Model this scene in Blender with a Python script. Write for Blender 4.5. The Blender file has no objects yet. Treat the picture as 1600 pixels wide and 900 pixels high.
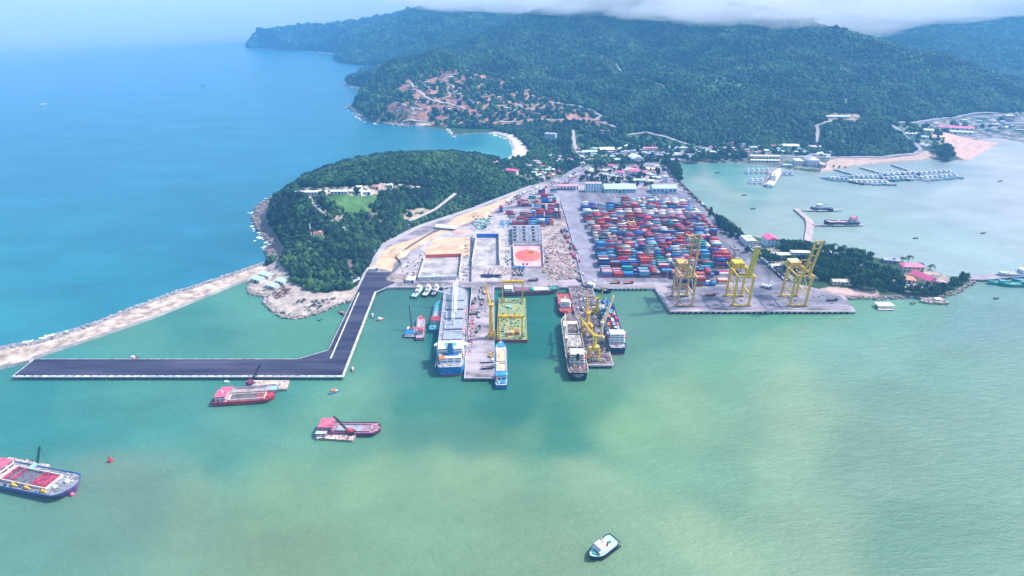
import bpy, math, random
import numpy as np
random.seed(7); rng = np.random.default_rng(7)
R = math.radians
C = bpy.context.scene.collection
# ---------------- camera, sky, sun, exposure ----------------
F = 900.0; H = 307.0; PIT = math.atan(445.0 / F)
cp, sp = math.cos(PIT), math.sin(PIT)
cam = bpy.data.objects.new('camera', bpy.data.cameras.new('camera')); C.objects.link(cam)
cam.location = (0, 0, H); cam.rotation_euler = (R(90) - PIT, 0, 0)
cam.data.sensor_width = 36; cam.data.lens = 36 * F / 1600; cam.data.clip_start = 1; cam.data.clip_end = 90000
bpy.context.scene.camera = cam
SUN_EL, SUN_AZ = R(52), R(75)          # azimuth clockwise from +Y
w = bpy.data.worlds.new('World'); bpy.context.scene.world = w; w.use_nodes = True
nt = w.node_tree; bg = nt.nodes['Background']
sky = nt.nodes.new('ShaderNodeTexSky'); sky.sky_type = 'NISHITA'; sky.sun_disc = False
sky.sun_elevation = SUN_EL; sky.sun_rotation = SUN_AZ; sky.altitude = 300; sky.air_density = 1.0; sky.dust_density = 2.5; sky.ozone_density = 1.5
nt.links.new(sky.outputs[0], bg.inputs[0]); bg.inputs[1].default_value = 0.12
sl = bpy.data.lights.new('sun', 'SUN'); sl.energy = 2.6; sl.angle = R(4); sl.color = (1.0, 0.93, 0.86)
sun = bpy.data.objects.new('sun', sl); C.objects.link(sun)
sun.rotation_euler = (R(90) - SUN_EL, 0, -SUN_AZ + math.pi)
sun.rotation_euler = (math.pi / 2 - SUN_EL, 0, math.pi - SUN_AZ)
vs = bpy.context.scene.view_settings
vs.view_transform = 'Standard'; vs.look = 'None'; vs.gamma = 1; vs.use_curve_mapping = False; vs.exposure = 1.12
cy = bpy.context.scene.cycles
cy.max_bounces = 10; cy.diffuse_bounces = 2; cy.glossy_bounces = 2; cy.volume_bounces = 8; cy.transmission_bounces = 2
cy.use_denoising = True; cy.volume_step_rate = 4.0; cy.volume_max_steps = 64

# ---------------- image <-> world ----------------
def W(px, py, z=0.0):
    a = (px - 800) / F; b = (450 - py) / F
    dy = b * sp + cp; dz = b * cp - sp
    t = (z - H) / dz
    return (a * t, dy * t, z)
def Wd(px, py, D, dz_=0):
    a = (px - 800) / F; b = (450 - py) / F
    t = D / (b * sp + cp)
    return (a * t, D, H + t * (b * cp - sp) + dz_)
def Wz(px, D, z):
    return ((px - 800) / F * (D * cp - (z - H) * sp), D, z)
def proj(X, Y, Z):
    zc = Y * cp - (Z - H) * sp
    return 800 + F * X / zc, 450 - F * (Y * sp + (Z - H) * cp) / zc

# ---------------- materials ----------------
MATS = {}
def lk(nt, a, b): nt.links.new(a, b)
def mat(name, col, rough=0.75, var=0.18, scale=0.25, metal=0.0, bump=0.0, bscale=1.0, emit=0.0, col2=None, spec=0.3, stretch=None, soft=False):
    if name in MATS: return MATS[name]
    m = bpy.data.materials.new(name); m.use_nodes = True; nt = m.node_tree; p = nt.nodes['Principled BSDF']
    p.inputs['Roughness'].default_value = rough; p.inputs['Metallic'].default_value = metal
    p.inputs['Specular IOR Level'].default_value = spec
    tc = nt.nodes.new('ShaderNodeTexCoord'); mp = nt.nodes.new('ShaderNodeMapping')
    if stretch: mp.inputs['Scale'].default_value = stretch
    oi = nt.nodes.new('ShaderNodeObjectInfo'); ad = nt.nodes.new('ShaderNodeVectorMath'); ad.operation = 'ADD'
    mu = nt.nodes.new('ShaderNodeMath'); mu.operation = 'MULTIPLY'; mu.inputs[1].default_value = 37.0
    lk(nt, oi.outputs['Random'], mu.inputs[0]); lk(nt, tc.outputs['Object'], mp.inputs[0]); lk(nt, mp.outputs[0], ad.inputs[0]); lk(nt, mu.outputs[0], ad.inputs[1])
    n = nt.nodes.new('ShaderNodeTexNoise'); n.inputs['Scale'].default_value = scale; n.inputs['Detail'].default_value = 6; n.inputs['Roughness'].default_value = 0.65
    lk(nt, ad.outputs[0], n.inputs['Vector'])
    r = nt.nodes.new('ShaderNodeValToRGB')
    c2 = col2 or tuple(c * (1 - var * 1.6) for c in col); c1 = col if col2 else tuple(min(1, c * (1 + var * .7)) for c in col)
    r.color_ramp.elements[0].color = (*c2, 1); r.color_ramp.elements[1].color = (*c1, 1)
    r.color_ramp.elements[0].position = 0.35; r.color_ramp.elements[1].position = 0.62
    lk(nt, n.outputs[0], r.inputs[0]); lk(nt, r.outputs[0], p.inputs['Base Color'])
    if bump:
        b = nt.nodes.new('ShaderNodeBump'); b.inputs['Distance'].default_value = bump; n2 = nt.nodes.new('ShaderNodeTexNoise'); n2.inputs['Scale'].default_value = bscale; n2.inputs['Detail'].default_value = 3
        lk(nt, tc.outputs['Object'], n2.inputs['Vector']); lk(nt, n2.outputs[0], b.inputs['Height']); lk(nt, b.outputs[0], p.inputs['Normal'])
    m.diffuse_color = (*col, 1)
    MATS[name] = m; return m
def attr_mat(name, attr='Col', rough=0.85, nscale=0.05, namp=0.35, bump=0.0, bscale=0.2, rand=0.0, fine=None):
    m = bpy.data.materials.new(name); m.use_nodes = True; nt = m.node_tree; p = nt.nodes['Principled BSDF']
    p.inputs['Roughness'].default_value = rough; p.inputs['Specular IOR Level'].default_value = 0.2
    a = nt.nodes.new('ShaderNodeAttribute'); a.attribute_name = attr
    g = nt.nodes.new('ShaderNodeNewGeometry')
    n = nt.nodes.new('ShaderNodeTexNoise'); n.inputs['Scale'].default_value = nscale; n.inputs['Detail'].default_value = 8; n.inputs['Roughness'].default_value = .7
    lk(nt, g.outputs['Position'], n.inputs['Vector'])
    mr = nt.nodes.new('ShaderNodeMapRange'); mr.inputs[1].default_value = .3; mr.inputs[2].default_value = .7; mr.inputs[3].default_value = 1 - namp; mr.inputs[4].default_value = 1 + namp
    lk(nt, n.outputs[0], mr.inputs[0])
    hs = nt.nodes.new('ShaderNodeHueSaturation'); lk(nt, mr.outputs[0], hs.inputs['Value']); lk(nt, a.outputs['Color'], hs.inputs['Color']); lk(nt, hs.outputs[0], p.inputs['Base Color'])
    if bump:
        b = nt.nodes.new('ShaderNodeBump'); b.inputs['Distance'].default_value = bump; n2 = nt.nodes.new('ShaderNodeTexNoise'); n2.inputs['Scale'].default_value = bscale; n2.inputs['Detail'].default_value = 4
        lk(nt, g.outputs['Position'], n2.inputs['Vector']); lk(nt, n2.outputs[0], b.inputs['Height']); lk(nt, b.outputs[0], p.inputs['Normal'])
    MATS[name] = m; return m

# ---------------- mesh builder ----------------
class MB:
    def __init__(s): s.v = []; s.f = []; s.m = []; s.mk = []
    def mi(s, m):
        if m not in s.mk: s.mk.append(m)
        return s.mk.index(m)
    def add(s, vs, fs, m):
        o = len(s.v); s.v += [tuple(v) for v in vs]; k = s.mi(m)
        for f in fs: s.f.append([i + o for i in f]); s.m.append(k)
        return s
    def box(s, x0, x1, y0, y1, z0, z1, m, top=None):
        o = [(x0, y0, z0), (x1, y0, z0), (x1, y1, z0), (x0, y1, z0), (x0, y0, z1), (x1, y0, z1), (x1, y1, z1), (x0, y1, z1)]
        s.add(o, [(3, 2, 1, 0), (0, 1, 5, 4), (1, 2, 6, 5), (2, 3, 7, 6), (3, 0, 4, 7)], m)
        s.add(o, [(4, 5, 6, 7)], top or m); return s
    def cbox(s, cx, cy, cz, sx, sy, sz, m, top=None):   # centre xy, base z
        return s.box(cx - sx / 2, cx + sx / 2, cy - sy / 2, cy + sy / 2, cz, cz + sz, m, top)
    def taper(s, cx, cy, z0, sx, sy, z1, tx, ty, m, ox=0):
        a = [(cx - sx / 2, cy - sy / 2, z0), (cx + sx / 2, cy - sy / 2, z0), (cx + sx / 2, cy + sy / 2, z0), (cx - sx / 2, cy + sy / 2, z0)]
        b = [(cx + ox - tx / 2, cy - ty / 2, z1), (cx + ox + tx / 2, cy - ty / 2, z1), (cx + ox + tx / 2, cy + ty / 2, z1), (cx + ox - tx / 2, cy + ty / 2, z1)]
        return s.add(a + b, [(3, 2, 1, 0), (0, 1, 5, 4), (1, 2, 6, 5), (2, 3, 7, 6), (3, 0, 4, 7), (4, 5, 6, 7)], m)
    def tube(s, a, b, r, m, n=8, r2=None):
        a = np.array(a, float); b = np.array(b, float); d = b - a; L = np.linalg.norm(d) or 1; d /= L
        u = np.cross(d, (0, 0, 1.0)); u = u / np.linalg.norm(u) if np.linalg.norm(u) > 1e-4 else np.array((1.0, 0, 0)); w_ = np.cross(d, u)
        r2 = r if r2 is None else r2; vs = []
        for P, q in ((a, r), (b, r2)):
            for i in range(n):
                t = 2 * math.pi * (i + .5) / n; vs.append(tuple(P + q * (math.cos(t) * u + math.sin(t) * w_)))
        fs = [(i, (i + 1) % n, n + (i + 1) % n, n + i) for i in range(n)] + [tuple(range(n - 1, -1, -1)), tuple(range(n, 2 * n))]
        return s.add(vs, fs, m)
    def bar(s, a, b, wd, m): return s.tube(a, b, wd * .707, m, 4)
    def lattice(s, a, b, wd, m, seg=6, t=.35, w2=None, solid=0):
        a = np.array(a, float); b = np.array(b, float); d = b - a; L = np.linalg.norm(d); d /= L
        u = np.cross(d, (0, 0, 1.0)); u = u / np.linalg.norm(u) if np.linalg.norm(u) > 1e-4 else np.array((1.0, 0, 0)); v = np.cross(u, d)
        w2 = wd if w2 is None else w2
        def c(k, i):
            q = k / seg; h = (wd * (1 - q) + w2 * q) / 2; sx, sy = ((-1, -1), (1, -1), (1, 1), (-1, 1))[i]
            return a + d * L * q + u * h * sx + v * h * sy
        for i in range(4): s.bar(c(0, i), c(seg, i), t, m)
        for k in range(seg):
            for i in range(4):
                j = (i + 1) % 4
                s.bar(c(k, i), c(k + 1, j) if k % 2 else c(k + 1, j), t * .6, m)
                if k: s.bar(c(k, i), c(k, j), t * .6, m)
        return s
    def prism(s, poly, z0, z1, m, side=None):
        n = len(poly); area = sum(poly[i][0] * poly[(i + 1) % n][1] - poly[(i + 1) % n][0] * poly[i][1] for i in range(n))
        if area < 0: poly = poly[::-1]
        lo = [(p[0], p[1], z0) for p in poly]; hi = [(p[0], p[1], z1) for p in poly]
        s.add(lo + hi, [(i, (i + 1) % n, n + (i + 1) % n, n + i) for i in range(n)] + [tuple(range(n - 1, -1, -1))], side or m)
        return s.add(hi, [tuple(range(n))], m)
    def ball(s, c, r, m, sz=1.0, n=8):
        vs = []; fs = []
        for j in range(1, n // 2):
            ph = math.pi * j / (n // 2)
            for i in range(n): vs.append((c[0] + r * math.sin(ph) * math.cos(2 * math.pi * i / n), c[1] + r * math.sin(ph) * math.sin(2 * math.pi * i / n), c[2] + r * sz * math.cos(ph)))
        k = len(vs); vs += [(c[0], c[1], c[2] + r * sz), (c[0], c[1], c[2] - r * sz)]; rows = n // 2 - 1
        for j in range(rows - 1):
            for i in range(n): fs.append((j * n + i, (j + 1) * n + i, (j + 1) * n + (i + 1) % n, j * n + (i + 1) % n))
        for i in range(n): fs.append((k, i, (i + 1) % n)); fs.append((k + 1, (rows - 1) * n + (i + 1) % n, (rows - 1) * n + i))
        return s.add(vs, fs, m)
    def mesh(s, name):
        me = bpy.data.meshes.new(name); me.from_pydata(s.v, [], s.f)
        for k in s.mk: me.materials.append(k)
        me.polygons.foreach_set('material_index', s.m); me.update(); return me
    def build(s, name, parent=None, loc=None, label=None):
        o = bpy.data.objects.new(name, s.mesh(name)); C.objects.link(o)
        if parent: o.parent = parent
        if loc: o.location = loc
        if label: o['label'] = label
        return o
def tag(o, label, cat, group=None, kind=None):
    o['label'] = label; o['category'] = cat
    if group: o['group'] = group
    if kind: o['kind'] = kind
    return o
def thing(name, label, cat, loc=(0, 0, 0), rz=0.0, group=None):
    o = bpy.data.objects.new(name, None); C.objects.link(o); o.location = loc; o.rotation_euler = (0, 0, rz); o.empty_display_size = 2
    return tag(o, label, cat, group)
def struct(o, kind='structure'): o['kind'] = kind; return o
def copy_tree(o, parent=None):
    c = o.copy(); C.objects.link(c)
    if parent: c.parent = parent
    for ch in [x for x in ALLCH.get(o.name, o.children)]: copy_tree(ch, c)
    return c
ALLCH = {}
def npmesh(name, V, Fc, mats, mi=None, col=None, smooth=False):
    me = bpy.data.meshes.new(name); n = len(Fc); k = Fc.shape[1]
    me.vertices.add(len(V)); me.vertices.foreach_set('co', np.ascontiguousarray(V, dtype=np.float32).ravel())
    me.loops.add(n * k); me.loops.foreach_set('vertex_index', np.ascontiguousarray(Fc, dtype=np.int32).ravel())
    me.polygons.add(n); me.polygons.foreach_set('loop_start', np.arange(0, n * k, k, dtype=np.int32))
    if smooth: me.polygons.foreach_set('use_smooth', np.ones(n, bool))
    for m in mats: me.materials.append(m)
    if mi is not None: me.polygons.foreach_set('material_index', np.ascontiguousarray(mi, dtype=np.int32))
    if col is not None:
        a = me.color_attributes.new('Col', 'FLOAT_COLOR', 'POINT')
        a.data.foreach_set('color', np.ascontiguousarray(np.concatenate([col, np.ones((len(col), 1))], 1), dtype=np.float32).ravel())
    me.update(calc_edges=True); me.validate(); return me

_ON = 'first second third fourth fifth sixth seventh eighth ninth tenth eleventh twelfth thirteenth fourteenth fifteenth sixteenth seventeenth eighteenth nineteenth'.split(); _TE = 'twenty thirty forty fifty sixty seventy eighty ninety'.split()
def ordw(n):
    if n > 100: return 'hundred and ' + ordw(n - 100)
    if n == 100: return 'hundredth'
    if n < 20: return _ON[n - 1]
    t, u = divmod(n, 10); return _TE[t - 2][:-1] + 'ieth' if u == 0 else _TE[t - 2] + '-' + _ON[u - 1]
# ---------------- terrain ----------------
COAST_PX = [(600,449),(575,455),(556,463),(545,470),(520,477),(500,487),(470,496),(440,494),(425,482),(415,470),(417,462),(402,460),(390,456),(394,446),(384,440),(392,428),(415,418),(434,405),(426,390),(433,375),(420,370),(409,352),(404,338),(412,322),(430,310),
 (455,298),(500,272),(560,258),(640,250),(720,250),(762,261),(785,258),(797,247),(803,236),(800,224),(788,214),(774,209),(745,208),(728,210),(706,212),(700,204),(675,200),(650,197),(620,194),(580,192),(570,185),(560,175),(549,168),(558,160),(575,142),(568,138),(545,134),(540,128),
 (560,116),(611,108),(598,106),(570,103),(530,98),(522,92),(528,86),(515,83),(480,81),(440,79),(410,77),(386,76),
 (388,71),(420,68),(460,68),(520,62),(600,50),(700,36),(900,22),(2300,20),(2300,320),(1700,236),(1600,223),(1565,216),(1540,216),(1522,219),(1545,222),(1560,224),(1511,251),(1495,250),(1480,254),(1465,248),(1430,251),(1400,253),(1350,257),(1310,263),(1292,268),(1275,270),(1250,266),(1224,264),(1190,257),(1164,256),(1130,254),(1100,256),(1062,256),
 (1062,284),(1085,305),(1102,328),(1132,340),(1150,352),(1162,367),(1200,377),(1237,383),(1280,387),(1319,393),(1350,401),(1412,412),(1484,434),(1506,433),(1519,442),(1494,456),(1466,464),(1406,465),(1372,465),(1319,464),(1240,452),(1140,449),(1022,450)]
COAST = np.array([W(x, y, 0)[:2] for x, y in COAST_PX])
def inpoly(P, X, Y):
    n = len(P); ins = np.zeros(X.shape, bool); j = n - 1
    for i in range(n):
        xi, yi = P[i]; xj, yj = P[j]
        if yi != yj:
            c = ((yi > Y) != (yj > Y)) & (X < (xj - xi) * (Y - yi) / (yj - yi) + xi); ins ^= c
        j = i
    return ins
def sdist(P, X, Y):
    d2 = np.full(X.shape, 1e18); n = len(P)
    for i in range(n):
        ax, ay = P[i]; bx, by = P[(i + 1) % n]; ex, ey = bx - ax, by - ay
        t = np.clip(((X - ax) * ex + (Y - ay) * ey) / (ex * ex + ey * ey + 1e-9), 0, 1)
        d2 = np.minimum(d2, (X - ax - t * ex) ** 2 + (Y - ay - t * ey) ** 2)
    return np.where(inpoly(P, X, Y), 1, -1) * np.sqrt(d2)
PORTW = [W(x, y, 3)[:2] for x, y in [(558,453),(612,450),(1022,450),(1046,486),(1337,486),(1318,462),(1231,441),(1061,286),(1044,263),(1030,255),(985,257),(900,263),(876,277),(830,291),(740,326),(656,353),(602,381),(575,425)]]
CT = []
for x, y, z in [  # port and road level, headland, valley
 (556,452,3),(572,425,3),(600,380,3),(655,352,3),(740,325,3),(790,305,3),(830,291,3),(700,400,3),(800,350,3),(900,400,3),(1000,400,3),(1100,400,3),(1000,330,3),(900,330,3),(650,430,3),(880,275,3),
 (480,470,3),(430,470,3),(420,430,3),(480,452,4),(530,448,4),(500,367,30),(535,361,32),(475,302,45),(520,300,47),(565,298,48),(545,325,42),(620,300,48),(440,335,22),(436,360,16),(445,390,12),(650,325,32),(700,300,36),(560,400,16),(588,365,12),(640,340,14),(720,320,12),(520,415,18),(470,400,20),(470,430,8),(590,290,50),(430,318,6),
 (760,195,8),(830,235,3),(850,250,4),(870,230,8),(850,205,14),(900,200,20),(930,205,18),(1000,218,10),(1000,240,5),(1080,236,6),(1150,238,5),(1200,238,5),(1300,246,4),(1400,245,4),(1440,235,4),(960,260,3),(1040,270,3),(1500,230,3),(1480,205,4),(1550,200,4),(1600,200,4),(1590,182,5),
 (620,165,45),(620,185,16),(650,185,16),(700,190,12),(650,150,65),(700,150,62),(750,160,48),(800,165,38),(800,190,14),(850,182,26),(600,170,22),
 (1150,380,3),(1250,400,3),(1350,430,3),(1450,440,3),(1500,440,3),(1100,340,3),(1320,450,3)]: CT.append(W(x, y, z))
for x, y, D in [(480,281,950),(520,266,980),(560,257,1000),(600,251,1010),(640,247,1020),(700,250,1040),(750,258,1050),(790,271,1040)]: CT.append(Wd(x, y, D, -7))
for x, y, D in [(640,112,2080),(690,106,2150),(740,112,2150),(800,125,2050),(850,140,1950),(900,160,1800),(940,175,1700),(575,150,1950),(600,120,2250),(560,122,2500),
 (700,94,2400),(780,57,2700),(870,15,3000),(950,-12,3150),(1050,-18,3150),(1150,-4,2950),(1205,30,2650),(1250,42,2500),(1330,73,2300),(1400,93,2200),(1450,106,2150),(1530,122,2050),(1600,145,1950),(1680,170,1850),
 (800,85,2450),(870,70,2500),(900,110,2150),(1000,190,1500),(1000,150,1780),(1000,100,2200),(1000,50,2650),(1100,190,1500),(1100,150,1720),(1100,100,2100),(1100,60,2500),(1200,205,1430),(1200,160,1650),(1200,110,1950),(1200,75,2250),
 (1300,170,1580),(1300,135,1800),(1300,95,2100),(1400,190,1480),(1400,150,1750),(1450,165,1720),(1500,170,1740),(1500,183,1720),(1600,176,1790),(1340,200,1400),(1340,225,1330),(1260,215,1400),(1390,215,1370),
 (425,58,4700),(455,65,4700),(510,61,4600),(560,51,4500),(620,38,4400),(660,22,4300),(700,9,4200),(760,3,4200),(560,88,3650),(600,82,3600),(650,62,3700),(700,42,3700),(740,28,3800),(480,74,4500),
 (1300,32,4000),(1400,20,4500),(1530,7,4800),(1600,9,4800),(1700,12,4800),(1400,60,3500),(1500,90,3000),(1600,120,2650),(1600,60,3600),(1500,50,3800),(950,-16,3700),(1100,-18,3800)]: CT.append(Wd(x, y, D))
for x, D, z in [(700,3000,70),(620,2700,30),(780,3350,140),(870,3600,230),(1330,2750,110),(1450,2550,60),(1550,2400,35),(1250,3100,150),(1100,4500,330),(800,5200,330),(1300,6000,330),(1700,6500,330),(560,5400,100),(640,6500,100),(1250,5200,320)]: CT.append(Wz(x, D, z))
CT = np.array(CT)
def _k(d2, c=90.0): return np.sqrt(d2 + c * c) / 1000.0
_n = len(CT)
_A = _k((CT[:, None, 0] - CT[None, :, 0]) ** 2 + (CT[:, None, 1] - CT[None, :, 1]) ** 2, 60.0) - np.eye(_n) * 2e-3
_M = np.zeros((_n + 1, _n + 1)); _M[:_n, :_n] = _A; _M[_n, :_n] = 1; _M[:_n, _n] = 1
_w = np.linalg.solve(_M, np.append(CT[:, 2], 0))
def vnoise(x, y, s, seed=0):
    x = x / s; y = y / s; xi = np.floor(x); yi = np.floor(y); fx = x - xi; fy = y - yi; fx = fx * fx * (3 - 2 * fx); fy = fy * fy * (3 - 2 * fy)
    def h(a, b): v = np.sin(a * 127.1 + b * 311.7 + seed * 74.7) * 43758.5453; return v - np.floor(v)
    return (h(xi, yi) * (1 - fx) + h(xi + 1, yi) * fx) * (1 - fy) + (h(xi, yi + 1) * (1 - fx) + h(xi + 1, yi + 1) * fx) * fy
def height(X, Y):
    X = np.asarray(X, float); Y = np.asarray(Y, float); sh = X.shape; X = X.ravel(); Y = Y.ravel(); z = np.full(X.shape, _w[_n])
    for s in range(0, len(X), 20000):
        xx = X[s:s + 20000]; yy = Y[s:s + 20000]
        z[s:s + 20000] += _k((xx[:, None] - CT[None, :, 0]) ** 2 + (yy[:, None] - CT[None, :, 1]) ** 2, 60.0) @ _w[:_n]
    amp = np.clip((z - 12) / 60, 0, 1)
    z = z + amp * (56 * (vnoise(X, Y, 420, 1) - .5) - 96 * np.abs(vnoise(X + .3 * Y, Y, 260, 2) - .5) + 23 - 40 * np.abs(vnoise(X - .4 * Y, Y, 110, 4) - .5) + 9 + 10 * (vnoise(X, Y, 50, 3) - .5)) * np.clip((Y - 700) / 1500, .12, 1)
    z = np.maximum(z, 2.4); z = np.where(inpoly(PORTW, X, Y), 1.6, z)
    nb = (np.abs(X) < 500) & (Y < 1500)
    if nb.any(): sp_ = -sdist(PORTW, X[nb], Y[nb]); z[nb] = np.minimum(z[nb], np.where(sp_ > 0, 2.9 + np.maximum(sp_ - 5, 0) * .5, 1.6))
    sd = sdist(COAST, X, Y) + 10 * (vnoise(X, Y, 35, 5) - .5) * np.clip((Y - 900) / 1500, 0.1, 1)
    z = np.minimum(z, 1.2 + sd * 1.1)
    return np.maximum(z, -6).reshape(sh)
def T(px, py, dz=0.0, zmax=340):
    """point of the terrain seen at a pixel of the 1600x900 photograph"""
    a = (px - 800) / F; b = (450 - py) / F; dy = b * sp + cp; dzz = b * cp - sp
    if dzz < -1e-4:
        t1 = (2.4 - H) / dzz; t0 = max(500, min((zmax - H) / dzz, t1 * .2)) if zmax < H else t1 * .3
    else: t1, t0 = 7000, 1500
    t1 = min(t1, 7500); ts = np.linspace(t0, t1, 260)
    hz = height(a * ts, dy * ts); rz = H + dzz * ts; k = np.where(hz >= rz)[0]
    t = ts[k[0]] if len(k) else t1
    if len(k) and k[0] > 0:
        f0 = (rz - hz)[k[0] - 1]; f1 = (rz - hz)[k[0]]; t = ts[k[0] - 1] + (ts[k[0]] - ts[k[0] - 1]) * f0 / (f0 - f1 + 1e-9)
    z = float(height(np.array([a * t]), np.array([dy * t]))[0]); return (a * t, dy * t, z + dz)

Ys = 540 * np.exp(np.linspace(0, math.log(7600 / 540), 640)); Us = np.linspace(-.62, 1.18, 520)
UU, YY = np.meshgrid(Us, Ys); XX = UU * YY; ZZ = height(XX, YY)
PX, PY = proj(XX, YY, ZZ)
GREEN = (0.018, 0.045, 0.032)
# patches: polygon in photo pixels, colour, tree density, optional noise cut (colour only where noise is above the cut)
PATCH = [
 ([(560,200),(596,160),(640,118),(700,106),(760,112),(820,135),(880,160),(950,190),(940,200),(840,200),(740,197),(640,197)], (0.46,0.23,0.16), .5, .50, 10),
 ([(596,170),(604,160),(640,158),(690,164),(718,175),(712,188),(640,188),(612,180)], (0.36,0.18,0.14), .16, .40, 7),
 ([(624,146),(626,134),(636,132),(642,142),(634,148)], (0.36,0.18,0.14), .1, .3, 10),
 ([(668,130),(672,117),(690,110),(728,116),(734,130),(722,134),(700,126),(690,128)], (0.36,0.20,0.16), .14, .44, 7),
 ([(706,160),(710,148),(724,148),(727,164),(748,172),(745,180),(725,172)], (0.38,0.17,0.14), .1, .35, 10),
 ([(756,158),(758,149),(768,149),(768,158)], (0.38,0.17,0.14), .1, .3, 10),
 ([(798,169),(800,162),(826,164),(866,170),(868,178),(840,177)], (0.36,0.22,0.17), .1, .4, 10),
 ([(882,187),(888,178),(918,178),(928,188),(900,191)], (0.40,0.21,0.17), .05, .3, 8),
 ([(648,196),(652,192),(672,190),(672,196)], (0.55,0.50,0.42), .0, None, 0),
 ([(694,204),(700,200),(706,206),(706,214),(700,212)], (0.6,0.56,0.48), .0, None, 0),
 ([(765,207),(778,205),(800,209),(818,222),(827,236),(823,243),(812,246),(806,250),(794,252),(770,260),(760,257),(790,246),(798,232),(790,215)], (0.66,0.58,0.50), .0, None, 0),
 ([(812,246),(824,240),(826,246),(812,252)], (0.12,0.22,0.08), .0, None, 0),
 ([(860,262),(885,240),(905,232),(960,226),(1070,232),(1062,256),(1062,285),(1030,300),(900,300),(830,300),(800,290),(780,262),(830,250)], (0.16,0.17,0.13), .30, .45, 14),
 ([(860,215),(880,250),(905,250),(900,225)], (0.08,0.13,0.06), .8, None, 0),
 ([(900,205),(960,207),(1010,212),(1085,228),(1060,238),(1000,235),(930,232),(905,235)], (0.055,0.13,0.06), .35, None, 0),
 ([(1062,228),(1160,226),(1300,236),(1300,252),(1290,266),(1164,256),(1062,256)], (0.20,0.19,0.17), .30, .4, 14),
 ([(1280,270),(1296,250),(1310,246),(1400,246),(1442,236),(1462,236),(1466,252),(1400,255),(1330,262),(1296,268)], (0.50,0.36,0.30), .0, None, 0),
 ([(1440,206),(1470,205),(1522,218),(1562,222),(1512,252),(1482,238),(1458,222)], (0.58,0.38,0.32), .0, None, 0),
 ([(1440,207),(1430,192),(1480,184),(1600,174),(1720,170),(1720,240),(1600,224),(1560,214),(1520,217),(1470,204)], (0.27,0.24,0.27), .03, .45, 12),
 ([(1392,196),(1440,192),(1470,205),(1482,238),(1455,240),(1430,225),(1410,210)], (0.16,0.18,0.15), .30, .45, 12),
 ([(1284,186),(1300,176),(1345,178),(1348,190),(1330,194),(1295,188)], (0.36,0.28,0.22), .0, .45, 8),
 ([(1286,160),(1290,152),(1340,150),(1344,160),(1320,166)], (0.14,0.20,0.08), .4, .4, 8),
 ([(498,310),(520,300),(560,305),(590,303),(600,303),(585,322),(566,336),(545,335),(520,322)], (0.075,0.17,0.055), .0, .15, 9),
 ([(462,302),(468,292),(560,290),(600,286),(625,287),(668,293),(664,298),(625,298),(600,302),(560,306),(520,302),(495,312),(505,322),(520,330),(512,334),(492,318),(490,308)], (0.42,0.34,0.30), .02, .45, 6),
 ([(510,346),(530,333),(545,334),(540,345),(525,350)], (0.34,0.30,0.25), .05, .4, 6),
 ([(622,340),(630,328),(668,322),(672,334),(640,345)], (0.38,0.32,0.24), .05, .4, 5),
 ([(566,345),(580,322),(602,325),(612,345),(590,350)], (0.16,0.15,0.10), .35, .5, 6),
 ([(484,376),(486,366),(512,366),(512,378)], (0.12,0.2,0.07), .1, None, 0),
 ([(380,450),(384,436),(400,422),(420,414),(436,404),(450,420),(460,440),(480,452),(510,458),(556,448),(566,440),(575,452),(540,475),(470,500),(430,490),(410,465),(395,462)], (0.44,0.37,0.33), .0, .30, 7),
 ([(538,448),(540,415),(548,395),(560,400),(556,430),(552,452)], (0.13,0.11,0.10), .5, .5, 5),
 ([(395,360),(398,330),(415,318),(430,308),(424,330),(420,350),(436,370),(450,392),(440,410),(420,405)], (0.22,0.17,0.16), .0, None, 0),
 ([(545,150),(545,166),(570,190),(640,200),(640,194),(585,188),(560,170)], (0.20,0.18,0.17), .1, .4, 10),
 ([(1275,452),(1300,448),(1370,455),(1375,464),(1320,463)], (0.50,0.36,0.32), .0, None, 0),
 ([(1130,352),(1165,368),(1240,400),(1240,440),(1180,400)], (0.30,0.26,0.22), .0, .45, 8),
 ([(1395,430),(1440,410),(1490,436),(1470,458),(1400,455)], (0.36,0.30,0.27), .0, .40, 8),
 ([(1082,110),(1110,116),(1140,122),(1168,136),(1150,143),(1112,134),(1090,124)], (0.09,0.18,0.07), .25, None, 0),
 ([(1160,128),(1200,140),(1222,152),(1200,152),(1170,140)], (0.07,0.15,0.06), .45, None, 0),
 ([(912,76),(925,74),(940,86),(928,88)], (0.08,0.17,0.07), .3, None, 0),
 ([(1065,232),(1300,240),(1300,232),(1180,226),(1065,226)], (0.15,0.18,0.12), .5, .5, 10),
]
PORT_PX = [(556,452),(612,449),(1022,449),(1046,486),(1337,486),(1318,461),(1232,440),(1062,285),(1045,262),(1030,254),(985,256),(900,262),(875,276),(830,290),(740,325),(655,352),(600,380),(572,425)]
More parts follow.
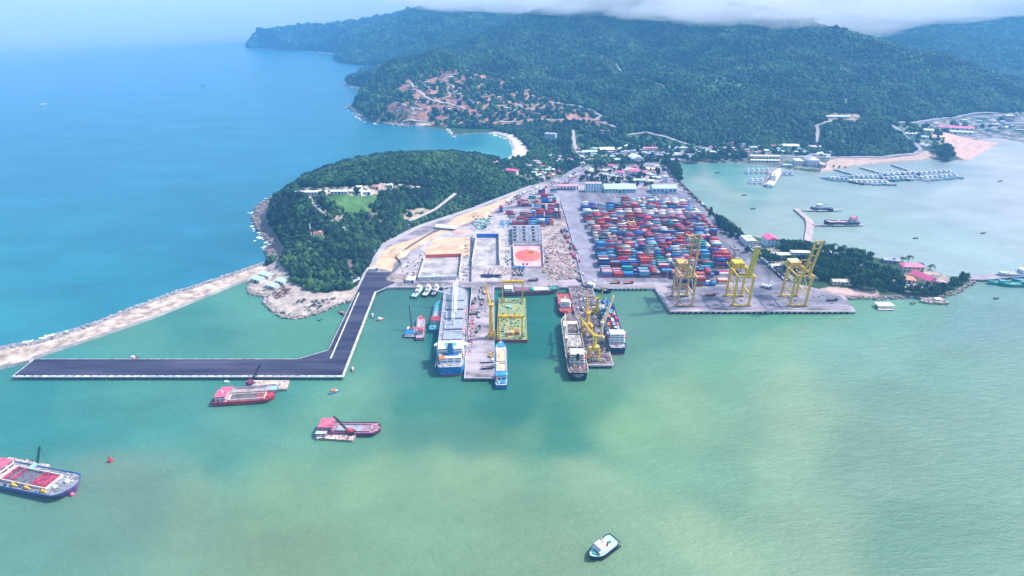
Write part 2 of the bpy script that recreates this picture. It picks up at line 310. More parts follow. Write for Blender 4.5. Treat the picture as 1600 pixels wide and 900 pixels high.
def patch_colour(px, py, x, y, z):
    n = len(px); col = np.tile(np.array(GREEN), (n, 1)); den = np.ones(n)
    v = vnoise(x, y, 260, 9) * .6 + vnoise(x, y, 90, 10) * .4
    col *= (0.75 + .5 * v)[:, None]
    col += (vnoise(x, y, 380, 12) > .62)[:, None] * np.array((.012, .03, .0))
    for poly, c, d, cut, sc in PATCH:
        m = inpoly(poly, px, py) & (z > 0.2)
        if cut is not None:
            q = vnoise(x, y, sc, 21) * .6 + vnoise(x, y, sc * .4, 22) * .4; mc = m & (q > cut)
            col[mc] = np.array(c) * (0.75 + .5 * vnoise(x, y, sc * .5, 23))[mc][:, None]; den[m] = d; den[mc] = min(d, .14)
        else: col[m] = c; den[m] = d
    m = inpoly(PORTW, x, y); col[m] = (0.27, 0.24, 0.25); den[m] = 0
    nb = (y < 1500) & (np.abs(x) < 500)
    if nb.any(): q = sdist(PORTW, x[nb], y[nb]) > -6; den[nb] = np.where(q, 0, den[nb])
    return col, den
colT, denT = patch_colour(PX.ravel(), PY.ravel(), XX.ravel(), YY.ravel(), ZZ.ravel())
zz = ZZ.ravel(); sh = (zz < 2.0); rk = np.array((.26, .21, .19))
colT[sh & (colT.sum(1) < .5)] = rk
nr, nc = XX.shape
idx = np.arange(nr * nc).reshape(nr, nc)
fc = np.stack([idx[:-1, :-1], idx[:-1, 1:], idx[1:, 1:], idx[1:, :-1]], -1).reshape(-1, 4)
keep = (zz[fc].max(1) > -5.5)
MT = attr_mat('terrain_ground', nscale=.08, namp=.35, bump=1.5, bscale=.06)
me = npmesh('hills', np.stack([XX.ravel(), YY.ravel(), zz], 1), fc[keep], [MT], col=colT, smooth=True)
o = bpy.data.objects.new('hills', me); C.objects.link(o); struct(o)

ROADPX = [([(640,126),(644,132),(654,142),(665,152),(680,158),(700,162),(727,170)], 9), ([(780,190),(830,188),(880,187),(930,187),(940,181),(925,172),(905,166),(860,160)], 8), ([(895,203),(897,225),(903,238),(912,246)], 9), ([(932,190),(962,199)], 7), ([(980,211),(1010,207),(1040,214),(1080,227)], 8),
 ([(1275,222),(1278,205),(1276,196),(1290,191),(1308,188)], 8), ([(1390,194),(1400,200),(1415,214),(1434,228),(1438,236),(1430,241),(1380,246),(1300,246),(1200,243),(1100,243),(1040,240),(980,239),(945,243)], 12), ([(560,442),(640,345),(652,341)], 6), ([(640,346),(680,328),(712,303)], 5), ([(1400,192),(1440,190),(1500,182),(1570,178)], 10), ([(482,303),(489,318),(500,330),(511,338)], 4), ([(938,86),(952,96),(966,106),(975,116),(964,112)], 7), ([(975,116),(992,120),(1012,128),(1040,140)], 5), ([(605,165),(640,168),(660,172)], 6), ([(600,196),(630,190),(672,191)], 6)]
# ---------------- forest: leafy crowns scattered over the hills, one mass ----------------
def crown_group(name, matl, trunk=None):
    g = bpy.data.node_groups.new(name, 'GeometryNodeTree')
    g.interface.new_socket('Geometry', in_out='INPUT', socket_type='NodeSocketGeometry'); g.interface.new_socket('Geometry', in_out='OUTPUT', socket_type='NodeSocketGeometry')
    N = g.nodes; L = g.links; gi = N.new('NodeGroupInput'); go = N.new('NodeGroupOutput')
    ji = N.new('GeometryNodeGeometryToInstance')
    for k in range(5):
        ico = N.new('GeometryNodeMeshIcoSphere'); ico.inputs['Subdivisions'].default_value = 3 if k < 2 else 2; ico.inputs['Radius'].default_value = 1
        sp_ = N.new('GeometryNodeSetPosition'); nz = N.new('ShaderNodeTexNoise'); nz.noise_dimensions = '4D'; nz.inputs['W'].default_value = k * 5.3; nz.inputs['Scale'].default_value = 1.6; nz.inputs['Detail'].default_value = 3; nz.inputs['Roughness'].default_value = .8
        pos = N.new('GeometryNodeInputPosition'); sub = N.new('ShaderNodeVectorMath'); sub.operation = 'SUBTRACT'; sub.inputs[1].default_value = (.5, .5, .5)
        sc = N.new('ShaderNodeVectorMath'); sc.operation = 'SCALE'; sc.inputs['Scale'].default_value = 2.1
        L.new(pos.outputs[0], nz.inputs['Vector']); L.new(nz.outputs['Color'], sub.inputs[0]); L.new(sub.outputs[0], sc.inputs[0]); L.new(ico.outputs[0], sp_.inputs[0]); L.new(sc.outputs[0], sp_.inputs['Offset'])
        L.new(sp_.outputs[0], ji.inputs[0])
    iop = N.new('GeometryNodeInstanceOnPoints'); iop.inputs['Pick Instance'].default_value = True
    L.new(gi.outputs[0], iop.inputs['Points']); L.new(ji.outputs[0], iop.inputs['Instance'])
    ra = N.new('GeometryNodeInputNamedAttribute'); ra.data_type = 'FLOAT_VECTOR'; ra.inputs[0].default_value = 'scl'
    ro = N.new('GeometryNodeInputNamedAttribute'); ro.data_type = 'FLOAT_VECTOR'; ro.inputs[0].default_value = 'rot'
    ii = N.new('FunctionNodeRandomValue'); ii.data_type = 'INT'; ii.inputs[4].default_value = 0; ii.inputs[5].default_value = 4
    for s_ in ii.outputs:
        if s_.enabled and s_.type == 'INT': L.new(s_, iop.inputs['Instance Index'])
    L.new(ra.outputs[0], iop.inputs['Scale']); L.new(ro.outputs[0], iop.inputs['Rotation'])
    sm = N.new('GeometryNodeSetMaterial'); sm.inputs['Material'].default_value = matl
    L.new(iop.outputs[0], sm.inputs[0]); L.new(sm.outputs[0], go.inputs[0]); return g
def leaf_mat(name, inst=True):
    m = bpy.data.materials.new(name); m.use_nodes = True; nt = m.node_tree; p = nt.nodes['Principled BSDF']; p.inputs['Roughness'].default_value = .7; p.inputs['Specular IOR Level'].default_value = .15
    a = nt.nodes.new('ShaderNodeObjectInfo'); r = nt.nodes.new('ShaderNodeValToRGB'); e = r.color_ramp.elements
    e[0].color = (.003, .011, .017, 1); e[1].color = (.065, .15, .05, 1); x = e.new(.4); x.color = (.008, .033, .025, 1); x = e.new(.72); x.color = (.027, .080, .036, 1)
    g = nt.nodes.new('ShaderNodeNewGeometry'); n = nt.nodes.new('ShaderNodeTexNoise'); n.inputs['Scale'].default_value = .012; n.inputs['Detail'].default_value = 3; lk(nt, g.outputs['Position'], n.inputs['Vector'])
    n2 = nt.nodes.new('ShaderNodeTexNoise'); n2.inputs['Scale'].default_value = .9; n2.inputs['Detail'].default_value = 3; lk(nt, g.outputs['Position'], n2.inputs['Vector'])
    ma = nt.nodes.new('ShaderNodeMath'); ma.operation = 'MULTIPLY_ADD'; ma.inputs[1].default_value = .6; lk(nt, a.outputs['Random'], ma.inputs[0]); 
    mb = nt.nodes.new('ShaderNodeMath'); mb.operation = 'MULTIPLY_ADD'; mb.inputs[1].default_value = 2.1; mb.inputs[2].default_value = -1.22; lk(nt, n.outputs[0], mb.inputs[0])
    mc = nt.nodes.new('ShaderNodeMath'); mc.operation = 'MULTIPLY_ADD'; mc.inputs[1].default_value = .9; lk(nt, n2.outputs[0], mc.inputs[0]); lk(nt, mb.outputs[0], mc.inputs[2]); lk(nt, mc.outputs[0], ma.inputs[2])
    lk(nt, ma.outputs[0], r.inputs[0]); lk(nt, r.outputs[0], p.inputs['Base Color']); MATS[name] = m; return m
MLEAF = leaf_mat('forest_leaves')
def scatter(y0, y1, sp0, spg, r0, rg, seed):
    pts = []; rg_ = np.random.default_rng(seed); y = y0
    while y < y1:
        s = sp0 + (y - y0) * spg; xs = np.arange(-.58 * y, 1.1 * y, s); xs = xs + rg_.uniform(-.5, .5, len(xs)) * s; ys = y + rg_.uniform(-.5, .5, len(xs)) * s
        rr = (r0 + (y - y0) * rg) * rg_.uniform(.55, 1.3, len(xs)) * (.75 + .55 * vnoise(xs, ys, 55, 17)) * np.where(rg_.random(len(xs)) < .05, 1.25, 1); pts.append(np.stack([xs, ys, rr], 1)); y += s * .8
    return np.concatenate(pts)
def forest(name, label, P):
    z = height(P[:, 0], P[:, 1]); px, py = proj(P[:, 0], P[:, 1], z); _, den = patch_colour(px, py, P[:, 0], P[:, 1], z)
    rdd = np.ones(len(P), bool)
    for rp, rw_ in ROADPX:
        rw3 = [T(a, b) for a, b in rp]
        for p0, p1 in zip(rw3, rw3[1:]):
            ex, ey = p1[0] - p0[0], p1[1] - p0[1]; t_ = np.clip(((P[:, 0] - p0[0]) * ex + (P[:, 1] - p0[1]) * ey) / (ex * ex + ey * ey + 1e-6), 0, 1); dd = np.hypot(P[:, 0] - p0[0] - t_ * ex, P[:, 1] - p0[1] - t_ * ey); front = P[:, 1] < p0[1] + t_ * ey; rdd &= dd > np.where(front, rw_ * .5 + np.clip((P[:, 1] - 800) * .014 + 3, 3, 15), rw_ * .5 + 3)
    k = rdd & (z > 3.2) & (rng.random(len(P)) < den) & (px > -60) & (px < 1700) & (py > -25); P = P[k]; z = z[k]
    V = np.stack([P[:, 0], P[:, 1], z + P[:, 2] * .55], 1); me = bpy.data.meshes.new(name); me.vertices.add(len(V)); me.vertices.foreach_set('co', V.astype(np.float32).ravel())
    a = me.attributes.new('scl', 'FLOAT_VECTOR', 'POINT'); tall = rng.uniform(.75, 1.35, len(P)); a.data.foreach_set('vector', np.stack([P[:, 2] * .9, P[:, 2] * .9, P[:, 2] * tall], 1).astype(np.float32).ravel())
    a = me.attributes.new('rot', 'FLOAT_VECTOR', 'POINT'); a.data.foreach_set('vector', np.stack([np.zeros(len(P)), np.zeros(len(P)), rng.uniform(0, 6.28, len(P))], 1).astype(np.float32).ravel())
    me.update(); o = bpy.data.objects.new(name, me); C.objects.link(o); md = o.modifiers.new('crowns', 'NODES'); md.node_group = crown_group(name + '_crowns', MLEAF)
    struct(o, 'stuff'); o['label'] = label; o['category'] = 'forest'; print(name, len(P)); return o
forest('headland_forest', 'dense dark green woodland covering the round headland beside the port', scatter(590, 1300, 5.0, .0, 4.1, 0, 3))
forest('mountain_forest', 'thick jungle blanketing the misty mountain slopes behind the town', scatter(1300, 6200, 7.0, .0040, 5.0, .0027, 4))
# haze
hb = MB().box(-9000, 14000, -60, 12000, -12, 470, mat('tmp_haze', (1, 1, 1)))
hz = hb.build('haze'); struct(hz, 'stuff'); hz['label'] = 'pale blue haze over the bay and hills'
hm = bpy.data.materials.new('haze_air'); hm.use_nodes = True; hn = hm.node_tree
for n_ in list(hn.nodes):
    if n_.type == 'BSDF_PRINCIPLED': hn.nodes.remove(n_)
pv = hn.nodes.new('ShaderNodeVolumePrincipled'); pv.inputs['Color'].default_value = (.17, .55, 1.0, 1); pv.inputs['Density'].default_value = .00017; pv.inputs['Anisotropy'].default_value = 0.0
hn.links.new(pv.outputs[0], [n_ for n_ in hn.nodes if n_.type == 'OUTPUT_MATERIAL'][0].inputs['Volume'])
hz.data.materials.clear(); hz.data.materials.append(hm)

# ---------------- water ----------------
WC = [ # px, py, colour (linear albedo)
 (0,30,(.10,.30,.42)),(200,100,(.06,.27,.38)),(100,250,(.035,.25,.33)),(350,250,(.035,.26,.34)),(50,400,(.03,.28,.32)),(300,380,(.03,.25,.32)),(20,500,(.05,.33,.33)),(200,450,(.03,.28,.31)),(550,220,(.03,.27,.34)),(700,225,(.03,.27,.33)),(780,225,(.10,.42,.38)),(500,160,(.05,.26,.36)),
 (380,350,(.03,.24,.30)),(330,490,(.07,.33,.28)),(450,530,(.12,.40,.30)),(250,530,(.10,.38,.30)),(600,490,(.08,.28,.24)),(620,580,(.10,.32,.28)),(400,650,(.13,.40,.33)),(250,650,(.09,.37,.31)),(100,640,(.08,.36,.32)),(30,640,(.06,.34,.32)),
 (100,820,(.17,.36,.28)),(350,720,(.11,.35,.28)),(300,850,(.20,.40,.28)),(550,640,(.16,.44,.31)),(620,690,(.13,.37,.27)),(700,640,(.07,.31,.24)),(850,640,(.05,.26,.20)),(860,520,(.02,.24,.20)),(1000,600,(.10,.34,.22)),(930,650,(.07,.29,.21)),(1020,520,(.14,.34,.27)),
 (950,690,(.07,.30,.22)),(880,690,(.12,.36,.24)),(1060,640,(.20,.44,.26)),(1150,600,(.22,.45,.28)),(1200,560,(.16,.42,.28)),(1100,540,(.15,.38,.27)),(1300,540,(.20,.44,.30)),(1350,650,(.26,.49,.33)),(1200,700,(.16,.38,.26)),(1450,550,(.17,.40,.31)),(1550,600,(.15,.36,.27)),(1500,750,(.17,.37,.27)),(1350,820,(.20,.40,.28)),
 (1150,790,(.24,.45,.29)),(1000,760,(.22,.43,.28)),(800,770,(.24,.46,.29)),(650,790,(.22,.45,.28)),(500,800,(.20,.42,.27)),(700,870,(.19,.40,.26)),(900,880,(.20,.40,.26)),(1100,880,(.19,.40,.27)),(1550,880,(.12,.34,.24)),(500,880,(.20,.38,.25)),(400,600,(.08,.34,.28)),
 (1250,500,(.13,.42,.28)),(1400,490,(.16,.42,.33)),(1550,500,(.17,.38,.36)),(1450,400,(.22,.44,.42)),(1200,320,(.22,.42,.38)),(1100,280,(.22,.42,.36)),(1090,262,(.05,.28,.24)),(1150,262,(.06,.30,.26)),(1250,290,(.20,.40,.38)),(1350,370,(.22,.44,.41)),(1500,300,(.28,.46,.46)),(1580,260,(.34,.50,.50)),(1590,450,(.2,.40,.38)),(1450,275,(.2,.38,.38)),(750,700,(.10,.33,.25)),(1100,680,(.17,.40,.26)),(700,530,(.02,.24,.20)),(1080,500,(.11,.33,.25))]
wp = np.array([W(a, b, 0)[:2] for a, b, c in WC]); wc = np.array([c for a, b, c in WC])
yw = np.concatenate([np.linspace(40, 320, 36)[:-1], 320 * np.exp(np.linspace(0, math.log(60000 / 320), 300))]); uw = np.linspace(-1.15, 1.15, 300)
UW, YW = np.meshgrid(uw, yw); XW = UW * (YW + 250)
nrw, ncw = XW.shape; xw = XW.ravel(); yw_ = YW.ravel()
qx = xw + 110 * (vnoise(xw, yw_, 160, 35) - .5) + 34 * (vnoise(xw, yw_, 90, 31) - .5) + 16 * (vnoise(xw, yw_, 30, 32) - .5); qy = yw_ + 90 * (vnoise(xw, yw_, 140, 36) - .5) + 34 * (vnoise(xw, yw_, 90, 33) - .5) + 16 * (vnoise(xw, yw_, 30, 34) - .5)
wpx, wpy = proj(qx, np.maximum(qy, 5), np.zeros_like(qx)); wpy = np.maximum(wpy, 5.5)
cx = np.array([(a, b) for a, b, c in WC], float)
d = (((wpx[:, None] - cx[None, :, 0]) / 1.35) ** 2 + (wpy[:, None] - cx[None, :, 1]) ** 2 + 150) ** -1.8
# the breakwater and the harbour quay part clear sea from silty water
SEA = [(-900,640),(0,560),(415,417),(436,405),(450,300),(560,256),(720,250),(765,260),(830,235),(790,205),(560,160),(1000,0),(-900,0)]
upx, upy = proj(xw, np.maximum(yw_, 5), np.zeros_like(xw)); upy = np.maximum(upy, 5.5)
ss = inpoly(SEA, upx, upy); cs = inpoly(SEA, cx[:, 0], cx[:, 1])
LAG = [(1030,250),(1040,290),(1150,375),(1500,436),(1700,445),(1700,200),(1055,200)]
sl_ = inpoly(LAG, upx, upy); cl = inpoly(LAG, cx[:, 0], cx[:, 1])
zone = ss * 1 + sl_ * 2; czone = cs * 1 + cl * 2
d *= np.where(zone[:, None] == czone[None, :], 1, .004)
colw = (d @ wc) / d.sum(1)[:, None]; lm = colw.mean(1, keepdims=True); colw = (lm + (colw - lm) * .95) * .80; hb_ = (zone == 0)[:, None]; mh = np.array((.105, .285, .205)); colw = np.where(hb_, np.clip(mh + (colw - mh) * 1.3, .012, .6) * np.array((.83, .78, .70)), colw); lg_ = (zone == 2)[:, None]; colw = np.where(lg_, colw * np.array((1.55, 1.08, 1.05)), colw); colw = np.where((zone == 1)[:, None], colw * np.array((.55, .84, .98)), colw)
ix = np.arange(nrw * ncw).reshape(nrw, ncw); fw = np.stack([ix[:-1, :-1], ix[:-1, 1:], ix[1:, 1:], ix[1:, :-1]], -1).reshape(-1, 4)
MWt = bpy.data.materials.new('sea_water'); MWt.use_nodes = True; nw = MWt.node_tree; p = nw.nodes['Principled BSDF']
a = nw.nodes.new('ShaderNodeAttribute'); a.attribute_name = 'Col'; g = nw.nodes.new('ShaderNodeNewGeometry')
def wn(sc, det, stretch=(1, 1, 1)):
    mp = nw.nodes.new('ShaderNodeMapping'); mp.inputs['Scale'].default_value = stretch; mp.inputs['Rotation'].default_value = (0, 0, R(-14)); n = nw.nodes.new('ShaderNodeTexNoise'); n.inputs['Scale'].default_value = sc; n.inputs['Detail'].default_value = det; n.inputs['Roughness'].default_value = .65
    lk(nw, g.outputs['Position'], mp.inputs[0]); lk(nw, mp.outputs[0], n.inputs['Vector']); return n
n1 = wn(.006, 9, (1, 1.8, 1)); mr = nw.nodes.new('ShaderNodeMapRange'); mr.inputs[1].default_value = .3; mr.inputs[2].default_value = .7; mr.inputs[3].default_value = .80; mr.inputs[4].default_value = 1.16; lk(nw, n1.outputs[0], mr.inputs[0])
hs = nw.nodes.new('ShaderNodeHueSaturation'); lk(nw, a.outputs['Color'], hs.inputs['Color']); lk(nw, mr.outputs[0], hs.inputs['Value']); lk(nw, hs.outputs[0], p.inputs['Base Color'])
p.inputs['Roughness'].default_value = .22; p.inputs['IOR'].default_value = 1.33; p.inputs['Specular IOR Level'].default_value = .5
n2 = wn(.09, 7, (1, 2.2, 1)); n3 = wn(.5, 4, (1, 1.6, 1)); b1 = nw.nodes.new('ShaderNodeBump'); b1.inputs['Distance'].default_value = 1.6; b1.inputs['Strength'].default_value = .8; lk(nw, n2.outputs[0], b1.inputs['Height'])
b2 = nw.nodes.new('ShaderNodeBump'); b2.inputs['Distance'].default_value = .45; b2.inputs['Strength'].default_value = .8; lk(nw, n3.outputs[0], b2.inputs['Height']); lk(nw, b1.outputs[0], b2.inputs['Normal']); lk(nw, b2.outputs[0], p.inputs['Normal'])
me = npmesh('sea', np.stack([xw, yw_, np.zeros_like(xw)], 1), fw, [MWt], col=colw, smooth=True); sea = bpy.data.objects.new('sea', me); C.objects.link(sea); struct(sea)
# ---------------- port ground, quays, jetties ----------------
def PL(pts, z): return [W(x, y, z)[:2] for x, y in pts]
conc = mat('quay_concrete', (.36, .31, .35), var=.42, scale=.045, stretch=(.6, 1.3, 1), bump=.15, bscale=.3)
conc2 = mat('pale_concrete', (.55, .50, .52), var=.22, scale=.06)
asph = mat('dark_asphalt', (.022, .022, .055), var=.5, scale=.07, stretch=(.10, 1, 1), col2=(.085, .08, .13), rough=.9)
asph2 = mat('yard_asphalt', (.20, .19, .24), var=.4, scale=.05, stretch=(1, .35, 1))
dirt = mat('trampled_earth', (.40, .32, .30), var=.35, scale=.09)
sand = mat('pale_sand', (.68, .47, .31), var=.16, scale=.08, bump=.5, bscale=.2)
white = mat('white_paint', (.62, .61, .62), var=.3, scale=.25)
rustd = mat('dark_fender', (.035, .03, .04), var=.3, scale=1)
steel = mat('grey_steel', (.25, .26, .28), var=.25, scale=.6)
pink = mat('red_dust', (.75, .25, .24), var=.25, scale=.12, col2=(.52, .36, .38))
def sheet(name, px, z, m, h=.004, lab=None):
    o = MB().prism(PL(px, z), z - .3, z, m).build(name); struct(o); return o
ap = MB().prism(PL(PORT_PX, 3.0), -5, 3.0, conc).build('quay_apron'); struct(ap)
sheet('yard_pavement', [(893,298),(1072,298),(1236,441),(948,441)], 3.06, asph2)
sheet('wharf_pavement', [(1052,481),(1330,481),(1313,463),(1228,443),(1190,440),(1080,452),(1036,458)], 3.08, mat('stained_wharf', (.30, .27, .33), var=.3, scale=.035, stretch=(.5, 1.4, 1), col2=(.10, .10, .15)))
sheet('main_road', [(860,296),(878,276),(900,262),(928,247),(944,240),(950,243),(925,262),(905,285),(902,300),(944,446),(906,446),(880,330),(872,300)], 3.10, mat('road_surface', (.30, .28, .35), var=.2, scale=.05))
sheet('earth_yard', [(853,440),(845,360),(848,345),(884,345),(910,446),(900,436)], 3.06, dirt)
sheet('gravel_yard', [(607,440),(640,400),(660,372),(740,350),(790,330),(800,352),(797,440)], 3.05, mat('gravel_yard', (.47, .42, .44), var=.25, scale=.07))
# sand flats west of the port
sh_ = [(583,418),(590,400),(610,385),(650,372),(690,356),(714,338),(760,322),(800,306),(812,300),(800,312),(752,340),(722,352),(690,366),(640,392),(615,412),(612,424)]
sheet('sand_strip', sh_, 3.15, sand)
sheet('sand_lot', [(660,398),(680,372),(734,370),(735,399)], 3.14, sand)
sheet('coast_road', [(556,452),(566,452),(578,424),(604,384),(655,356),(742,327),(832,291),(830,289),(740,323),(653,352),(598,379),(568,426)], 3.2, mat('coast_road', (.45, .42, .44), var=.12, scale=.05))
def rep(name, parent, mb, locs):
    me = mb.mesh(name)
    for l in locs:
        o = bpy.data.objects.new(name, me); C.objects.link(o); o.parent = parent; o.location = l
# piers: concrete slab, piles, edge beam as parts
def pier(name, label, px, z, m, pile_side=(0,), group=None, step=9.0, edge=white, ew0=1.6, sid=None):
    P = PL(px, z); cx_, cy_ = np.mean(P, 0); t = thing(name, label, 'pier', (cx_, cy_, 0), 0, group)
    Q = [(a - cx_, b - cy_) for a, b in P]; MB().prism(Q, z - 1.1, z, m, conc2).build('deck', t)
    n = len(Q); e = MB(); pm = []
    for i in range(n):
        a = np.array(Q[i]); b = np.array(Q[(i + 1) % n]); ew = ew0 if i in pile_side or sid else .45; L = np.linalg.norm(b - a); d = (b - a) / L; nn = np.array((-d[1], d[0]))
        if sid is None or i in sid:
            q = [tuple(a), tuple(b), tuple(b + nn * ew), tuple(a + nn * ew)]; ar = sum(Q[k][0] * Q[(k + 1) % n][1] - Q[(k + 1) % n][0] * Q[k][1] for k in range(n))
            if ar < 0: q = [tuple(a), tuple(b), tuple(b - nn * ew), tuple(a - nn * ew)]
            e.prism(q, z + .003 + .002 * i, z + .35 + .002 * i, edge)
        if i in pile_side:
            out = -nn if sum(Q[k][0] * Q[(k + 1) % n][1] - Q[(k + 1) % n][0] * Q[k][1] for k in range(n)) > 0 else nn
            k = step / 2
            while k < L:
                c = a + d * k; c1 = c - out * .9
                pm.append((c1[0], c1[1], 0)); k += step
    if e.v: e.build('edge_beam', t)
    if pm: rep('pile', t, MB().tube((0, 0, -4), (0, 0, z - 1.1), .6, conc2, 6).box(-.8, .8, -1.3, 1.3, z - 2.0, z - 1.1, rustd), pm)
    return t
j = pier('jetty', 'long L shaped jetty of dark asphalt with a white kerb along its outer edge', [(18,589),(537,589),(588,456),(618,443),(612,425),(572,425),(555,460),(513,547),(465,561),(54,561)], 3.4, asph, (0, 1), step=13, ew0=2.0)
MB().add([(*W(x, y, 3.43)[:2], 0) for x, y in [(515.5,560),(560,457),(562,457),(518,560)]], [(0, 1, 2, 3)], white).build('painted_line', j, (-j.location.x, -j.location.y, 3.43))
bol = []
for k in range(36):
    a = np.array(W(18, 589, 3.4)); b = np.array(W(537, 589, 3.4)); c = a + (b - a) * (k + .5) / 40 - np.array(j.location); bol.append((c[0], c[1] + 1.2, 3.75))
rep('bollard', j, MB().tube((0, 0, 0), (0, 0, .8), .4, rustd, 6), bol)
pier('pier', 'broad concrete pier with trucks between the grey bulk carrier and the sand boat', [(737,447),(725,591),(773,591),(772,447)], 3.4, conc, (0, 1, 2), step=8, edge=conc2, ew0=.8, sid=(0, 1, 2))
pier('pier', 'dirty concrete pier crowded with harbour cranes between the dark cargo ship and the container ship', [(887,446),(917,571),(959,571),(925,446)], 3.4, mat('dirty_pier', (.25, .20, .22), var=.5, scale=.12), (0, 1, 2), step=8, edge=conc2, ew0=.8, sid=(1, 2))
# quay front of the gantry wharf
P = PL([(1046,486),(1337,486)], 3.0); t = thing('quay_wall', 'low quay wall with dark rubber fenders below the ship gantry cranes', 'quay wall', (P[0][0], P[0][1], 0))
L = P[1][0] - P[0][0]; MB().box(0, L, -1.2, 0.4, 1.2, 3.25, conc2).build('coping', t); rep('rubber_fender', t, MB().box(0, 2.6, -2.0, -1.2, -.5, 2.8, rustd), [(2 + 6.4 * k, 0, 0) for k in range(int((L - 4) / 6.4))])
P = PL([(925,450),(1022,450)], 3.0); t = thing('quay_wall', 'fendered quay wall at the head of the dock right of the container ship', 'quay wall', (P[0][0], P[0][1], 0)); L = P[1][0] - P[0][0]
MB().box(0, L, -1.0, .4, 1.2, 3.2, conc2).build('coping', t); rep('rubber_fender', t, MB().box(0, 2.2, -1.8, -1.0, -.5, 2.7, rustd), [(2 + 5 * k, 0, 0) for k in range(int((L - 4) / 5))])
# breakwater
BO = [(-60,562),(0,548),(60,538),(140,512),(240,472),(330,442),(398,419),(428,410)]; BI = [(400,430),(372,441),(300,470),(240,494),(170,518),(110,538),(50,558),(45,563),(0,573),(-60,590)]
bw = MB().prism(PL(BO + BI, 3.0), -5, 3.2, mat('breakwater_top', (.56, .45, .37), var=.35, scale=.10, stretch=(1, 1, 1)), conc2).build('breakwater'); tag(bw, 'long straight breakwater with a pale dirt track running out from the headland', 'breakwater')
# boulders
def boulders(name, label, line, n, wid, r, z, m, cat='rocks', seed=1, inside=0):
    g = np.random.default_rng(seed); pts = np.array([W(x, y, 0)[:2] for x, y in line]); seg = np.linalg.norm(np.diff(pts, axis=0), axis=1); cum = np.append(0, np.cumsum(seg)); b = MB()
    for k in range(n):
        s = g.uniform(0, cum[-1]); i = min(np.searchsorted(cum, s) - 1, len(seg) - 1); i = max(i, 0); d = (pts[i + 1] - pts[i]) / seg[i]; p_ = pts[i] + d * (s - cum[i]) + np.array((-d[1], d[0])) * g.uniform(-wid, wid * (1 - inside)); rr = r * g.uniform(.5, 1.4)
        zz_ = g.uniform(-.3, z) ; a = g.uniform(0, 6.28); vs = []
        for q in range(8):
            sx = (-1, 1)[q & 1]; sy = (-1, 1)[(q >> 1) & 1]; sz = (-1, 1)[q >> 2]; x = sx * rr * g.uniform(.5, 1); y = sy * rr * g.uniform(.5, 1); vs.append((p_[0] + x * math.cos(a) - y * math.sin(a), p_[1] + x * math.sin(a) + y * math.cos(a), zz_ + sz * rr * .6 * g.uniform(.6, 1)))
        b.add(vs, [(0, 2, 3, 1), (4, 5, 7, 6), (0, 1, 5, 4), (2, 6, 7, 3), (0, 4, 6, 2), (1, 3, 7, 5)], m)
    o = b.build(name); tag(o, label, cat, kind='stuff'); return o
rock = mat('shore_rock', (.27, .23, .23), var=.4, scale=.4); rock2 = mat('pale_rock', (.42, .36, .34), var=.35, scale=.3); tet = mat('pale_armour', (.55, .53, .55), var=.3, scale=.5)
boulders('armour_rocks', 'jumbled grey armour blocks along the seaward side of the breakwater', [(x, y + .5) for x, y in BO], 3000, 4.6, 1.5, 2.6, mat('armour_grey', (.38, .36, .38), var=.4, scale=.5), seed=2)
boulders('shore_rocks', 'dark surf washed rocks along the western shore of the headland', [(434,405),(426,390),(433,375),(420,370),(409,352),(404,338),(412,322),(430,310)], 700, 9, 2.6, 2.5, rock, seed=3)
boulders('spit_rocks', 'brown boulders edging the rounded spit below the headland', [(556,466),(545,471),(520,478),(500,488),(470,497),(440,495),(425,483),(415,471),(417,463),(402,461),(390,457),(394,447)], 520, 3.0, 1.5, 1.6, rock2, seed=4)
boulders('shore_rocks', 'rocks along the tip of the wooded peninsula by the green boats', [(1512,432),(1520,442),(1494,457),(1466,466),(1430,464),(1372,467),(1319,466)], 330, 3, 1.4, 1.5, rock, seed=5)
boulders('shore_rocks', 'surf washed rocks at the foot of the graveyard hillside', [(545,130),(542,134),(568,139),(575,142),(556,162),(549,168),(560,176),(572,187),(600,193),(640,198)], 420, 10, 4, 3, rock2, seed=6)
boulders('shore_rocks', 'pale rocks along the shore of the farthest cape', [(386,76),(410,77),(440,79),(480,81),(515,84),(526,86)], 260, 10, 6, 4, tet, seed=7)
boulders('rock_islet', 'low rocky islet just off the tip of the wooded peninsula', [(1438,470),(1455,472),(1476,472)], 240, 5.5, 1.6, 2.0, rock2, seed=8)
# surf: churned white water at the headland
sf = MB(); fm = mat('sea_foam', (.85, .88, .9), var=.05, scale=1)
g = np.random.default_rng(12)
for line, n, wd in (([(436,398),(424,388),(430,374),(416,368),(405,352),(401,338),(408,322),(434,306)], 380, 11), ([(545,165),(546,170),(558,180),(566,188),(590,195)], 60, 12), ([(540,128),(541,134),(566,141)], 35, 8), ([(770,210),(796,218),(803,232),(801,243),(794,250)], 80, 2.5), ([(383,76),(395,78)], 14, 10), ([(10,543),(140,509),(240,469),(330,439)], 130, 1.8)):
    P = [np.array(W(x, y, 0)[:2]) for x, y in line]
    for k in range(n):
        i = g.integers(0, len(P) - 1); p_ = P[i] + (P[i + 1] - P[i]) * g.random() + g.normal(0, .5, 2) * wd; r = g.uniform(.5, 2.6) * (1 + p_[1] / 2500); m_ = 7; a0 = g.uniform(0, 6)
        sf.add([(p_[0] + r * 1.5 * g.uniform(.5, 1.2) * math.cos(a0 + q * 6.283 / m_), p_[1] + r * g.uniform(.5, 1.2) * math.sin(a0 + q * 6.283 / m_), .05 + .0004 * k) for q in range(m_)], [tuple(range(m_))], fm)
tag(sf.build('surf_foam'), 'white surf foam breaking along the rocky shores', 'foam', kind='stuff')
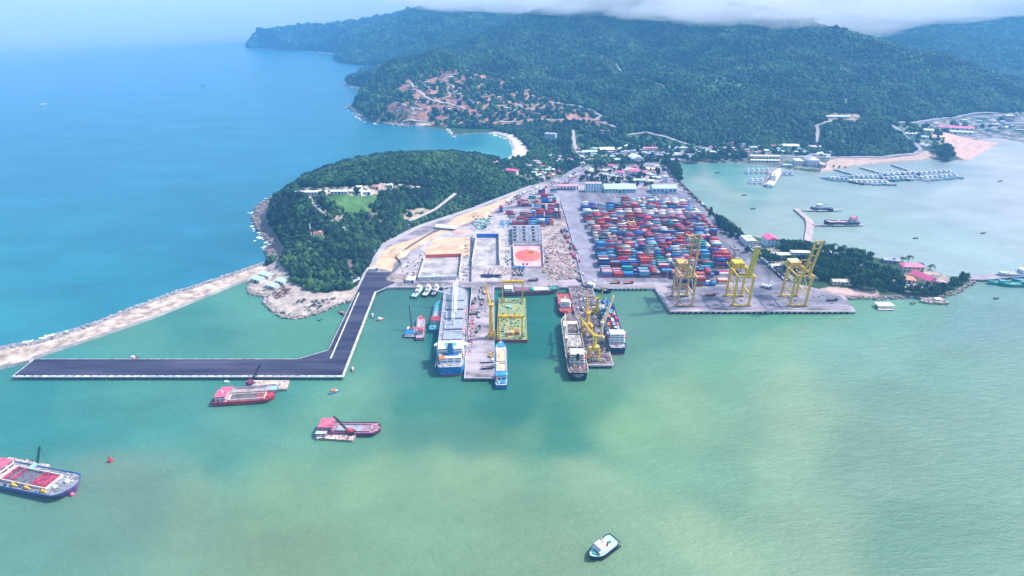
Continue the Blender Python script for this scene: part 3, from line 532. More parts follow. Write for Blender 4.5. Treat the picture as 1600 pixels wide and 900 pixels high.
# roads on the hills
def hill_road(name, px, wd, m, lift=.5):
    P = [np.array(T(x, y)) for x, y in px]; Q = []
    for i in range(len(P) - 1):
        n = max(1, int(np.linalg.norm(P[i + 1][:2] - P[i][:2]) / 18)); Q += [P[i] + (P[i + 1] - P[i]) * k / n for k in range(n)]
    Q.append(P[-1]); Q = np.array(Q); vs = []
    for i, q in enumerate(Q):
        d = Q[min(i + 1, len(Q) - 1)] - Q[max(i - 1, 0)]; d = d[:2] / (np.linalg.norm(d[:2]) + 1e-6); n = np.array((-d[1], d[0])) * wd / 2
        for s in (1, -1):
            x, y = q[:2] + n * s; z = float(height(np.array([x]), np.array([y]))[0]); zc_ = float(height(np.array([q[0]]), np.array([q[1]]))[0]); vs.append((x, y, max(z, zc_) + lift))
    b = MB(); b.add(vs, [(2 * i, 2 * i + 1, 2 * i + 3, 2 * i + 2) for i in range(len(Q) - 1)], m); struct(b.build(name)); return Q
rdm = mat('hill_track', (.46, .42, .40), var=.15, scale=.05)

for i, (px, wd) in enumerate(ROADPX):
    if i != 7: hill_road('hill_road' if i != 6 else 'shore_road', px, wd, rdm if i not in (6, 9) else MATS['road_surface'])
# ---------------- vessels ----------------
def cm(name, c, **k): return mat(name, c, **dict(dict(rough=.5, var=.22, scale=.35), **k))
red = cm('faded_red', (.48, .06, .08), var=.4); blue = cm('hull_blue', (.03, .20, .50)); dblue = cm('navy_hull', (.02, .035, .10)); black = cm('black_hull', (.025, .022, .04)); brown = cm('maroon_hull', (.25, .10, .13)); boot = cm('boot_red', (.45, .05, .06))
gdeck = cm('green_deck', (.10, .38, .30)); rdeck = cm('red_deck', (.48, .11, .12), var=.45); bdeck = cm('blue_deck', (.06, .30, .55)); greyd = cm('grey_deck', (.40, .40, .46)); cream = cm('cream_paint', (.74, .68, .60)); wh = cm('ship_white', (.80, .82, .85), var=.12); hatchm = cm('hatch_grey', (.38, .42, .52), var=.15, stretch=(.3, 3, 1)); dark = cm('dark_opening', (.03, .03, .05)); glass = mat('window_glass', (.05, .07, .11), rough=.15, var=.2, scale=1, spec=.6)
oran = cm('lifeboat_orange', (.85, .25, .06)); yel = cm('crane_yellow', (.92, .50, .005)); yel2 = cm('worn_yellow', (.70, .45, .16)); ylg = cm('yellow_green', (.66, .52, .01)); teal = cm('teal_paint', (.10, .45, .45)); pinkd = cm('pink_roof', (.66, .15, .24), var=.25); rustm = cm('rust', (.30, .13, .09)); coal = mat('coal', (.012, .012, .018), bump=.8, bscale=.5); woodb = cm('worn_timber', (.32, .24, .2)); lgrey = cm('naval_grey', (.58, .63, .68), var=.1); green = cm('boat_green', (.04, .35, .25)); ltblue = cm('light_blue', (.35, .62, .72))
def hull_mesh(root, L, B, Fb, side, bt, deck, bow=.22, stern=.06, sheer=.5, bul=.9, sternw=.86, nst=18, point=.03, bulm=None):
    """hull with flared bow: stations along x, bow at +x"""
    xs = [-1 + 2 * i / nst for i in range(nst + 1)]; hw = []
    xs = sorted(set([-1, -1 + stern, -1 + 2 * stern, 0] + [1 - 2 * bow * (1 - k / 7) for k in range(8)] + [-.6, -.3, .3]));
    def wfn(x):
        u = (x + 1) / 2
        if u < stern * 1.5: return sternw + (1 - sternw) * (u / (stern * 1.5)) ** .6
        if u > 1 - bow: q = (u - 1 + bow) / bow; return max(point, (1 - q ** 2.2) ** .75)
        return 1.0
    def sh_(x): u = (x + 1) / 2; return Fb + sheer * max(0, (u - .6) / .4) ** 2 * Fb + .1 * sheer * Fb * max(0, (.15 - u) / .15)
    b = MB(); n = len(xs); rows = []
    for x in xs:
        w_ = wfn(x) * B / 2; z = sh_(x); wl = w_ * (.93 if x < .3 else .93 - .35 * max(0, (x - .3) / .7)); X = x * L / 2; xw = X - (max(0, x - .7) / .3) * L * .02
        rows.append([(xw, -wl * .8, -2), (xw, -wl, z * .18), (X, -w_, z), (X, -w_, z + bul), (X, -w_ + min(.35, w_ * .5), z + bul), (X, -w_ + min(.35, w_ * .5), z), (X, w_ - min(.35, w_ * .5), z), (X, w_ - min(.35, w_ * .5), z + bul), (X, w_, z + bul), (X, w_, z), (xw, wl, z * .18), (xw, wl * .8, -2)])
    vs = [v for r in rows for v in r]; mt = [bt, side, side, bulm or side, bulm or side, None, bulm or side, bulm or side, side, side, bt]
    for i in range(n - 1):
        for j in range(11):
            if mt[j] is None: continue
            b.add([rows[i][j], rows[i + 1][j], rows[i + 1][j + 1], rows[i][j + 1]], [(0, 1, 2, 3)], mt[j])
    r = rows[0]; b.add(r, [(0, 1, 10, 11)], bt); b.add(r, [(1, 2, 9, 10)], side); b.add([r[2], r[3], r[8], r[9]], [(0, 1, 2, 3)], side)
    r = rows[-1]; b.add(r, [(11, 10, 1, 0)], bt); b.add(r, [(10, 9, 2, 1)], side); b.add([r[2], r[3], r[8], r[9]], [(3, 2, 1, 0)], side)
    b.build('hull', root); d = MB()
    for i in range(n - 1): d.add([rows[i][5], rows[i + 1][5], rows[i + 1][6], rows[i][6]], [(0, 1, 2, 3)], deck)
    d.build('deck', root); return sh_
def vessel(name, label, cat, ps, pb, z, B, side, bt, deck, group=None, **k):
    a = np.array(W(*ps, z)); b = np.array(W(*pb, z)); L = float(np.linalg.norm((b - a)[:2])); c = (a + b) / 2
    t = thing(name, label, cat, (c[0], c[1], 0), math.atan2(b[1] - a[1], b[0] - a[0]), group); hull_mesh(t, L, B, z, side, bt, deck, **k); return t, L
def house(t, x, y, z, sx, sy, tiers, m=None, step=2.6, shrink=.0, name='deckhouse', roof=None, wing=0, win=True, xs=0):
    m = m or wh; b = MB(); wb = MB()
    for k in range(tiers):
        lx = sx * (1 - shrink * k); ly = sy * (1 - shrink * k * .7); X = x + xs * k
        b.cbox(X, y, z + k * step, lx, ly, step - .25, m); b.cbox(X, y, z + (k + 1) * step - .25, lx + .8, ly + .8, .25, roof or m)
        if win:
            hz_ = z + k * step + step * .42
            n = max(1, min(3, int(ly / 3.2)))
            for i in range(n):
                yy = y - ly / 2 + ly * (i + .5) / n; wb.cbox(X + lx / 2, yy, hz_, .12, ly / n * .8, .85, glass); wb.cbox(X - lx / 2, yy, hz_, .12, ly / n * .8, .85, glass)
            n = max(1, min(2, int(lx / 3.5)))
            for i in range(n):
                xx = X - lx / 2 + lx * (i + .5) / n; wb.cbox(xx, y - ly / 2, hz_, lx / n * .78, .12, .85, glass); wb.cbox(xx, y + ly / 2, hz_, lx / n * .78, .12, .85, glass)
    if wing: b.cbox(x + sx * .2, y, z + (tiers - 1) * step, 2.6, wing, .35, m); b.cbox(x + sx * .2, y, z + (tiers - 1) * step + .35, 2.6, wing * .98, .9, m)
    h = b.build(name, t)
    if wb.v: wb.build('window', h)
    return h
def hold(t, x, z, sx, sy, fill=None, rim=None, h=1.0, fz=.0, heap=0, name='cargo_hold'):
    rim = rim or steel; b = MB(); w_ = .5
    for (cx_, cy_, lx, ly) in ((x - sx / 2, 0, w_, sy + w_), (x + sx / 2, 0, w_, sy + w_), (x, -sy / 2, sx - w_ - .01, w_), (x, sy / 2, sx - w_ - .01, w_)): b.cbox(cx_, cy_, z, lx, ly, h, rim)
    b.cbox(x, 0, z + .02, sx - w_ - .02, sy - w_ - .02, .08, dark if fill is None else fill)
    o = b.build(name, t)
    if heap and fill:
        c = MB(); n = 8; m_ = 6
        g = np.random.default_rng(int(abs(x) * 7 + sx)); vs = []
        for i in range(n + 1):
            for j in range(m_ + 1):
                u = i / n; v = j / m_; vs.append((x + (u - .5) * (sx - 1.2), (v - .5) * (sy - 1.2), z + .12 + heap * (math.sin(math.pi * u) * math.sin(math.pi * v)) ** .7 * g.uniform(.7, 1.1)))
        c.add(vs, [(i * (m_ + 1) + j, (i + 1) * (m_ + 1) + j, (i + 1) * (m_ + 1) + j + 1, i * (m_ + 1) + j + 1) for i in range(n) for j in range(m_)], fill); c.build('cargo_heap', t)
    return o
def hatch(t, x, z, sx, sy, m=None, h=1.6, split=1):
    b = MB(); b.cbox(x, 0, z, sx, sy, h, steel, m or hatchm)
    b.cbox(x, 0, z + h, sx * .96, sy * .96, .25, m or hatchm)
    for k in range(4): b.cbox(x - sx * .36 + k * sx * .24, 0, z + h + .25, .3, sy * .9, .12, steel)
    return b.build('hatch_cover', t)
def mast(t, x, y, z, h, m=None, r=.28, arms=1):
    m = m or wh; b = MB().tube((x, y, z), (x, y, z + h), r, m, 6, r * .5)
    if arms: b.bar((x, y - h * .22, z + h * .75), (x, y + h * .22, z + h * .75), .22, m); b.cbox(x, y, z + h * .55, 1, 1, .5, m)
    return b.build('mast', t)
def funnel(t, x, y, z, m, sx=3.5, sy=3, h=5, cap=None):
    b = MB().taper(x, y, z, sx, sy, z + h, sx * .75, sy * .8, m, -.3); b.cbox(x - .3, y, z + h, sx * .6, sy * .6, .6, cap or dark); return b.build('funnel', t)
def deck_crane(t, x, y, z, h, jib, ang, m, tip=4, w_=1.2):
    b = MB().tube((x, y, z), (x, y, z + h), w_, m, 8, w_ * .8); b.cbox(x, y, z + h, w_ * 2.6, w_ * 2.2, 2.4, m); c = b.build('deck_crane', t)
    j = MB(); e = (x + jib * math.cos(ang), y + jib * math.sin(ang), z + h + tip); j.lattice((x, y, z + h + 1.6), e, 1.4, m, 5, .3, .6); j.build('jib', c); return c
def lifeboat(t, x, y, z, s=1.0, m=None):
    b = MB(); m = m or oran; b.ball((x, y, z), 1.0 * s, m, .8, 8); v = b.v; b.v = [((p_[0] - x) * 2.8 + x, p_[1], p_[2]) for p_ in v]; b.cbox(x, y, z - .2, 3 * s, 1.6 * s, .9 * s, m); return b.build('lifeboat', t)
def rails(t, L, B, z, m=None, x0=-.95, x1=.6):
    b = MB(); m = m or wh
    for s in (-1, 1):
        b.bar((x0 * L / 2, s * B * .485, z + 1.1), (x1 * L / 2, s * B * .485, z + 1.1), .15, m)
        n = int(L / 5)
        for k in range(n + 1): x = (x0 + (x1 - x0) * k / n) * L / 2; b.bar((x, s * B * .485, z), (x, s * B * .485, z + 1.1), .14, m)
    return b.build('railing', t)
def clutter(t, x0, x1, y0, y1, z, n, ms, seed=1, s=1.0, name='deck_gear'):
    g = np.random.default_rng(seed); b = MB()
    for k in range(n):
        x = g.uniform(x0, x1); y = g.uniform(y0, y1); m = ms[g.integers(0, len(ms))]; q = g.random()
        if q < .4: b.cbox(x, y, z + .01 * k % .05, g.uniform(.5, 2) * s, g.uniform(.5, 1.6) * s, g.uniform(.3, 1.2) * s, m)
        elif q < .7: b.tube((x, y, z), (x, y, z + g.uniform(.5, 1.6) * s), g.uniform(.2, .6) * s, m, 6)
        else: b.bar((x, y, z + .3), (x + g.uniform(-2, 2) * s, y + g.uniform(-2, 2) * s, z + .3), .3 * s, m)
    return b.build(name, t)

# 1 large grey bulk carrier, stern towards the camera
t, L = vessel('bulk_carrier', 'large grey bulk carrier with white bridge and blue funnel alongside the broad pier', 'cargo ship', (703.5,575), (713.5,449), 9, 28, blue, boot, greyd, bulm=greyd, bow=.13, sheer=.2, sternw=.72, stern=.05)
h0 = -L / 2; MB().cbox(h0 + L * .055, 0, 9.03, L * .09, 19, .1, wh).build('aft_deck', t); MB().cbox(h0 + L * .115, 0, 14.6, L * .075, 5.4, 3.2, blue).cbox(h0 + L * .085, 0, 14.6, 5, 15, .5, blue).build('funnel_casing', t)
for k, (a, b_) in enumerate(((.285, .385), (.41, .51), (.545, .635), (.665, .755), (.785, .865))): hatch(t, h0 + L * (a + b_) / 2, 9, L * (b_ - a), 19)
sup = house(t, h0 + L * .135, 0, 9, L * .09, 24, 4, wh, 2.8, .03, wing=32)
house(t, h0 + L * .085, 0, 9, L * .07, 20, 2, wh, 2.8, name='aft_house')
MB().cbox(h0 + L * .195, 0, 9.05, L * .05, 21, 1.2, gdeck).build('green_platform', t)
MB().cbox(h0 + L * .135, 0, 20.3, 5, 11, .3, teal).build('bridge_roof', t)
funnel(t, h0 + L * .10, 0, 17.8, blue, 8, 5.5, 5.5); mast(t, h0 + L * .15, 0, 20.4, 8); mast(t, h0 + L * .95, 0, 9, 12, r=.5)
for s in (-1, 1):
    MB().cbox(h0 + L * .17, s * 13.2, 9, 3, 2.4, 9, wh).build('bridge_wing_tower', t); lifeboat(t, h0 + L * .1, s * 11.5, 13.4, 1.3, teal if s > 0 else oran)
ctop = MB(); ctop.lattice((h0 + L * .50, .8, 14), (h0 + L * .93, 1.5, 21), 2.2, wh, 14, .4); ctop.lattice((h0 + L * .60, -1.6, 13), (h0 + L * 1.0, -1.2, 20), 1.6, wh, 12, .35)
for x in (.46, .58, .70, .92): ctop.tube((h0 + L * x, 0, 9), (h0 + L * x, 0, 20), .8, wh, 8)
ctop.build('cargo_boom', t)
MB().lattice((h0 + L * .80, 2, 16), (h0 + L * .86, 30, 20), 1.2, wh, 8, .3, .7).build('side_boom', t)
rails(t, L, 28, 9, wh, -.98, .75); clutter(t, h0 + 2, h0 + L * .05, -9, 9, 9, 26, [wh, teal, cream, rustm], 3); clutter(t, h0 + L * .88, h0 + L * .96, -7, 7, 9, 16, [wh, steel, cream], 4)
clutter(t, h0 + L * .28, h0 + L * .85, -13, -10.5, 9, 50, [wh, pink, steel, greyd], 5, .8); clutter(t, h0 + L * .28, h0 + L * .85, 10.5, 13, 9, 50, [wh, steel, greyd], 6, .8)
MB().cbox(h0 + L * .70, -11.8, 9.04, L * .18, 3.2, .06, pink).cbox(h0 + L * .40, -11.8, 9.04, L * .08, 3, .06, pink).build('spilled_red_dust', t)
MB().cbox(h0 + L * .055, 7.5, 14.9, 6, 5, .25, oran).build('pink_awning', t)
# 2 blue and red lighter outside of the bulk carrier
t, L = vessel('lighter', 'blue hulled lighter with red deckhouse lying outside the grey bulk carrier', 'cargo boat', (677.5,516), (688,472), 3.5, 11, blue, boot, teal, bow=.12)
hold(t, L * .17, 3.5, L * .48, 8, greyd); house(t, -L * .25, 0, 3.5, 8, 8.5, 2, wh, roof=red); clutter(t, -L * .47, -L * .36, -4, 4, 3.5, 8, [blue, red], 8); mast(t, L * .45, 0, 3.5, 5); MB().cbox(-L * .13, 0, 3.6, 5, 8.5, .5, red).build('red_platform', t)
# 3 small freighter
t, L = vessel('coaster', 'small pink and grey coaster moored beside the crane barge', 'cargo boat', (656.5,529), (658.5,494), 2.6, 9.4, cm('dusky_hull', (.35, .22, .30)), black, cm('dusky_deck', (.50, .36, .42)), bow=.25)
hold(t, L * .1, 2.6, L * .42, 6.2, greyd, cream); house(t, -L * .27, 0, 2.6, 6, 6, 2, wh, roof=rdeck); MB().cbox(L * .38, 0, 2.7, 5, 4.5, .9, red).build('forecastle', t)
# 4 crane barge, blue roof
a = W(642, 518, 2); t = thing('crane_barge', 'small crane barge with a blue canopy and tall thin jib', 'barge', (a[0], a[1], 0)); MB().box(-5.2, 5.2, -10, 10, -1, 2, dblue, cream).build('hull', t); MB().cbox(0, -5, 2, 8.4, 7, 2.6, wh, blue).cbox(0, -5, 4.6, 9, 7.8, .3, blue).build('blue_canopy', t)
cr = MB().cbox(.5, 3.5, 2, 4, 4, 2.6, rustm).build('crane_cab', t); MB().lattice((.5, 4, 4), (-2, 13, 26), 1.1, black, 9, .3, .5).build('jib', cr); clutter(t, -4, 4, -1, 9, 2, 14, [rustm, cream, dark, red], 9, .8)
# tugs and workboats at the quay
def tug(label, ps, pb, side, deck, group=None, B=8.5, z=2.2, tiers=2, top=wh, red_f=None, name='tugboat'):
    t, L = vessel(name, label, 'tugboat', ps, pb, z, B, side, black, deck, group, bow=.42, stern=.1, sheer=.45, sternw=.8, bul=.8, bulm=side)
    n = 9; fl = []
    for s in (-1, 1):
        for k in range(n):
            x = -.46 * L + k * L * .8 / n; ww = B / 2 * (1 if x < .05 * L else (1 - ((x - .05 * L) / (.45 * L)) ** 2.2) ** .75); fl.append((x, s * (ww + .3), z * .45))
    rep('tyre_fender', t, MB().tube((0, -.25, 0), (0, .25, 0), .75, rustd, 8), fl)
    house(t, L * .06, 0, z, L * .38, B * .62, 1, top, 2.4, roof=top); house(t, L * .12, 0, z + 2.4, L * .17, B * .5, tiers - 1, top, 2.5, name='wheelhouse')
    for s in (-1, 1): funnel(t, -L * .07, s * B * .2, z + 2.4, red_f or top, 1.3, 1.1, 2.4)
    mast(t, L * .06, 0, z + 2.4 * tiers, 5.5); MB().tube((-L * .3, 0, z), (-L * .3, 0, z + 1.1), .55, steel, 8).tube((-L * .3, -1.2, z + 1), (-L * .3, 1.2, z + 1), .25, steel, 6).build('towing_winch', t); MB().cbox(L * .33, 0, z + .3, 1.6, 2.2, 1.2, teal).build('bow_winch', t); clutter(t, -L * .22, -L * .12, -B * .3, B * .3, z, 8, [rustm, wh, steel], int(L * 10) % 97, .6)
    return t
tug('green and white workboat moored nearest the dark causeway', (646,464), (661,446), green, lgrey, name='workboat', B=8); tug('white workboat between the green one and the slim grey one', (663,462), (674,446), dblue, wh, name='workboat', B=7.4); tug('slim grey workboat third along the quay', (676,461), (687,446), black, greyd, name='workboat', B=6); tug('smallest white launch squeezed beside the bulk carrier bow', (695,456), (692.5,446), black, wh, name='launch', B=4.4, z=1.6, tiers=1)
tug('dark blue and white tugboat alone on the open water near the bottom edge', (960.5,841), (922,871), dblue, cm('pale_green_deck', (.45, .80, .68), var=.1), B=10.2, z=2.6, tiers=2, red_f=rdeck)
# 5 floating dock barge with two portal frames
a = np.array(W(797, 500, 3)); x0 = W(776, 531, 3)[0] - a[0]; x1 = W(824, 531, 3)[0] - a[0]; y0 = W(800, 531, 3)[1] - a[1]; y1 = W(800, 466, 3)[1] - a[1]
t = thing('deck_barge', 'wide yellow green deck barge with a red end moored between the piers', 'barge', (a[0], a[1], 0)); olive = mat('olive_deck', (.40, .42, .14), var=.4, scale=.25, col2=(.12, .24, .18))
MB().box(x0, x1, y0, y1, -2, 3, black, olive).build('hull', t); MB().box(x0 - .1, x1 + .1, y0 - .5, y0 - .01, -.5, 3.4, red).build('red_end_plate', t)
cl = []
for k in range(26):
    y = y0 + (y1 - y0) * (k + .5) / 26
    for x in (x0 + .6, x1 - .6): cl.append((x, y, 3))
rep('edge_post', t, MB().tube((0, 0, 0), (0, 0, 1.1), .45, yel2, 6), cl); clutter(t, x0 + 3, x1 - 3, y0 + 3, y1 - 3, 3, 170, [olive, steel, green, rustm, yel2, dark], 11, 1.2)
g_ = MB().cbox(-1.5, y0 + 11, 3, 3, 5, 3.2, pink).cbox(3, y0 + 11.5, 3, 3, 5.5, 3, yel).cbox(8, y0 + 13, 3, 3, 7, 3, rdeck); g_.build('deck_tanks', t); MB().tube((-1, y1 - 22, 3), (-1, y1 - 22, 5), 2.4, ltblue, 12).build('round_tank', t)
def portal(label, xl, xr, yb, h):
    A = W(xl, yb, 3); B_ = W(xr, yb, 3); p_ = thing('gantry_crane', label, 'gantry crane', ((A[0] + B_[0]) / 2, A[1], 3), 0, 'yellow portal gantries on the deck barge'); w_ = (B_[0] - A[0]) / 2
    for s in (-1, 1):
        l_ = MB(); l_.bar((s * w_, 2.5, 0), (s * w_, .8, h), 1.3, yel).bar((s * w_, -2.5, 0), (s * w_, -.8, h), 1.3, yel).bar((s * w_, -3.2, .3), (s * w_, 3.2, .3), .8, yel).bar((s * w_, -1.8, h * .4), (s * w_, 1.8, h * .4), .5, yel); l_.build('leg', p_)
    MB().box(-w_ - .8, w_ + .8, -1.4, -.4, h - .4, h + 2.2, yel).box(-w_ - .8, w_ + .8, .4, 1.4, h - .4, h + 2.2, yel).cbox(-w_, 0, h, .8, 1.6, 1, yel).cbox(w_, 0, h, .8, 1.6, 1, yel).build('bridge_beam', p_); MB().cbox(.5, 0, h + 1.5, 4, 3, 1.3, yel, yel2).tube((.5, 0, h - 4), (.5, 0, h), .12, dark, 4).cbox(.5, 0, h - 5.2, 1, 1, 1.2, dark).build('trolley', p_)
portal('yellow portal gantry at the far end of the deck barge', 785.3, 816.5, 469, 22.5); portal('yellow portal gantry standing over the near half of the deck barge', 779.5, 815.5, 527, 23)
# 6 blue sand boat
sandl = mat('cargo_sand', (.80, .55, .36), var=.12, scale=.4)
t, L = vessel('sand_boat', 'blue bulk boat with two open holds of sand at the pier end', 'cargo boat', (783.5,603), (783,535), 3.6, 11.6, blue, dblue, cream, bow=.2, sheer=.5)
hold(t, L * .16, 3.6, L * .27, 8.4, sandl, cream, 1.4, heap=1.6); hold(t, -L * .13, 3.6, L * .22, 8.4, sandl, cream, 1.4, heap=1.2); house(t, -L * .33, 0, 3.6, 7, 9, 2, wh, roof=bdeck, wing=11); MB().cbox(-L * .42, 0, 3.7, 6, 8, 1, bdeck).build('aft_deck', t); MB().cbox(L * .41, 0, 4.6, 8, 7, .5, bdeck).build('forecastle', t); mast(t, -L * .3, 0, 8.8, 6); mast(t, L * .38, 0, 5, 6); clutter(t, -L * .47, -L * .38, -4, 4, 4.6, 12, [bdeck, wh], 13, .7); lifeboat(t, -L * .4, 4, 5.6, .7)
# 7 brown coaster along the quay
t, L = vessel('coaster', 'long maroon coaster with a white hatch lying along the quay behind the deck barge', 'cargo ship', (786,455), (873,452), 4.2, 11, brown, brown, greyd, bow=.16, sheer=.6)
hatch(t, L * .17, 4.2, L * .26, 7.6, wh); hatch(t, -L * .16, 4.2, L * .26, 7.6, cm('maroon_hatch', (.30, .12, .18))); MB().cbox(L * .42, 0, 5.5, 9, 6.5, 1.0, green).build('green_forecastle', t); MB().cbox(L * .02, 0, 4.2, 4, 7, 2.4, green).build('green_mast_house', t); house(t, -L * .40, 0, 4.2, 9, 8.5, 2, wh); mast(t, L * .36, 0, 5, 9); mast(t, L * .02, 0, 6.6, 8)
# 8 red supply vessel
t, L = vessel('supply_vessel', 'bright red supply vessel with white wheelhouse at the landward end of the crane pier', 'supply boat', (880.5,459), (885,492), 3.6, 15.5, red, boot, rdeck, bow=.22, sheer=.35, bul=1.4)
house(t, L * .12, 0, 3.6, 8, 11, 3, wh, 2.5, .1, wing=12.5); mast(t, L * .12, 0, 11, 6); funnel(t, L * .0, 4.6, 3.6, cream, 2, 1.6, 5); funnel(t, L * .0, -4.6, 3.6, cream, 2, 1.6, 5); clutter(t, -L * .45, -L * .08, -6, 6, 3.6, 22, [rdeck, cream, yel, red], 15, .9); MB().cbox(L * .33, 0, 4.4, 5, 5, .8, rdeck).build('forecastle', t)
# 9 dark general cargo ship
t, L = vessel('cargo_ship', 'dark hulled general cargo ship with cream bridge on the left side of the crane pier', 'cargo ship', (904,584), (889,494), 7.5, 19, black, black, cm('brown_deck', (.20, .14, .14), var=.4), bow=.16, sheer=.3, sternw=.8, bulm=cream)
hold(t, L * .22, 7.5, L * .18, 14, coal, MATS['dirty_cream'] if 'dirty_cream' in MATS else cream, 2.2); b = MB().cbox(L * .345, 0, 7.5, L * .05, 15, 1.8, cream).cbox(0.0 * L, 0, 7.5, L * .2, 15, 2.2, cm('dirty_cream', (.50, .44, .40), var=.4)); 
for k in range(5): b.cbox(-.08 * L + k * .04 * L, 0, 9.7, .4, 14.6, .15, greyd)
b.build('hatch_cover', t); clutter(t, -L * .24, -L * .12, -7, 7, 7.5, 46, [coal, dark, wh, steel], 16, 1.1)
for x in (.12, -.10): deck_crane(t, x * L, 8, 7.5, 10, 24, -.1, cream, 2, 1.5)
house(t, -L * .31, 0, 7.5, L * .11, 14, 4, cream, 2.7, .06, wing=17); funnel(t, -L * .38, 0, 15, black, 3.6, 3, 5); clutter(t, -L * .48, -L * .25, -8, 8, 7.5, 60, [rdeck, wh, cream, dark], 17, .9); lifeboat(t, -L * .32, -8.2, 13.5, 1.2, red); lifeboat(t, -L * .32, 8.2, 13.5, 1.2, red); clutter(t, L * .40, L * .47, -5, 5, 8, 22, [red, rdeck, steel], 18, .9); mast(t, L * .42, 0, 8, 10, cream, .5); mast(t, -L * .3, 0, 18.3, 7)
nm_ = MB(); g_ = np.random.default_rng(3)
for zc0, n0, hh in ((5.6, 9, 1.1), (3.7, 5, 1.3)):
    for q in range(n0): yy = (q - (n0 - 1) / 2) * 1.15; nm_.box(-L / 2 - .16, -L / 2 - .02, yy - .38, yy - .12, zc0, zc0 + hh, wh).box(-L / 2 - .16, -L / 2 - .02, yy - .12, yy + .38, zc0 + hh * g_.choice([0, .4, .75]), zc0 + hh * g_.choice([.2, .6, 1.0]) + .12, wh)
nm_.build('ship_name', t); rails(t, L, 19, 8.3, cream, -.98, .6)
# 10 container ship
t, L = vessel('container_ship', 'small container ship with white aft bridge on the right side of the crane pier', 'container ship', (966,545), (945,471), 6.5, 17.5, dblue, boot, greyd, bow=.16, sheer=.35, sternw=.8)
house(t, -L * .36, 0, 6.5, L * .10, 15, 4, wh, 2.7, .05, wing=18.5); funnel(t, -L * .28, 0, 12, dblue, 4, 5, 6, wh); mast(t, -L * .36, 0, 17.3, 7); clutter(t, -L * .48, -L * .42, -6, 6, 6.5, 20, [dark, wh, steel, rdeck], 19, .9); lifeboat(t, -L * .36, 8.8, 12.2, 1.3, red); lifeboat(t, -L * .36, -8.8, 12.2, 1.3, red); mast(t, L * .44, 0, 7.5, 8); MB().cbox(L * .06, 0, 6.5, L * .62, 14.6, 1.0, greyd).build('hatch_cover', t)
CSHIP = (t, L)
# 11 dark ferry behind the container ship
t, L = vessel('dredger', 'dark flat workboat moored at the head of the dock behind the container ship', 'workboat', (916,447), (955,455.5), 2.4, 8, black, black, dark, bow=.3); house(t, -L * .3, 0, 2.4, 8, 5.5, 2, wh); clutter(t, -L * .1, L * .35, -3, 3, 2.4, 18, [steel, wh, dark], 21, .7)
# barges left
def pontoon(name, label, corners, z, m, side=woodb):
    P = PL(corners, z); c = np.mean(P, 0); t = thing(name, label, 'barge', (c[0], c[1], 0)); MB().prism([(p_[0] - c[0], p_[1] - c[1]) for p_ in P], -1, z, m, side).build('hull', t); return t, [(p_[0] - c[0], p_[1] - c[1]) for p_ in P]
def crawler(label, px, py, z, tip, tz, cab=red, jib=black, parent=None, name='crawler_crane', base=None):
    a = np.array(W(px, py, z)); b = np.array(W(*tip, tz)); t = thing(name, label, 'crane', tuple(a), math.atan2(b[1] - a[1], b[0] - a[0])); Lh = float(np.linalg.norm((b - a)[:2]))
    for s in (-1, 1): MB().cbox(0, s * 1.7, 0, 6, 1, 1.1, dark).tube((-2.4, s * 1.2, .6), (-2.4, s * 2.2, .6), .6, dark, 8).build('track', t)
    MB().cbox(0, 0, 1.1, 1.8, 1.8, .5, dark).cbox(-.8, 0, 1.6, 5.4, 3.2, 2.2, cab).cbox(-3.4, 0, 1.7, 1.2, 3.3, 1.6, dark).build('cab', t)
    MB().lattice((1.6, 0, 2.2), (Lh, 0, tz - z), 1.3, jib, max(6, int((tz - z) / 3)), .32, .6).build('jib', t); MB().bar((-3, 0, 3.6), (-2.4, 0, 7), .25, jib).bar((-2.4, 0, 7), (Lh, 0, tz - z), .12, dark).bar((Lh, 0, tz - z), (Lh, 0, (tz - z) * .4), .12, dark).build('hoist_rope', t); return t
t, Q = pontoon('flat_barge', 'pale flat barge with sand heaps moored under the dark jetty', [(379,608),(386,594),(453,594),(448,608)], 2.0, mat('barge_deck', (.58, .47, .44), var=.35, scale=.3)); clutter(t, -18, 18, -5, 5, 2, 26, [woodb, cream, pink, rustm, sandl], 23, 1); MB().taper(2, 0, 2, 14, 7, 3.6, 6, 3, sandl).build('sand_heap', t)
crawler('maroon crawler crane on the flat barge beneath the dark jetty', 392, 600, 2, (407, 569), 14, cm('maroon_cab', (.3, .05, .12)))
t, L = vessel('hopper_barge', 'grey blue hopper barge between the red barge and the dark jetty', 'barge', (345,613), (436,607), 3.0, 11, cm('slate_hull', (.28, .27, .42)), black, greyd, bow=.14, sheer=.3); hold(t, 0, 3, L * .56, 7, dirt, greyd, 1.4); MB().cbox(L * .42, 0, 3.6, 6, 6, .6, ltblue).build('forecastle', t); house(t, -L * .40, 0, 3, 9, 8, 1, wh, roof=pinkd)
t, L = vessel('hopper_barge', 'long red hopper barge with a pink roofed wheelhouse below the dark jetty', 'barge', (334,624), (430,618), 3.2, 13, red, boot, rdeck, bow=.14, sheer=.3); hold(t, L * .05, 3.2, L * .58, 8, mat('wet_mud', (.16, .13, .15)), cream, 1.6); house(t, -L * .36, 1, 3.2, L * .17, 10, 2, wh, 2.6, roof=pinkd); clutter(t, -L * .47, -L * .26, -5.5, 5.5, 3.2, 22, [wh, steel, cream, red], 25, .8); MB().cbox(L * .42, 0, 4, 6, 7, .5, red).build('forecastle', t); mast(t, -L * .33, 0, 8.4, 4)
t, Q = pontoon('crane_pontoon', 'cream crane pontoon moored alongside the maroon hopper in the lower left', [(493,684),(503,672),(560,674),(551,688)], 2.0, MATS['barge_deck']); house(t, -12, 1, 2, 8, 5, 1, lgrey, 2.8); clutter(t, -16, 14, -5, 5, 2, 34, [rustm, wh, red, woodb, steel], 27, .9)
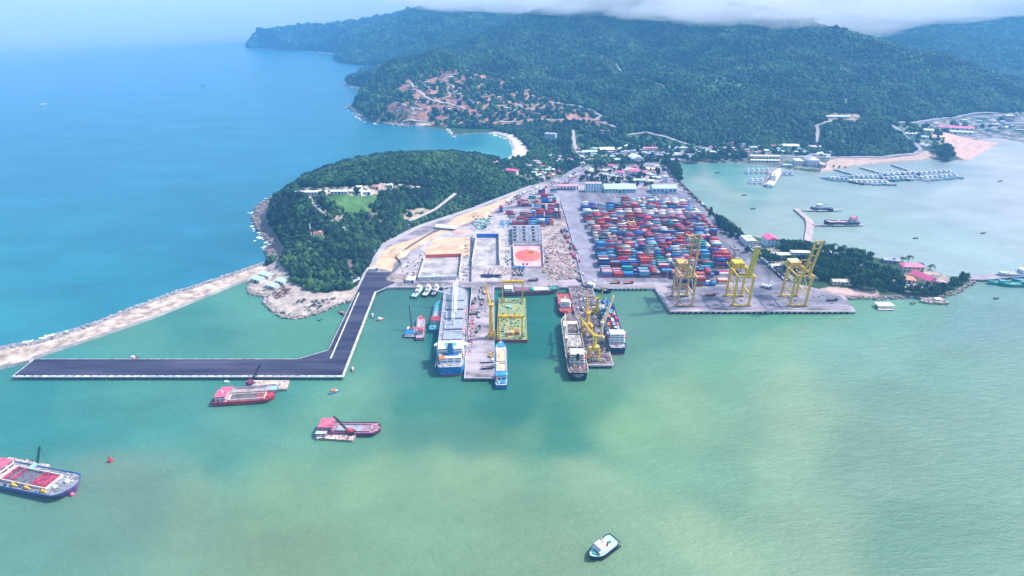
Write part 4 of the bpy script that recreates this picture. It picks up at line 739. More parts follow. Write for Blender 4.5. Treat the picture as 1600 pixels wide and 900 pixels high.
crawler('red crawler crane on the cream pontoon with a black jib leaning over the hopper', 547, 677, 2, (521, 650), 16, red)
t, L = vessel('hopper_barge', 'maroon hopper barge with a pink roofed house behind the cream crane pontoon', 'barge', (499,668), (596,670), 3.0, 13.5, cm('maroon_side', (.24, .06, .16)), black, cm('mauve_deck', (.42, .25, .32)), bow=.14, sheer=.35); hold(t, L * .06, 3, L * .54, 8.5, greyd, cm('rim_mauve', (.4, .28, .34)), 1.2); house(t, -L * .37, 0, 3, L * .20, 10.5, 2, cm('mauve_wall', (.35, .22, .34)), 2.6, roof=pinkd); clutter(t, L * .36, L * .45, -4, 4, 3.6, 14, [cream, rdeck], 28, .9)
t, L = vessel('hopper_barge', 'large red and blue hopper barge with yellow braces at the left edge', 'barge', (-22,733), (119,762), 4.5, 22, cm('purple_hull', (.16, .12, .32)), cm('maroon_boot', (.3, .05, .18)), cm('teal_grey_deck', (.30, .30, .34), var=.4), bow=.13, sheer=.3, bulm=blue)
hold(t, L * .02, 4.5, L * .50, 13, mat('hold_floor', (.16, .15, .19), var=.3, scale=.3), cream, 2.0)
for x, w_ in ((-.22, 3.5), (-.13, 1.6), (.10, 3), (.155, 4), (.205, 3), (.245, 1.6)): MB().cbox(x * L, 0, 5.0, w_, 12, .9, cm('hold_red', (.42, .06, .12), var=.5)).build('hold_plate', t)
yb = MB()
for x in (-.05, .09, .27): yb.bar((x * L - 3, -8.6, 5), (x * L, -8.6, 7.2), .7, yel).bar((x * L, -8.6, 7.2), (x * L + 3, -8.6, 5), .7, yel).cbox(x * L, -8.6, 4.6, 4, 1.4, .7, yel)
yb.build('yellow_braces', t); house(t, -L * .34, 0, 4.5, 10, 15, 2, wh, 2.8, roof=pinkd, wing=18); MB().cbox(-L * .42, 0, 10.2, 9, 14, .4, pinkd).build('pink_awning', t); clutter(t, L * .31, L * .42, -7, 7, 4.6, 26, [wh, dark, teal, steel], 31, 1); MB().ball((L * .38, 2.4, 6), 1.8, wh).ball((L * .33, -3.5, 5.6), 1.5, wh).build('white_tank', t); clutter(t, -L * .28, L * .27, -10, -8.2, 4.5, 36, [dark, steel, blue], 32, .8); MB().ball((L * .48, -3, .8), 1.6, pinkd).build('bow_fender', t)
t, Q = pontoon('crane_pontoon', 'beige crane pontoon behind the large hopper barge at the left edge', [(2,722),(14,714),(78,726),(66,742)], 2.2, MATS['barge_deck']); clutter(t, -16, 12, -5, 5, 2.2, 30, [rustm, wh, cream, dark, pink], 35, .9)
crawler('blue cabbed crane with a dark green upright jib on the beige pontoon', 56, 732, 2.2, (62, 697), 17, ltblue, cm('dark_green_jib', (.02, .12, .10)))
# small boats
def boat(label, ps, pb, B, side, deck, cab=None, group=None, z=1.0, name='small_boat', mst=0):
    t, L = vessel(name, label, 'boat', ps, pb, z, B, side, side, deck, group, bow=.45, sheer=.5, bul=.35, point=.04)
    if cab: b = MB().cbox(-L * .12, 0, z, L * .3, B * .62, 1.7, cab).cbox(-L * .12, 0, z + 1.7, L * .36, B * .74, .15, cab); b.build('cabin', t)
    if mst: mast(t, 0, 0, z, mst, woodb, .12)
    return t
boat('little blue boat with an orange canopy drifting in the middle of the bay', (515,614), (531,608), 3.6, blue, cream, oran)
boat('tiny dinghy moored by the corner of the dark jetty', (552,580), (551,573), 2.4, woodb, sandl, cream); boat('red and white launch off the causeway', (589,500), (600,497), 3.6, rdeck, wh, wh); boat('small dark boat close to the causeway kerb', (582,496), (583,489), 2.8, black, wh, lgrey); boat('wooden boat tied up inside the dark jetty by the spit', (541,493), (529,485), 3.2, rustm, woodb, woodb)
boat('small skiff afloat in the sheltered basin inside the jetty', (497,500), (503,497), 2.6, dblue, teal); boat('workboat lying under the far side of the long dark jetty', (203,559.5), (216,558.5), 4.2, brown, woodb, cream); boat('white dinghy under the outer kerb of the dark jetty', (351,596), (358,596), 2.6, wh, wh)
boat('distant blue fishing boat far out on the open sea', (313,133), (322,131.5), 7, blue, wh, blue, z=2); boat('faint white boat on the open sea at the left', (62,163), (72,162), 6, wh, wh, wh, z=1.6); boat('white launch near the beach below the graveyard', (707,213.5), (713,215), 5, wh, wh, wh, z=1.5)
for lab, x, y in (('skiff on the inner bay near the wooded shore', 1121, 270), ('lone skiff in the middle of the inner bay', 1163, 305), ('dark skiff left of the curved causeway', 1177, 326), ('skiff adrift off the palm lined shore', 1431, 372), ('dark skiff farther out on the right side of the bay', 1537, 364), ('tiny boat off the rocky islet on the near side', 1427, 474), ('skiff on open water right of the rocky islet', 1557, 466), ('skiff near the reclaimed sand lot', 1563, 283)): boat(lab, (x - 3.5, y), (x + 3.5, y - .6), 2.6, black, woodb)
# buoy
a = W(173, 721, 0); t = thing('buoy', 'red navigation buoy on the open water at the lower left', 'buoy', (a[0], a[1], 0)); MB().tube((0, 0, -.5), (0, 0, 1.4), 2.0, red, 12, 1.6).build('float', t); MB().tube((0, 0, 1.4), (0, 0, 4.6), .9, red, 6, .25).ball((0, 0, 5), .5, red).build('tower', t)
# floating house barge and hut
t, Q = pontoon('house_barge', 'white roofed floating platform off the end of the gantry wharf', [(1372,484),(1368,476),(1390,475),(1397,484)], 1.0, cream, rustd); MB().cbox(0, 1, 1, 16, 8, 3, cream).build('cabin', t); MB().cbox(0, 1, 4, 18.5, 9.5, .4, wh).build('flat_roof', t)
a = W(1464, 469, 2.5); t = thing('hut', 'white roofed hut on the rocky islet', 'hut', (a[0], a[1], 1.8)); MB().cbox(0, 0, 0, 6, 4, 2.6, cream).build('wall', t); MB().cbox(0, 0, 2.6, 7, 5, .4, wh).build('roof', t)
# naval basin: patrol boats and a large white ship
PATB = 'grey patrol boats rafted beside the naval pier'
def patrol(label, x, y, ang, L=30, group=PATB, B=6.4, hullc=None, top=None, name='patrol_boat'):
    a = W(x, y, 2.0); t = thing(name, label, 'patrol boat', (a[0], a[1], 0), ang, group); hull_mesh(t, L, B, 2.2, hullc or lgrey, black, greyd, bow=.35, sheer=.5, bul=.4); house(t, 0, 0, 2.2, L * .34, B * .66, 1, top or lgrey, 2.4, win=False); house(t, L * .04, 0, 4.6, L * .16, B * .55, 1, top or lgrey, 2.2, name='bridge'); mast(t, -L * .02, 0, 6.6, 5.5); return t
pier('naval_pier', 'concrete pier of the naval basin between rafts of patrol boats', [(1204,262),(1193,289),(1210,291),(1227,262)], 2.6, conc, (1,), step=10, edge=conc2, ew0=.8, sid=(1,))
k = 0; nm = ['westernmost', 'second', 'third', 'fourth', 'fifth', 'sixth']
for i, x in enumerate((1168, 1176, 1184, 1192, 1199)): patrol(nm[i] + ' boat of the landward raft left of the naval pier', x, 267.5 - i * .1, R(62), 28)
for i, x in enumerate((1174, 1182, 1190)): patrol(nm[i] + ' boat of the outer raft left of the naval pier', x, 283, R(62), 32)
for i, x in enumerate((1220, 1228, 1236)): patrol(nm[i] + ' boat of the small raft right of the naval pier', x, 270.5, R(75), 26)
t, L = vessel('naval_ship', 'large white naval ship alongside the right of the naval pier', 'ship', (1203,289), (1219,264), 5, 13, wh, lgrey, wh, bow=.3, sheer=.4); house(t, -L * .05, 0, 5, L * .4, 10, 3, wh, 2.6, .1); mast(t, 0, 0, 12.6, 9, wh, .5); funnel(t, -L * .16, 0, 12, wh, 4, 3, 4)
# fleet of fishing boats at the finger piers
for x0_, y0_, x1_, y1_ in ((1305,264,1340,274), (1344,261,1384,272), (1394,257,1430,269)):
    a, b = np.array(W(x0_, y0_, 2.4)), np.array(W(x1_, y1_, 2.4)); d = (b - a)[:2]; Lp = np.linalg.norm(d); q = thing('finger_pier', {1305: 'nearest of the three grey finger piers of the fishing harbour', 1344: 'middle grey finger pier of the fishing harbour', 1394: 'rightmost grey finger pier of the fishing harbour'}[x0_], 'pier', (a[0], a[1], 0), math.atan2(d[1], d[0]), 'finger piers of the fishing harbour'); MB().box(0, Lp, -3.5, 3.5, 1.4, 2.6, greyd).box(0, Lp, -3.5, -3.1, 2.6, 3.1, conc2).build('deck', q); pm = MB()
    rep('pile', q, MB().tube((0, 0, -3), (0, 0, 1.4), .5, conc2, 6), [(i * 9 + 3, -3, 0) for i in range(int(Lp / 9))])
a, b = np.array(W(1335, 276, 2.2)), np.array(W(1432, 269, 2.2)); d = (b - a)[:2]; Lp = np.linalg.norm(d); q = thing('pontoon', 'long floating pontoon linking the ends of the finger piers', 'pontoon', (a[0], a[1], 0), math.atan2(d[1], d[0])); MB().box(0, Lp, -2, 2, .2, 1.2, greyd).build('deck', q)
ordn = ['first', 'second', 'third', 'fourth', 'fifth', 'sixth', 'seventh', 'eighth', 'ninth', 'tenth', 'eleventh', 'twelfth', 'thirteenth']
gg = np.random.default_rng(44)
def raft(lab, n, xa, ya, xb, yb, ang, L, B, cols, name='fishing_boat', grp=None):
    for i in range(n):
        u = i / max(1, n - 1); patrol('%s boat from the left, %s' % (ordn[i], lab), xa + (xb - xa) * u, ya + (yb - ya) * u, ang + gg.uniform(-.05, .05), L * gg.uniform(.85, 1.1), grp or 'boats in the ' + lab, B, cols[gg.integers(0, len(cols))], wh if gg.random() < .6 else lgrey, name)
raft('small raft at the left end of the fishing harbour', 5, 1294, 279, 1322, 281, R(-55), 30, 6, [dblue, lgrey, ltblue, wh])
raft('crowded near row of the fishing harbour', 7, 1333, 284, 1380, 284.5, R(-52), 46, 6.8, [dblue, teal, lgrey, black])
raft('back row behind the crowded near row', 7, 1330, 277.5, 1374, 276, R(-52), 34, 6.2, [dblue, teal, lgrey, wh])
raft('middle row along the floating pontoon', 7, 1384, 279.5, 1428, 277, R(-58), 38, 6.6, [dblue, teal, lgrey, wh])
raft('row behind the middle of the floating pontoon', 6, 1384, 273, 1426, 270.5, R(-58), 30, 6.2, [dblue, teal, lgrey])
raft('pale near row at the right of the fishing harbour', 8, 1437, 279, 1490, 275, R(-62), 36, 6.6, [wh, lgrey, ltblue])
raft('far row at the right of the fishing harbour', 7, 1436, 271.5, 1482, 269, R(-62), 32, 6.6, [lgrey, ltblue, wh])
# tankers and their dolphins jetty
def dolph(label, x0_, x1_, y):
    a = np.array(W(x0_, y, 2.5)); b = np.array(W(x1_, y, 2.5)); Lp = b[0] - a[0]; q = thing('tanker_jetty', label, 'jetty', (a[0], a[1], 0), 0, 'tanker jetties on the inner bay'); MB().box(0, Lp, -1.6, 1.6, 1.7, 2.6, conc2).cbox(Lp * .5, 0, 1.6, 16, 7, 1.2, conc2).cbox(Lp * .22, 0, 1.6, 6, 5, 1.2, conc2).cbox(Lp * .8, 0, 1.6, 6, 5, 1.2, conc2).build('deck', q); pm = MB()
    rep('pile', q, MB().tube((0, 0, -3), (0, 0, 1.7), .45, greyd, 6), [(i * 7 + 2, -1.2, 0) for i in range(int(Lp / 7))])
dolph('long thin jetty behind the red and white tanker', 1268, 1350, 351); dolph('long thin jetty in front of the farther dark tanker', 1252, 1316, 328)
t, L = vessel('tanker', 'blue hulled tanker with a pink and white bridge moored at the nearer thin jetty', 'tanker', (1341,347), (1287,347), 5, 11.5, dblue, teal, cm('tanker_deck', (.55, .30, .38)), bow=.16, sheer=.5); house(t, -L * .33, 0, 5, 9, 9, 3, wh, 2.6, .08, roof=pinkd); funnel(t, -L * .42, 0, 8, pinkd, 2.5, 2.5, 5); MB().tube((-L * .2, 0, 5.8), (L * .35, 0, 5.8), .5, wh, 6).tube((-L * .2, 2, 5.6), (L * .3, 2, 5.6), .4, pink, 6).cbox(L * .05, 0, 5, 4, 8, 1.6, pink).build('deck_pipes', t); mast(t, L * .4, 0, 7, 6); mast(t, -L * .33, 0, 13, 6)
t, L = vessel('tanker', 'dark hulled ship with a white bridge at the farther thin jetty', 'tanker', (1301,326.5), (1266,325.5), 3.6, 9, black, black, greyd, bow=.2, sheer=.6); house(t, L * .12, 0, 3.6, 9, 7, 3, wh, 2.5, .1); mast(t, L * .12, 0, 11, 9); MB().cbox(-L * .2, 0, 3.6, 14, 6, 1.4, dark).build('hatch_cover', t); deck_crane(t, -L * .05, 0, 3.6, 5, 9, 2.9, lgrey, 3, .6)
cz = MB().prism(PL([(1240,326),(1247,326),(1270,345),(1272,352),(1268,378),(1256,378),(1260,352),(1258,342)], 2.4), -4, 2.6, mat('causeway_top', (.50, .40, .42), var=.2, scale=.1), rock2).build('causeway'); tag(cz, 'bent stone causeway reaching into the inner bay beside the tankers', 'causeway')
# boats at the far right edge
pier('pier', 'narrow concrete pier leading off the tip of the wooded peninsula', [(1506,436),(1540,437),(1640,428),(1640,421),(1506,431)], 3.0, conc, (0, 1), step=10, edge=conc2, ew0=.8, sid=(1,))
for lab, s_, b_, B_, hc in (('green trawler nearest the peninsula tip beside the narrow pier', (1576,441), (1543,440), 7, teal), ('longer dark green trawler in front of the narrow pier at the right edge', (1625,444), (1562,443), 9, green), ('blue trawler touching the narrow pier at the right edge', (1630,438), (1580,437), 8, blue)):
    t, L = vessel('trawler', lab, 'boat', s_, b_, 2.6, B_, hc, dblue, gdeck, bow=.3, sheer=.5); house(t, -L * .2, 0, 2.6, L * .25, B_ * .6, 1, teal, 2.4); mast(t, 0, 0, 2.6, 8); clutter(t, -L * .4, L * .3, -2.5, 2.5, 2.6, 22, [teal, wh, dark, green], int(L), .7)
t, L = vessel('naval_ship', 'grey naval ship moored behind the narrow pier at the right edge', 'ship', (1650,424), (1559,428), 4.5, 11, lgrey, dblue, lgrey, bow=.22, sheer=.5); house(t, -.02 * L, 0, 4.5, L * .3, 8, 2, wh, 2.6); mast(t, L * .1, 0, 9.7, 10); mast(t, L * .3, 0, 5, 7); clutter(t, L * .1, L * .38, -3, 3, 4.5, 14, [pink, wh, dark], 51, 1)
# ---------------- shipping containers ----------------
CCOL = {'maroon': (.20, .035, .07), 'rust red': (.48, .05, .05), 'crimson': (.64, .03, .10), 'navy': (.02, .04, .20), 'blue': (.02, .18, .58), 'sky blue': (.14, .42, .62), 'grey': (.38, .40, .46), 'white': (.88, .87, .88), 'cream': (.66, .60, .52), 'teal': (.04, .34, .33), 'orange': (.72, .20, .07), 'salmon pink': (.75, .33, .34)}
CN = list(CCOL); CM = {k: cm('container_' + k.replace(' ', '_'), v, var=.25, rough=.55, scale=.6) for k, v in CCOL.items()}
def cont_geo(L, ribs=12):
    W_ = 2.44; Hh = 2.6; vs = []; fs = []; n = ribs * 2 + 1
    for side in (-1, 1):
        o = len(vs)
        for i in range(n + 1):
            x = -L / 2 + .15 + (L - .3) * i / n; y = side * (W_ / 2 - (.10 if i % 4 in (1, 2) else .02)); vs += [(x, y, .12), (x, y, Hh - .12)]
        for i in range(n): q = (o + 2 * i, o + 2 * i + 2, o + 2 * i + 3, o + 2 * i + 1); fs.append(q if side < 0 else q[::-1])
    def bx(x0, x1, y0, y1, z0, z1):
        o = len(vs); vs.extend([(x0, y0, z0), (x1, y0, z0), (x1, y1, z0), (x0, y1, z0), (x0, y0, z1), (x1, y0, z1), (x1, y1, z1), (x0, y1, z1)]); fs.extend([tuple(o + k for k in f) for f in ((3, 2, 1, 0), (4, 5, 6, 7), (0, 1, 5, 4), (1, 2, 6, 5), (2, 3, 7, 6), (3, 0, 4, 7))])
    h = L / 2; w = W_ / 2
    for sx in (-1, 1):
        for sy in (-1, 1): bx(sx * h - (.16 if sx > 0 else 0), sx * h + (0 if sx > 0 else .16), sy * w - (.16 if sy > 0 else 0), sy * w + (0 if sy > 0 else .16), 0, Hh)
        bx(sx * (h - .12) - .04, sx * (h - .12) + .04, -w + .16, w - .16, .1, Hh - .1)
        for yy in (-.7, -.25, .25, .7): bx(sx * (h - .04) - .03, sx * (h - .04) + .03, yy - .04, yy + .04, .15, Hh - .15)
    for sy in (-1, 1): bx(-h + .16, h - .16, sy * (w - .06) - .06, sy * (w - .06) + .06, Hh - .14, Hh - .01); bx(-h + .16, h - .16, sy * (w - .06) - .06, sy * (w - .06) + .06, .02, .14)
    bx(-h + .16, h - .16, -w + .12, w - .12, Hh - .12, Hh - .04)
    return np.array(vs), fs
CG = {12.19: cont_geo(12.19), 6.06: cont_geo(6.06, 6)}
CMESH = {}
def cmesh(L, col):
    k = (L, col)
    if k not in CMESH:
        v, f = CG[L]; me = bpy.data.meshes.new('container_' + col.replace(' ', '_')); me.from_pydata([tuple(x) for x in v], [], f); me.materials.append(CM[col]); me.update(); CMESH[k] = me
    return CMESH[k]
CL = []   # (x, y, z, rz, L, colour, place)
cr_ = np.random.default_rng(77)
def pick(w=None):
    p_ = np.array(w or [.16, .15, .13, .09, .11, .08, .08, .05, .03, .05, .04, .03]); return CN[cr_.choice(len(CN), p=p_ / p_.sum())]
WHITEW = [.03, .05, .05, .02, .04, .05, .08, .45, .18, .02, .01, .02]
zt = ['bottom', 'second', 'third', 'fourth', 'fifth', 'sixth']; rown = ['front row', 'second row', 'third row', 'fourth row', 'fifth row', 'sixth row', 'seventh row']
def block(x0, x1, yf, rows, hts, zone, w=None, base=3.07, ragged=.25, mono=0.0, lab=None):
    """stacks: rows going back from yf, containers lengthwise along x. Hidden inner ones are left out."""
    x = x0; bays = []
    while x < x1 - 6:
        L = 12.19 if cr_.random() < .72 and x + 12.2 < x1 + 2 else 6.06; bays.append((x + L / 2, L)); x += L + cr_.choice([.4, .4, .5, 2.2])
    nb = len(bays); Hs = np.zeros((rows, nb), int); bh = [cr_.integers(hts[0], hts[1] + 1) for _ in bays]
    for r in range(rows):
        for b in range(nb): Hs[r, b] = max(0, min(hts[1] + 1, bh[b] + cr_.choice([-1, 0, 0, 0, 1]) - (1 if cr_.random() < ragged * .3 else 0)))
    for b, (cx_, L) in enumerate(bays):
        bc = pick(w)
        for r in range(rows):
            for k in range(Hs[r, b]):
                top = k == Hs[r, b] - 1; front = r == 0 or Hs[r - 1, b] <= k; endl = b == 0 or b == nb - 1 or Hs[r, b - 1] <= k or Hs[r, b + 1] <= k
                c = bc if cr_.random() < .42 + mono else pick(w)
                if top or front or endl:
                    CL.append((cx_, yf + r * 2.72 + 1.22, base + k * 2.61, 0.0, L, c, '%s tier, %s bay, %s of %s' % (zt[k], ordw(b + 1), rown[r] if r < 7 else 'back row', zone)))
def Yq(py, z=3.0): return W(800, py, z)[1]
ypitch = 28.2; y0_ = Yq(433.5)
ZB = ['the nearest block', 'the second block', 'the third block'] + ['a farther block'] * 20
for k in range(11):
    yf = y0_ + ypitch * k; xl = 113 + (k > 2) * 0 + cr_.uniform(-4, 4) - (4 if k < 2 else 0) + (3 if 1 < k < 6 else 0); xr = [255, 296, 290, 285, 280, 305, 300, 300, 300, 302, 300][k]
    if k == 10: xl = 185
    block(xl, xr, yf, 7, ((2, 4), (2, 4), (2, 4), (3, 4), (2, 4), (2, 4), (2, 3), (2, 3), (2, 3), (2, 3), (2, 3))[k], ZB[k], WHITEW if k in (8, 10) else None)
# stacks beside the gantry wharf
block(196, 216, Yq(452), 4, (4, 5), 'the stack beside the left ship crane', [.1, .1, .1, .5, .2, .1, .1, .0, .0, .1, .1, .3]); block(219, 246, Yq(447), 3, (2, 4), 'the stack between the left and middle ship cranes'); block(249, 262, Yq(444), 3, (2, 3), 'the small stack by the middle ship crane', [0, .3, .3, .1, 0, 0, .2, .2, .2, 0, .5, .3])
block(198, 250, Yq(436), 4, (3, 4), 'the block behind the left ship crane', [.1, .2, .2, .1, .1, .1, .05, .05, 0, .1, .3, .2]); block(252, 286, Yq(430), 3, (1, 2), 'the low block right of the yard')
# loose stacks in the western yard
for (xa, xb, py, rows, h) in ((790,806,335,2,(2,3)),(808,832,323,3,(2,3)),(826,842,311,2,(2,3)),(846,872,317,3,(2,3)),(834,854,328,3,(2,3)),(856,876,330,3,(2,4)),(812,872,341,4,(2,4)),(800,868,352,4,(2,3)),(864,878,341,2,(3,4)),(846,864,354,2,(1,2)),(841,852,304,2,(2,3)),(855,866,306,2,(1,3)),(780,792,332,3,(3,3)),(793,810,340,2,(1,2)),(845,860,310,2,(1,2)),(860,872,301,2,(1,2)),(830,842,318,2,(1,2))):
    s_ = (py - 5) / 339; block((xa - 800) / s_, (xb - 800) / s_, Yq(py), rows, h, 'the loose stacks in the western yard', base=3.1)
for i, (px, py) in enumerate(((878,362),(882,360),(886,362),(884,371),(889,371),(888,379),(893,381),(897,386),(891,389),(899,391),(902,396),(893,397),(897,402),(901,404),(905,409))):
    a = W(px, py, 3.1); CL.append((a[0], a[1], 3.1, R(cr_.uniform(60, 110)), 6.06 if i % 3 else 12.19, pick(), 'scattered beside the fence of the earth yard'))
# deck cargo of the container ship
t_, Ls = CSHIP; rz_ = t_.rotation_euler[2]
for ib in range(8):
    xx = -Ls * .19 + ib * 6.6 * 1.28 + 3; L_ = 6.06 if ib % 3 == 0 else 6.06
    nrow = 5 if ib < 6 else 3
    for r in range(nrow):
        hk = cr_.integers(1, 4) if ib < 6 else 1
        if cr_.random() < .14: continue
        for k in range(hk):
            yy = (r - (nrow - 1) / 2) * 2.62; c = pick([.04, .18, .14, .06, .26, .26, .06, .05, .02, .05, .06, .02]); X = t_.location[0] + xx * math.cos(rz_) - yy * math.sin(rz_); Y = t_.location[1] + xx * math.sin(rz_) + yy * math.cos(rz_)
            CL.append((X, Y, 7.52 + k * 2.61, rz_, L_, c, '%s tier, %s bay and %s row on the container ship' % (zt[k], ordn[ib], ordn[r])))
def vis(c):   # nearest to the camera first
    return (c[0] ** 2 + c[1] ** 2 + (H - c[2]) ** 2) ** .5 / (1.0 if c[4] > 7 else .8)
CL.sort(key=vis)
used = {}
for c in CL[:300]:
    x, y, z, rz, L, col, place = c; o = bpy.data.objects.new('shipping_container', cmesh(L, col)); C.objects.link(o); o.location = (x, y, z); o.rotation_euler = (0, 0, rz)
    lab = '%s container, %s' % (col, place)
    lw = lab.split()
    if len(lw) > 13: lab = ' '.join(lw[:13])
    used[lab] = used.get(lab, 0) + 1
    tag(o, lab, 'container', 'stacked shipping containers of the port')
V = []; Fs = []; MI = []; off = 0
quad = {L: (v, np.array(f)) for L, (v, f) in CG.items()}
for c in CL[300:]:
    x, y, z, rz, L, col, place = c; v, f = quad[L]; ca, sa = math.cos(rz), math.sin(rz)
    V.append(np.stack([v[:, 0] * ca - v[:, 1] * sa + x, v[:, 0] * sa + v[:, 1] * ca + y, v[:, 2] + z], 1)); Fs.append(f + off); MI.append(np.full(len(f), CN.index(col))); off += len(v)
me = npmesh('container_stacks', np.concatenate(V), np.concatenate(Fs), [CM[k] for k in CN], np.concatenate(MI)); o = bpy.data.objects.new('container_stacks', me); C.objects.link(o); tag(o, 'hundreds of farther multicoloured containers filling the rest of the container yard', 'containers', kind='stuff'); print('containers', len(CL))
# ---------------- ship-to-shore gantry cranes on the right quay ----------------
def sts(label, x, w, y, col, hp, tip, boomtype, house_m, braces=True, gauge=23.5, hy=0, lean=0):
    t = thing('ship_gantry_crane', label, 'gantry crane', (x, y, 3.26), 0, 'yellow ship gantry cranes on the wharf')
    for sx in (0, 1):
        for sy in (0, 1):
            l_ = MB(); l_.bar((sx * w, sy * gauge, 1.2), (sx * w, sy * gauge - sy * 1.5 + .5, hp), 2.0, col)
            for q in (-2.4, -.8, .8, 2.4): l_.tube((sx * w + q, sy * gauge - .3, .5), (sx * w + q, sy * gauge + .3, .5), .5, dark, 8)
            l_.build('leg', t)
    b = MB()
    for sy in (0, 1): b.box(-3, w + 3, sy * gauge - .7, sy * gauge + .7, 1.0, 2.2, col).box(-.5, w + .5, sy * gauge - .5, sy * gauge + .5, hp - .6, hp + .8, col)
    for sx in (0, 1): b.box(sx * w - .5, sx * w + .5, .7, gauge - .7, hp * .38, hp * .38 + 1.1, col).box(sx * w - .6, sx * w + .6, -4, gauge + 14, hp - .2, hp + 1.5, col)
    b.build('portal_frame', t)
    if braces:
        d = MB()
        for sx in (0, 1): d.tube((sx * w, 1, hp * .4 + 1), (sx * w, gauge - 2, hp - 1), .4, col, 6).tube((sx * w, gauge * .5, 2), (sx * w, gauge - 1, hp * .38), .35, col, 6)
        d.tube((.8, gauge, hp - 9), (w / 2, gauge, hp), .35, col, 6).tube((w - .8, gauge, hp - 9), (w / 2, gauge, hp), .35, col, 6).tube((.8, gauge, hp * .38), (w - .8, gauge, 3), .3, col, 6); d.build('brace', t)
    m = MB().box(w * .5 - 6, w * .5 + 6, gauge - 1, gauge + 11, hp + 1.6, hp + 6.2, col, house_m).box(w * .5 - 7, w * .5 + 7, gauge - 2, gauge + 12, hp + 1.2, hp + 1.6, house_m); m.build('machinery_house', t)
    a = MB()   # apex frame and stays
    for sx in (.2, .8): a.bar((sx * w, 1, hp), (sx * w + (.5 - sx) * 3, 5, hp + 17), .8, col).bar((sx * w, gauge, hp), (sx * w + (.5 - sx) * 3, 5, hp + 17), .55, col)
    a.bar((.2 * w + .9, 5, hp + 17), (.8 * w - .9, 5, hp + 17), .8, col); 
    if boomtype != 'box': a.build('apex_frame', t)
    tx, ty, tz = tip
    bm = MB()
    if boomtype == 'ladder':
        n = 5
        for sx in (-1, 1): bm.lattice((w * .5 + sx * 3.4, -2, hp), (tx + sx * 3.4, ty, tz), 1.4, col, 10, .6)
        for k in range(1, n + 1): u = k / n; c = (w * .5 + (tx - w * .5) * u, -2 + (ty + 2) * u, hp + (tz - hp) * u); bm.bar((c[0] - 3.4, c[1], c[2]), (c[0] + 3.4, c[1], c[2]), 1.1 if k == n else .7, col)
    else:
        P0 = np.array((w * .62, -1.5, hp)); P1 = np.array((tx, ty, tz)); 
        hw = 2.9
        vs = [(p_[0] + sx * hw, p_[1] + sy * .9, p_[2] + sy * .4) for p_ in (P0, P1) for sx, sy in ((-1, -1), (1, -1), (1, 1), (-1, 1))]
        bm.add(vs, [(3, 2, 1, 0), (0, 1, 5, 4), (1, 2, 6, 5), (2, 3, 7, 6), (3, 0, 4, 7), (4, 5, 6, 7)], ylg); bm.cbox(P1[0], P1[1], P1[2], 6.4, 3, 1.2, greyd)
        for k in range(12): u = (k + .5) / 12; c = P0 + (P1 - P0) * u; bm.cbox(c[0], c[1] - 1.0, c[2], 5.8, .3, .3, yel)
    bm.build('boom', t)
    st = MB().tube((w * .5, 5, hp + 16), (tx, ty + 1, hp + (tz - hp) * .6), .15, dark, 4).tube((w * .5, 5, hp + 16), (tx, ty + 1, tz), .15, dark, 4) if boomtype != 'box' else MB().tube((w * .5, gauge, hp + 5), (tx, ty + 1, tz - 3), .15, dark, 4)
    st.build('stay_cable', t); MB().cbox(w * .5, gauge * .45, hp - 4.2, 3, 4, 2.6, col, wh).cbox(w * .5, gauge * .45, hp - 1.6, 6, 5, 1.3, steel).build('operator_cab', t)
    clutter(t, w * .5 - 5, w * .5 + 5, 2, gauge, hp + 1.5, 16, [col, yel2, rustm], int(x), 1.2, 'hoist_gear'); return t
YF = Yq(478.5)
sts('old worn yellow ship gantry crane with its ladder boom raised, leftmost on the wharf', 184.8, 16.4, YF, yel2, 36, (11.5, 2, 84), 'ladder', yel2)
sts('bright yellow ship gantry crane with a raised solid box boom, middle of the wharf', 246.8, 17.6, YF, cm('bright_yellow', (.90, .56, .01)), 36, (17.8, 6, 68), 'box', ylg)
sts('yellow ship gantry crane with a big machinery house and ladder boom, rightmost on the wharf', 310.5, 17.2, YF, cm('warm_yellow', (.84, .54, .07)), 37, (14.5, -1, 78), 'ladder', cm('pale_yellow', (.85, .70, .35)))
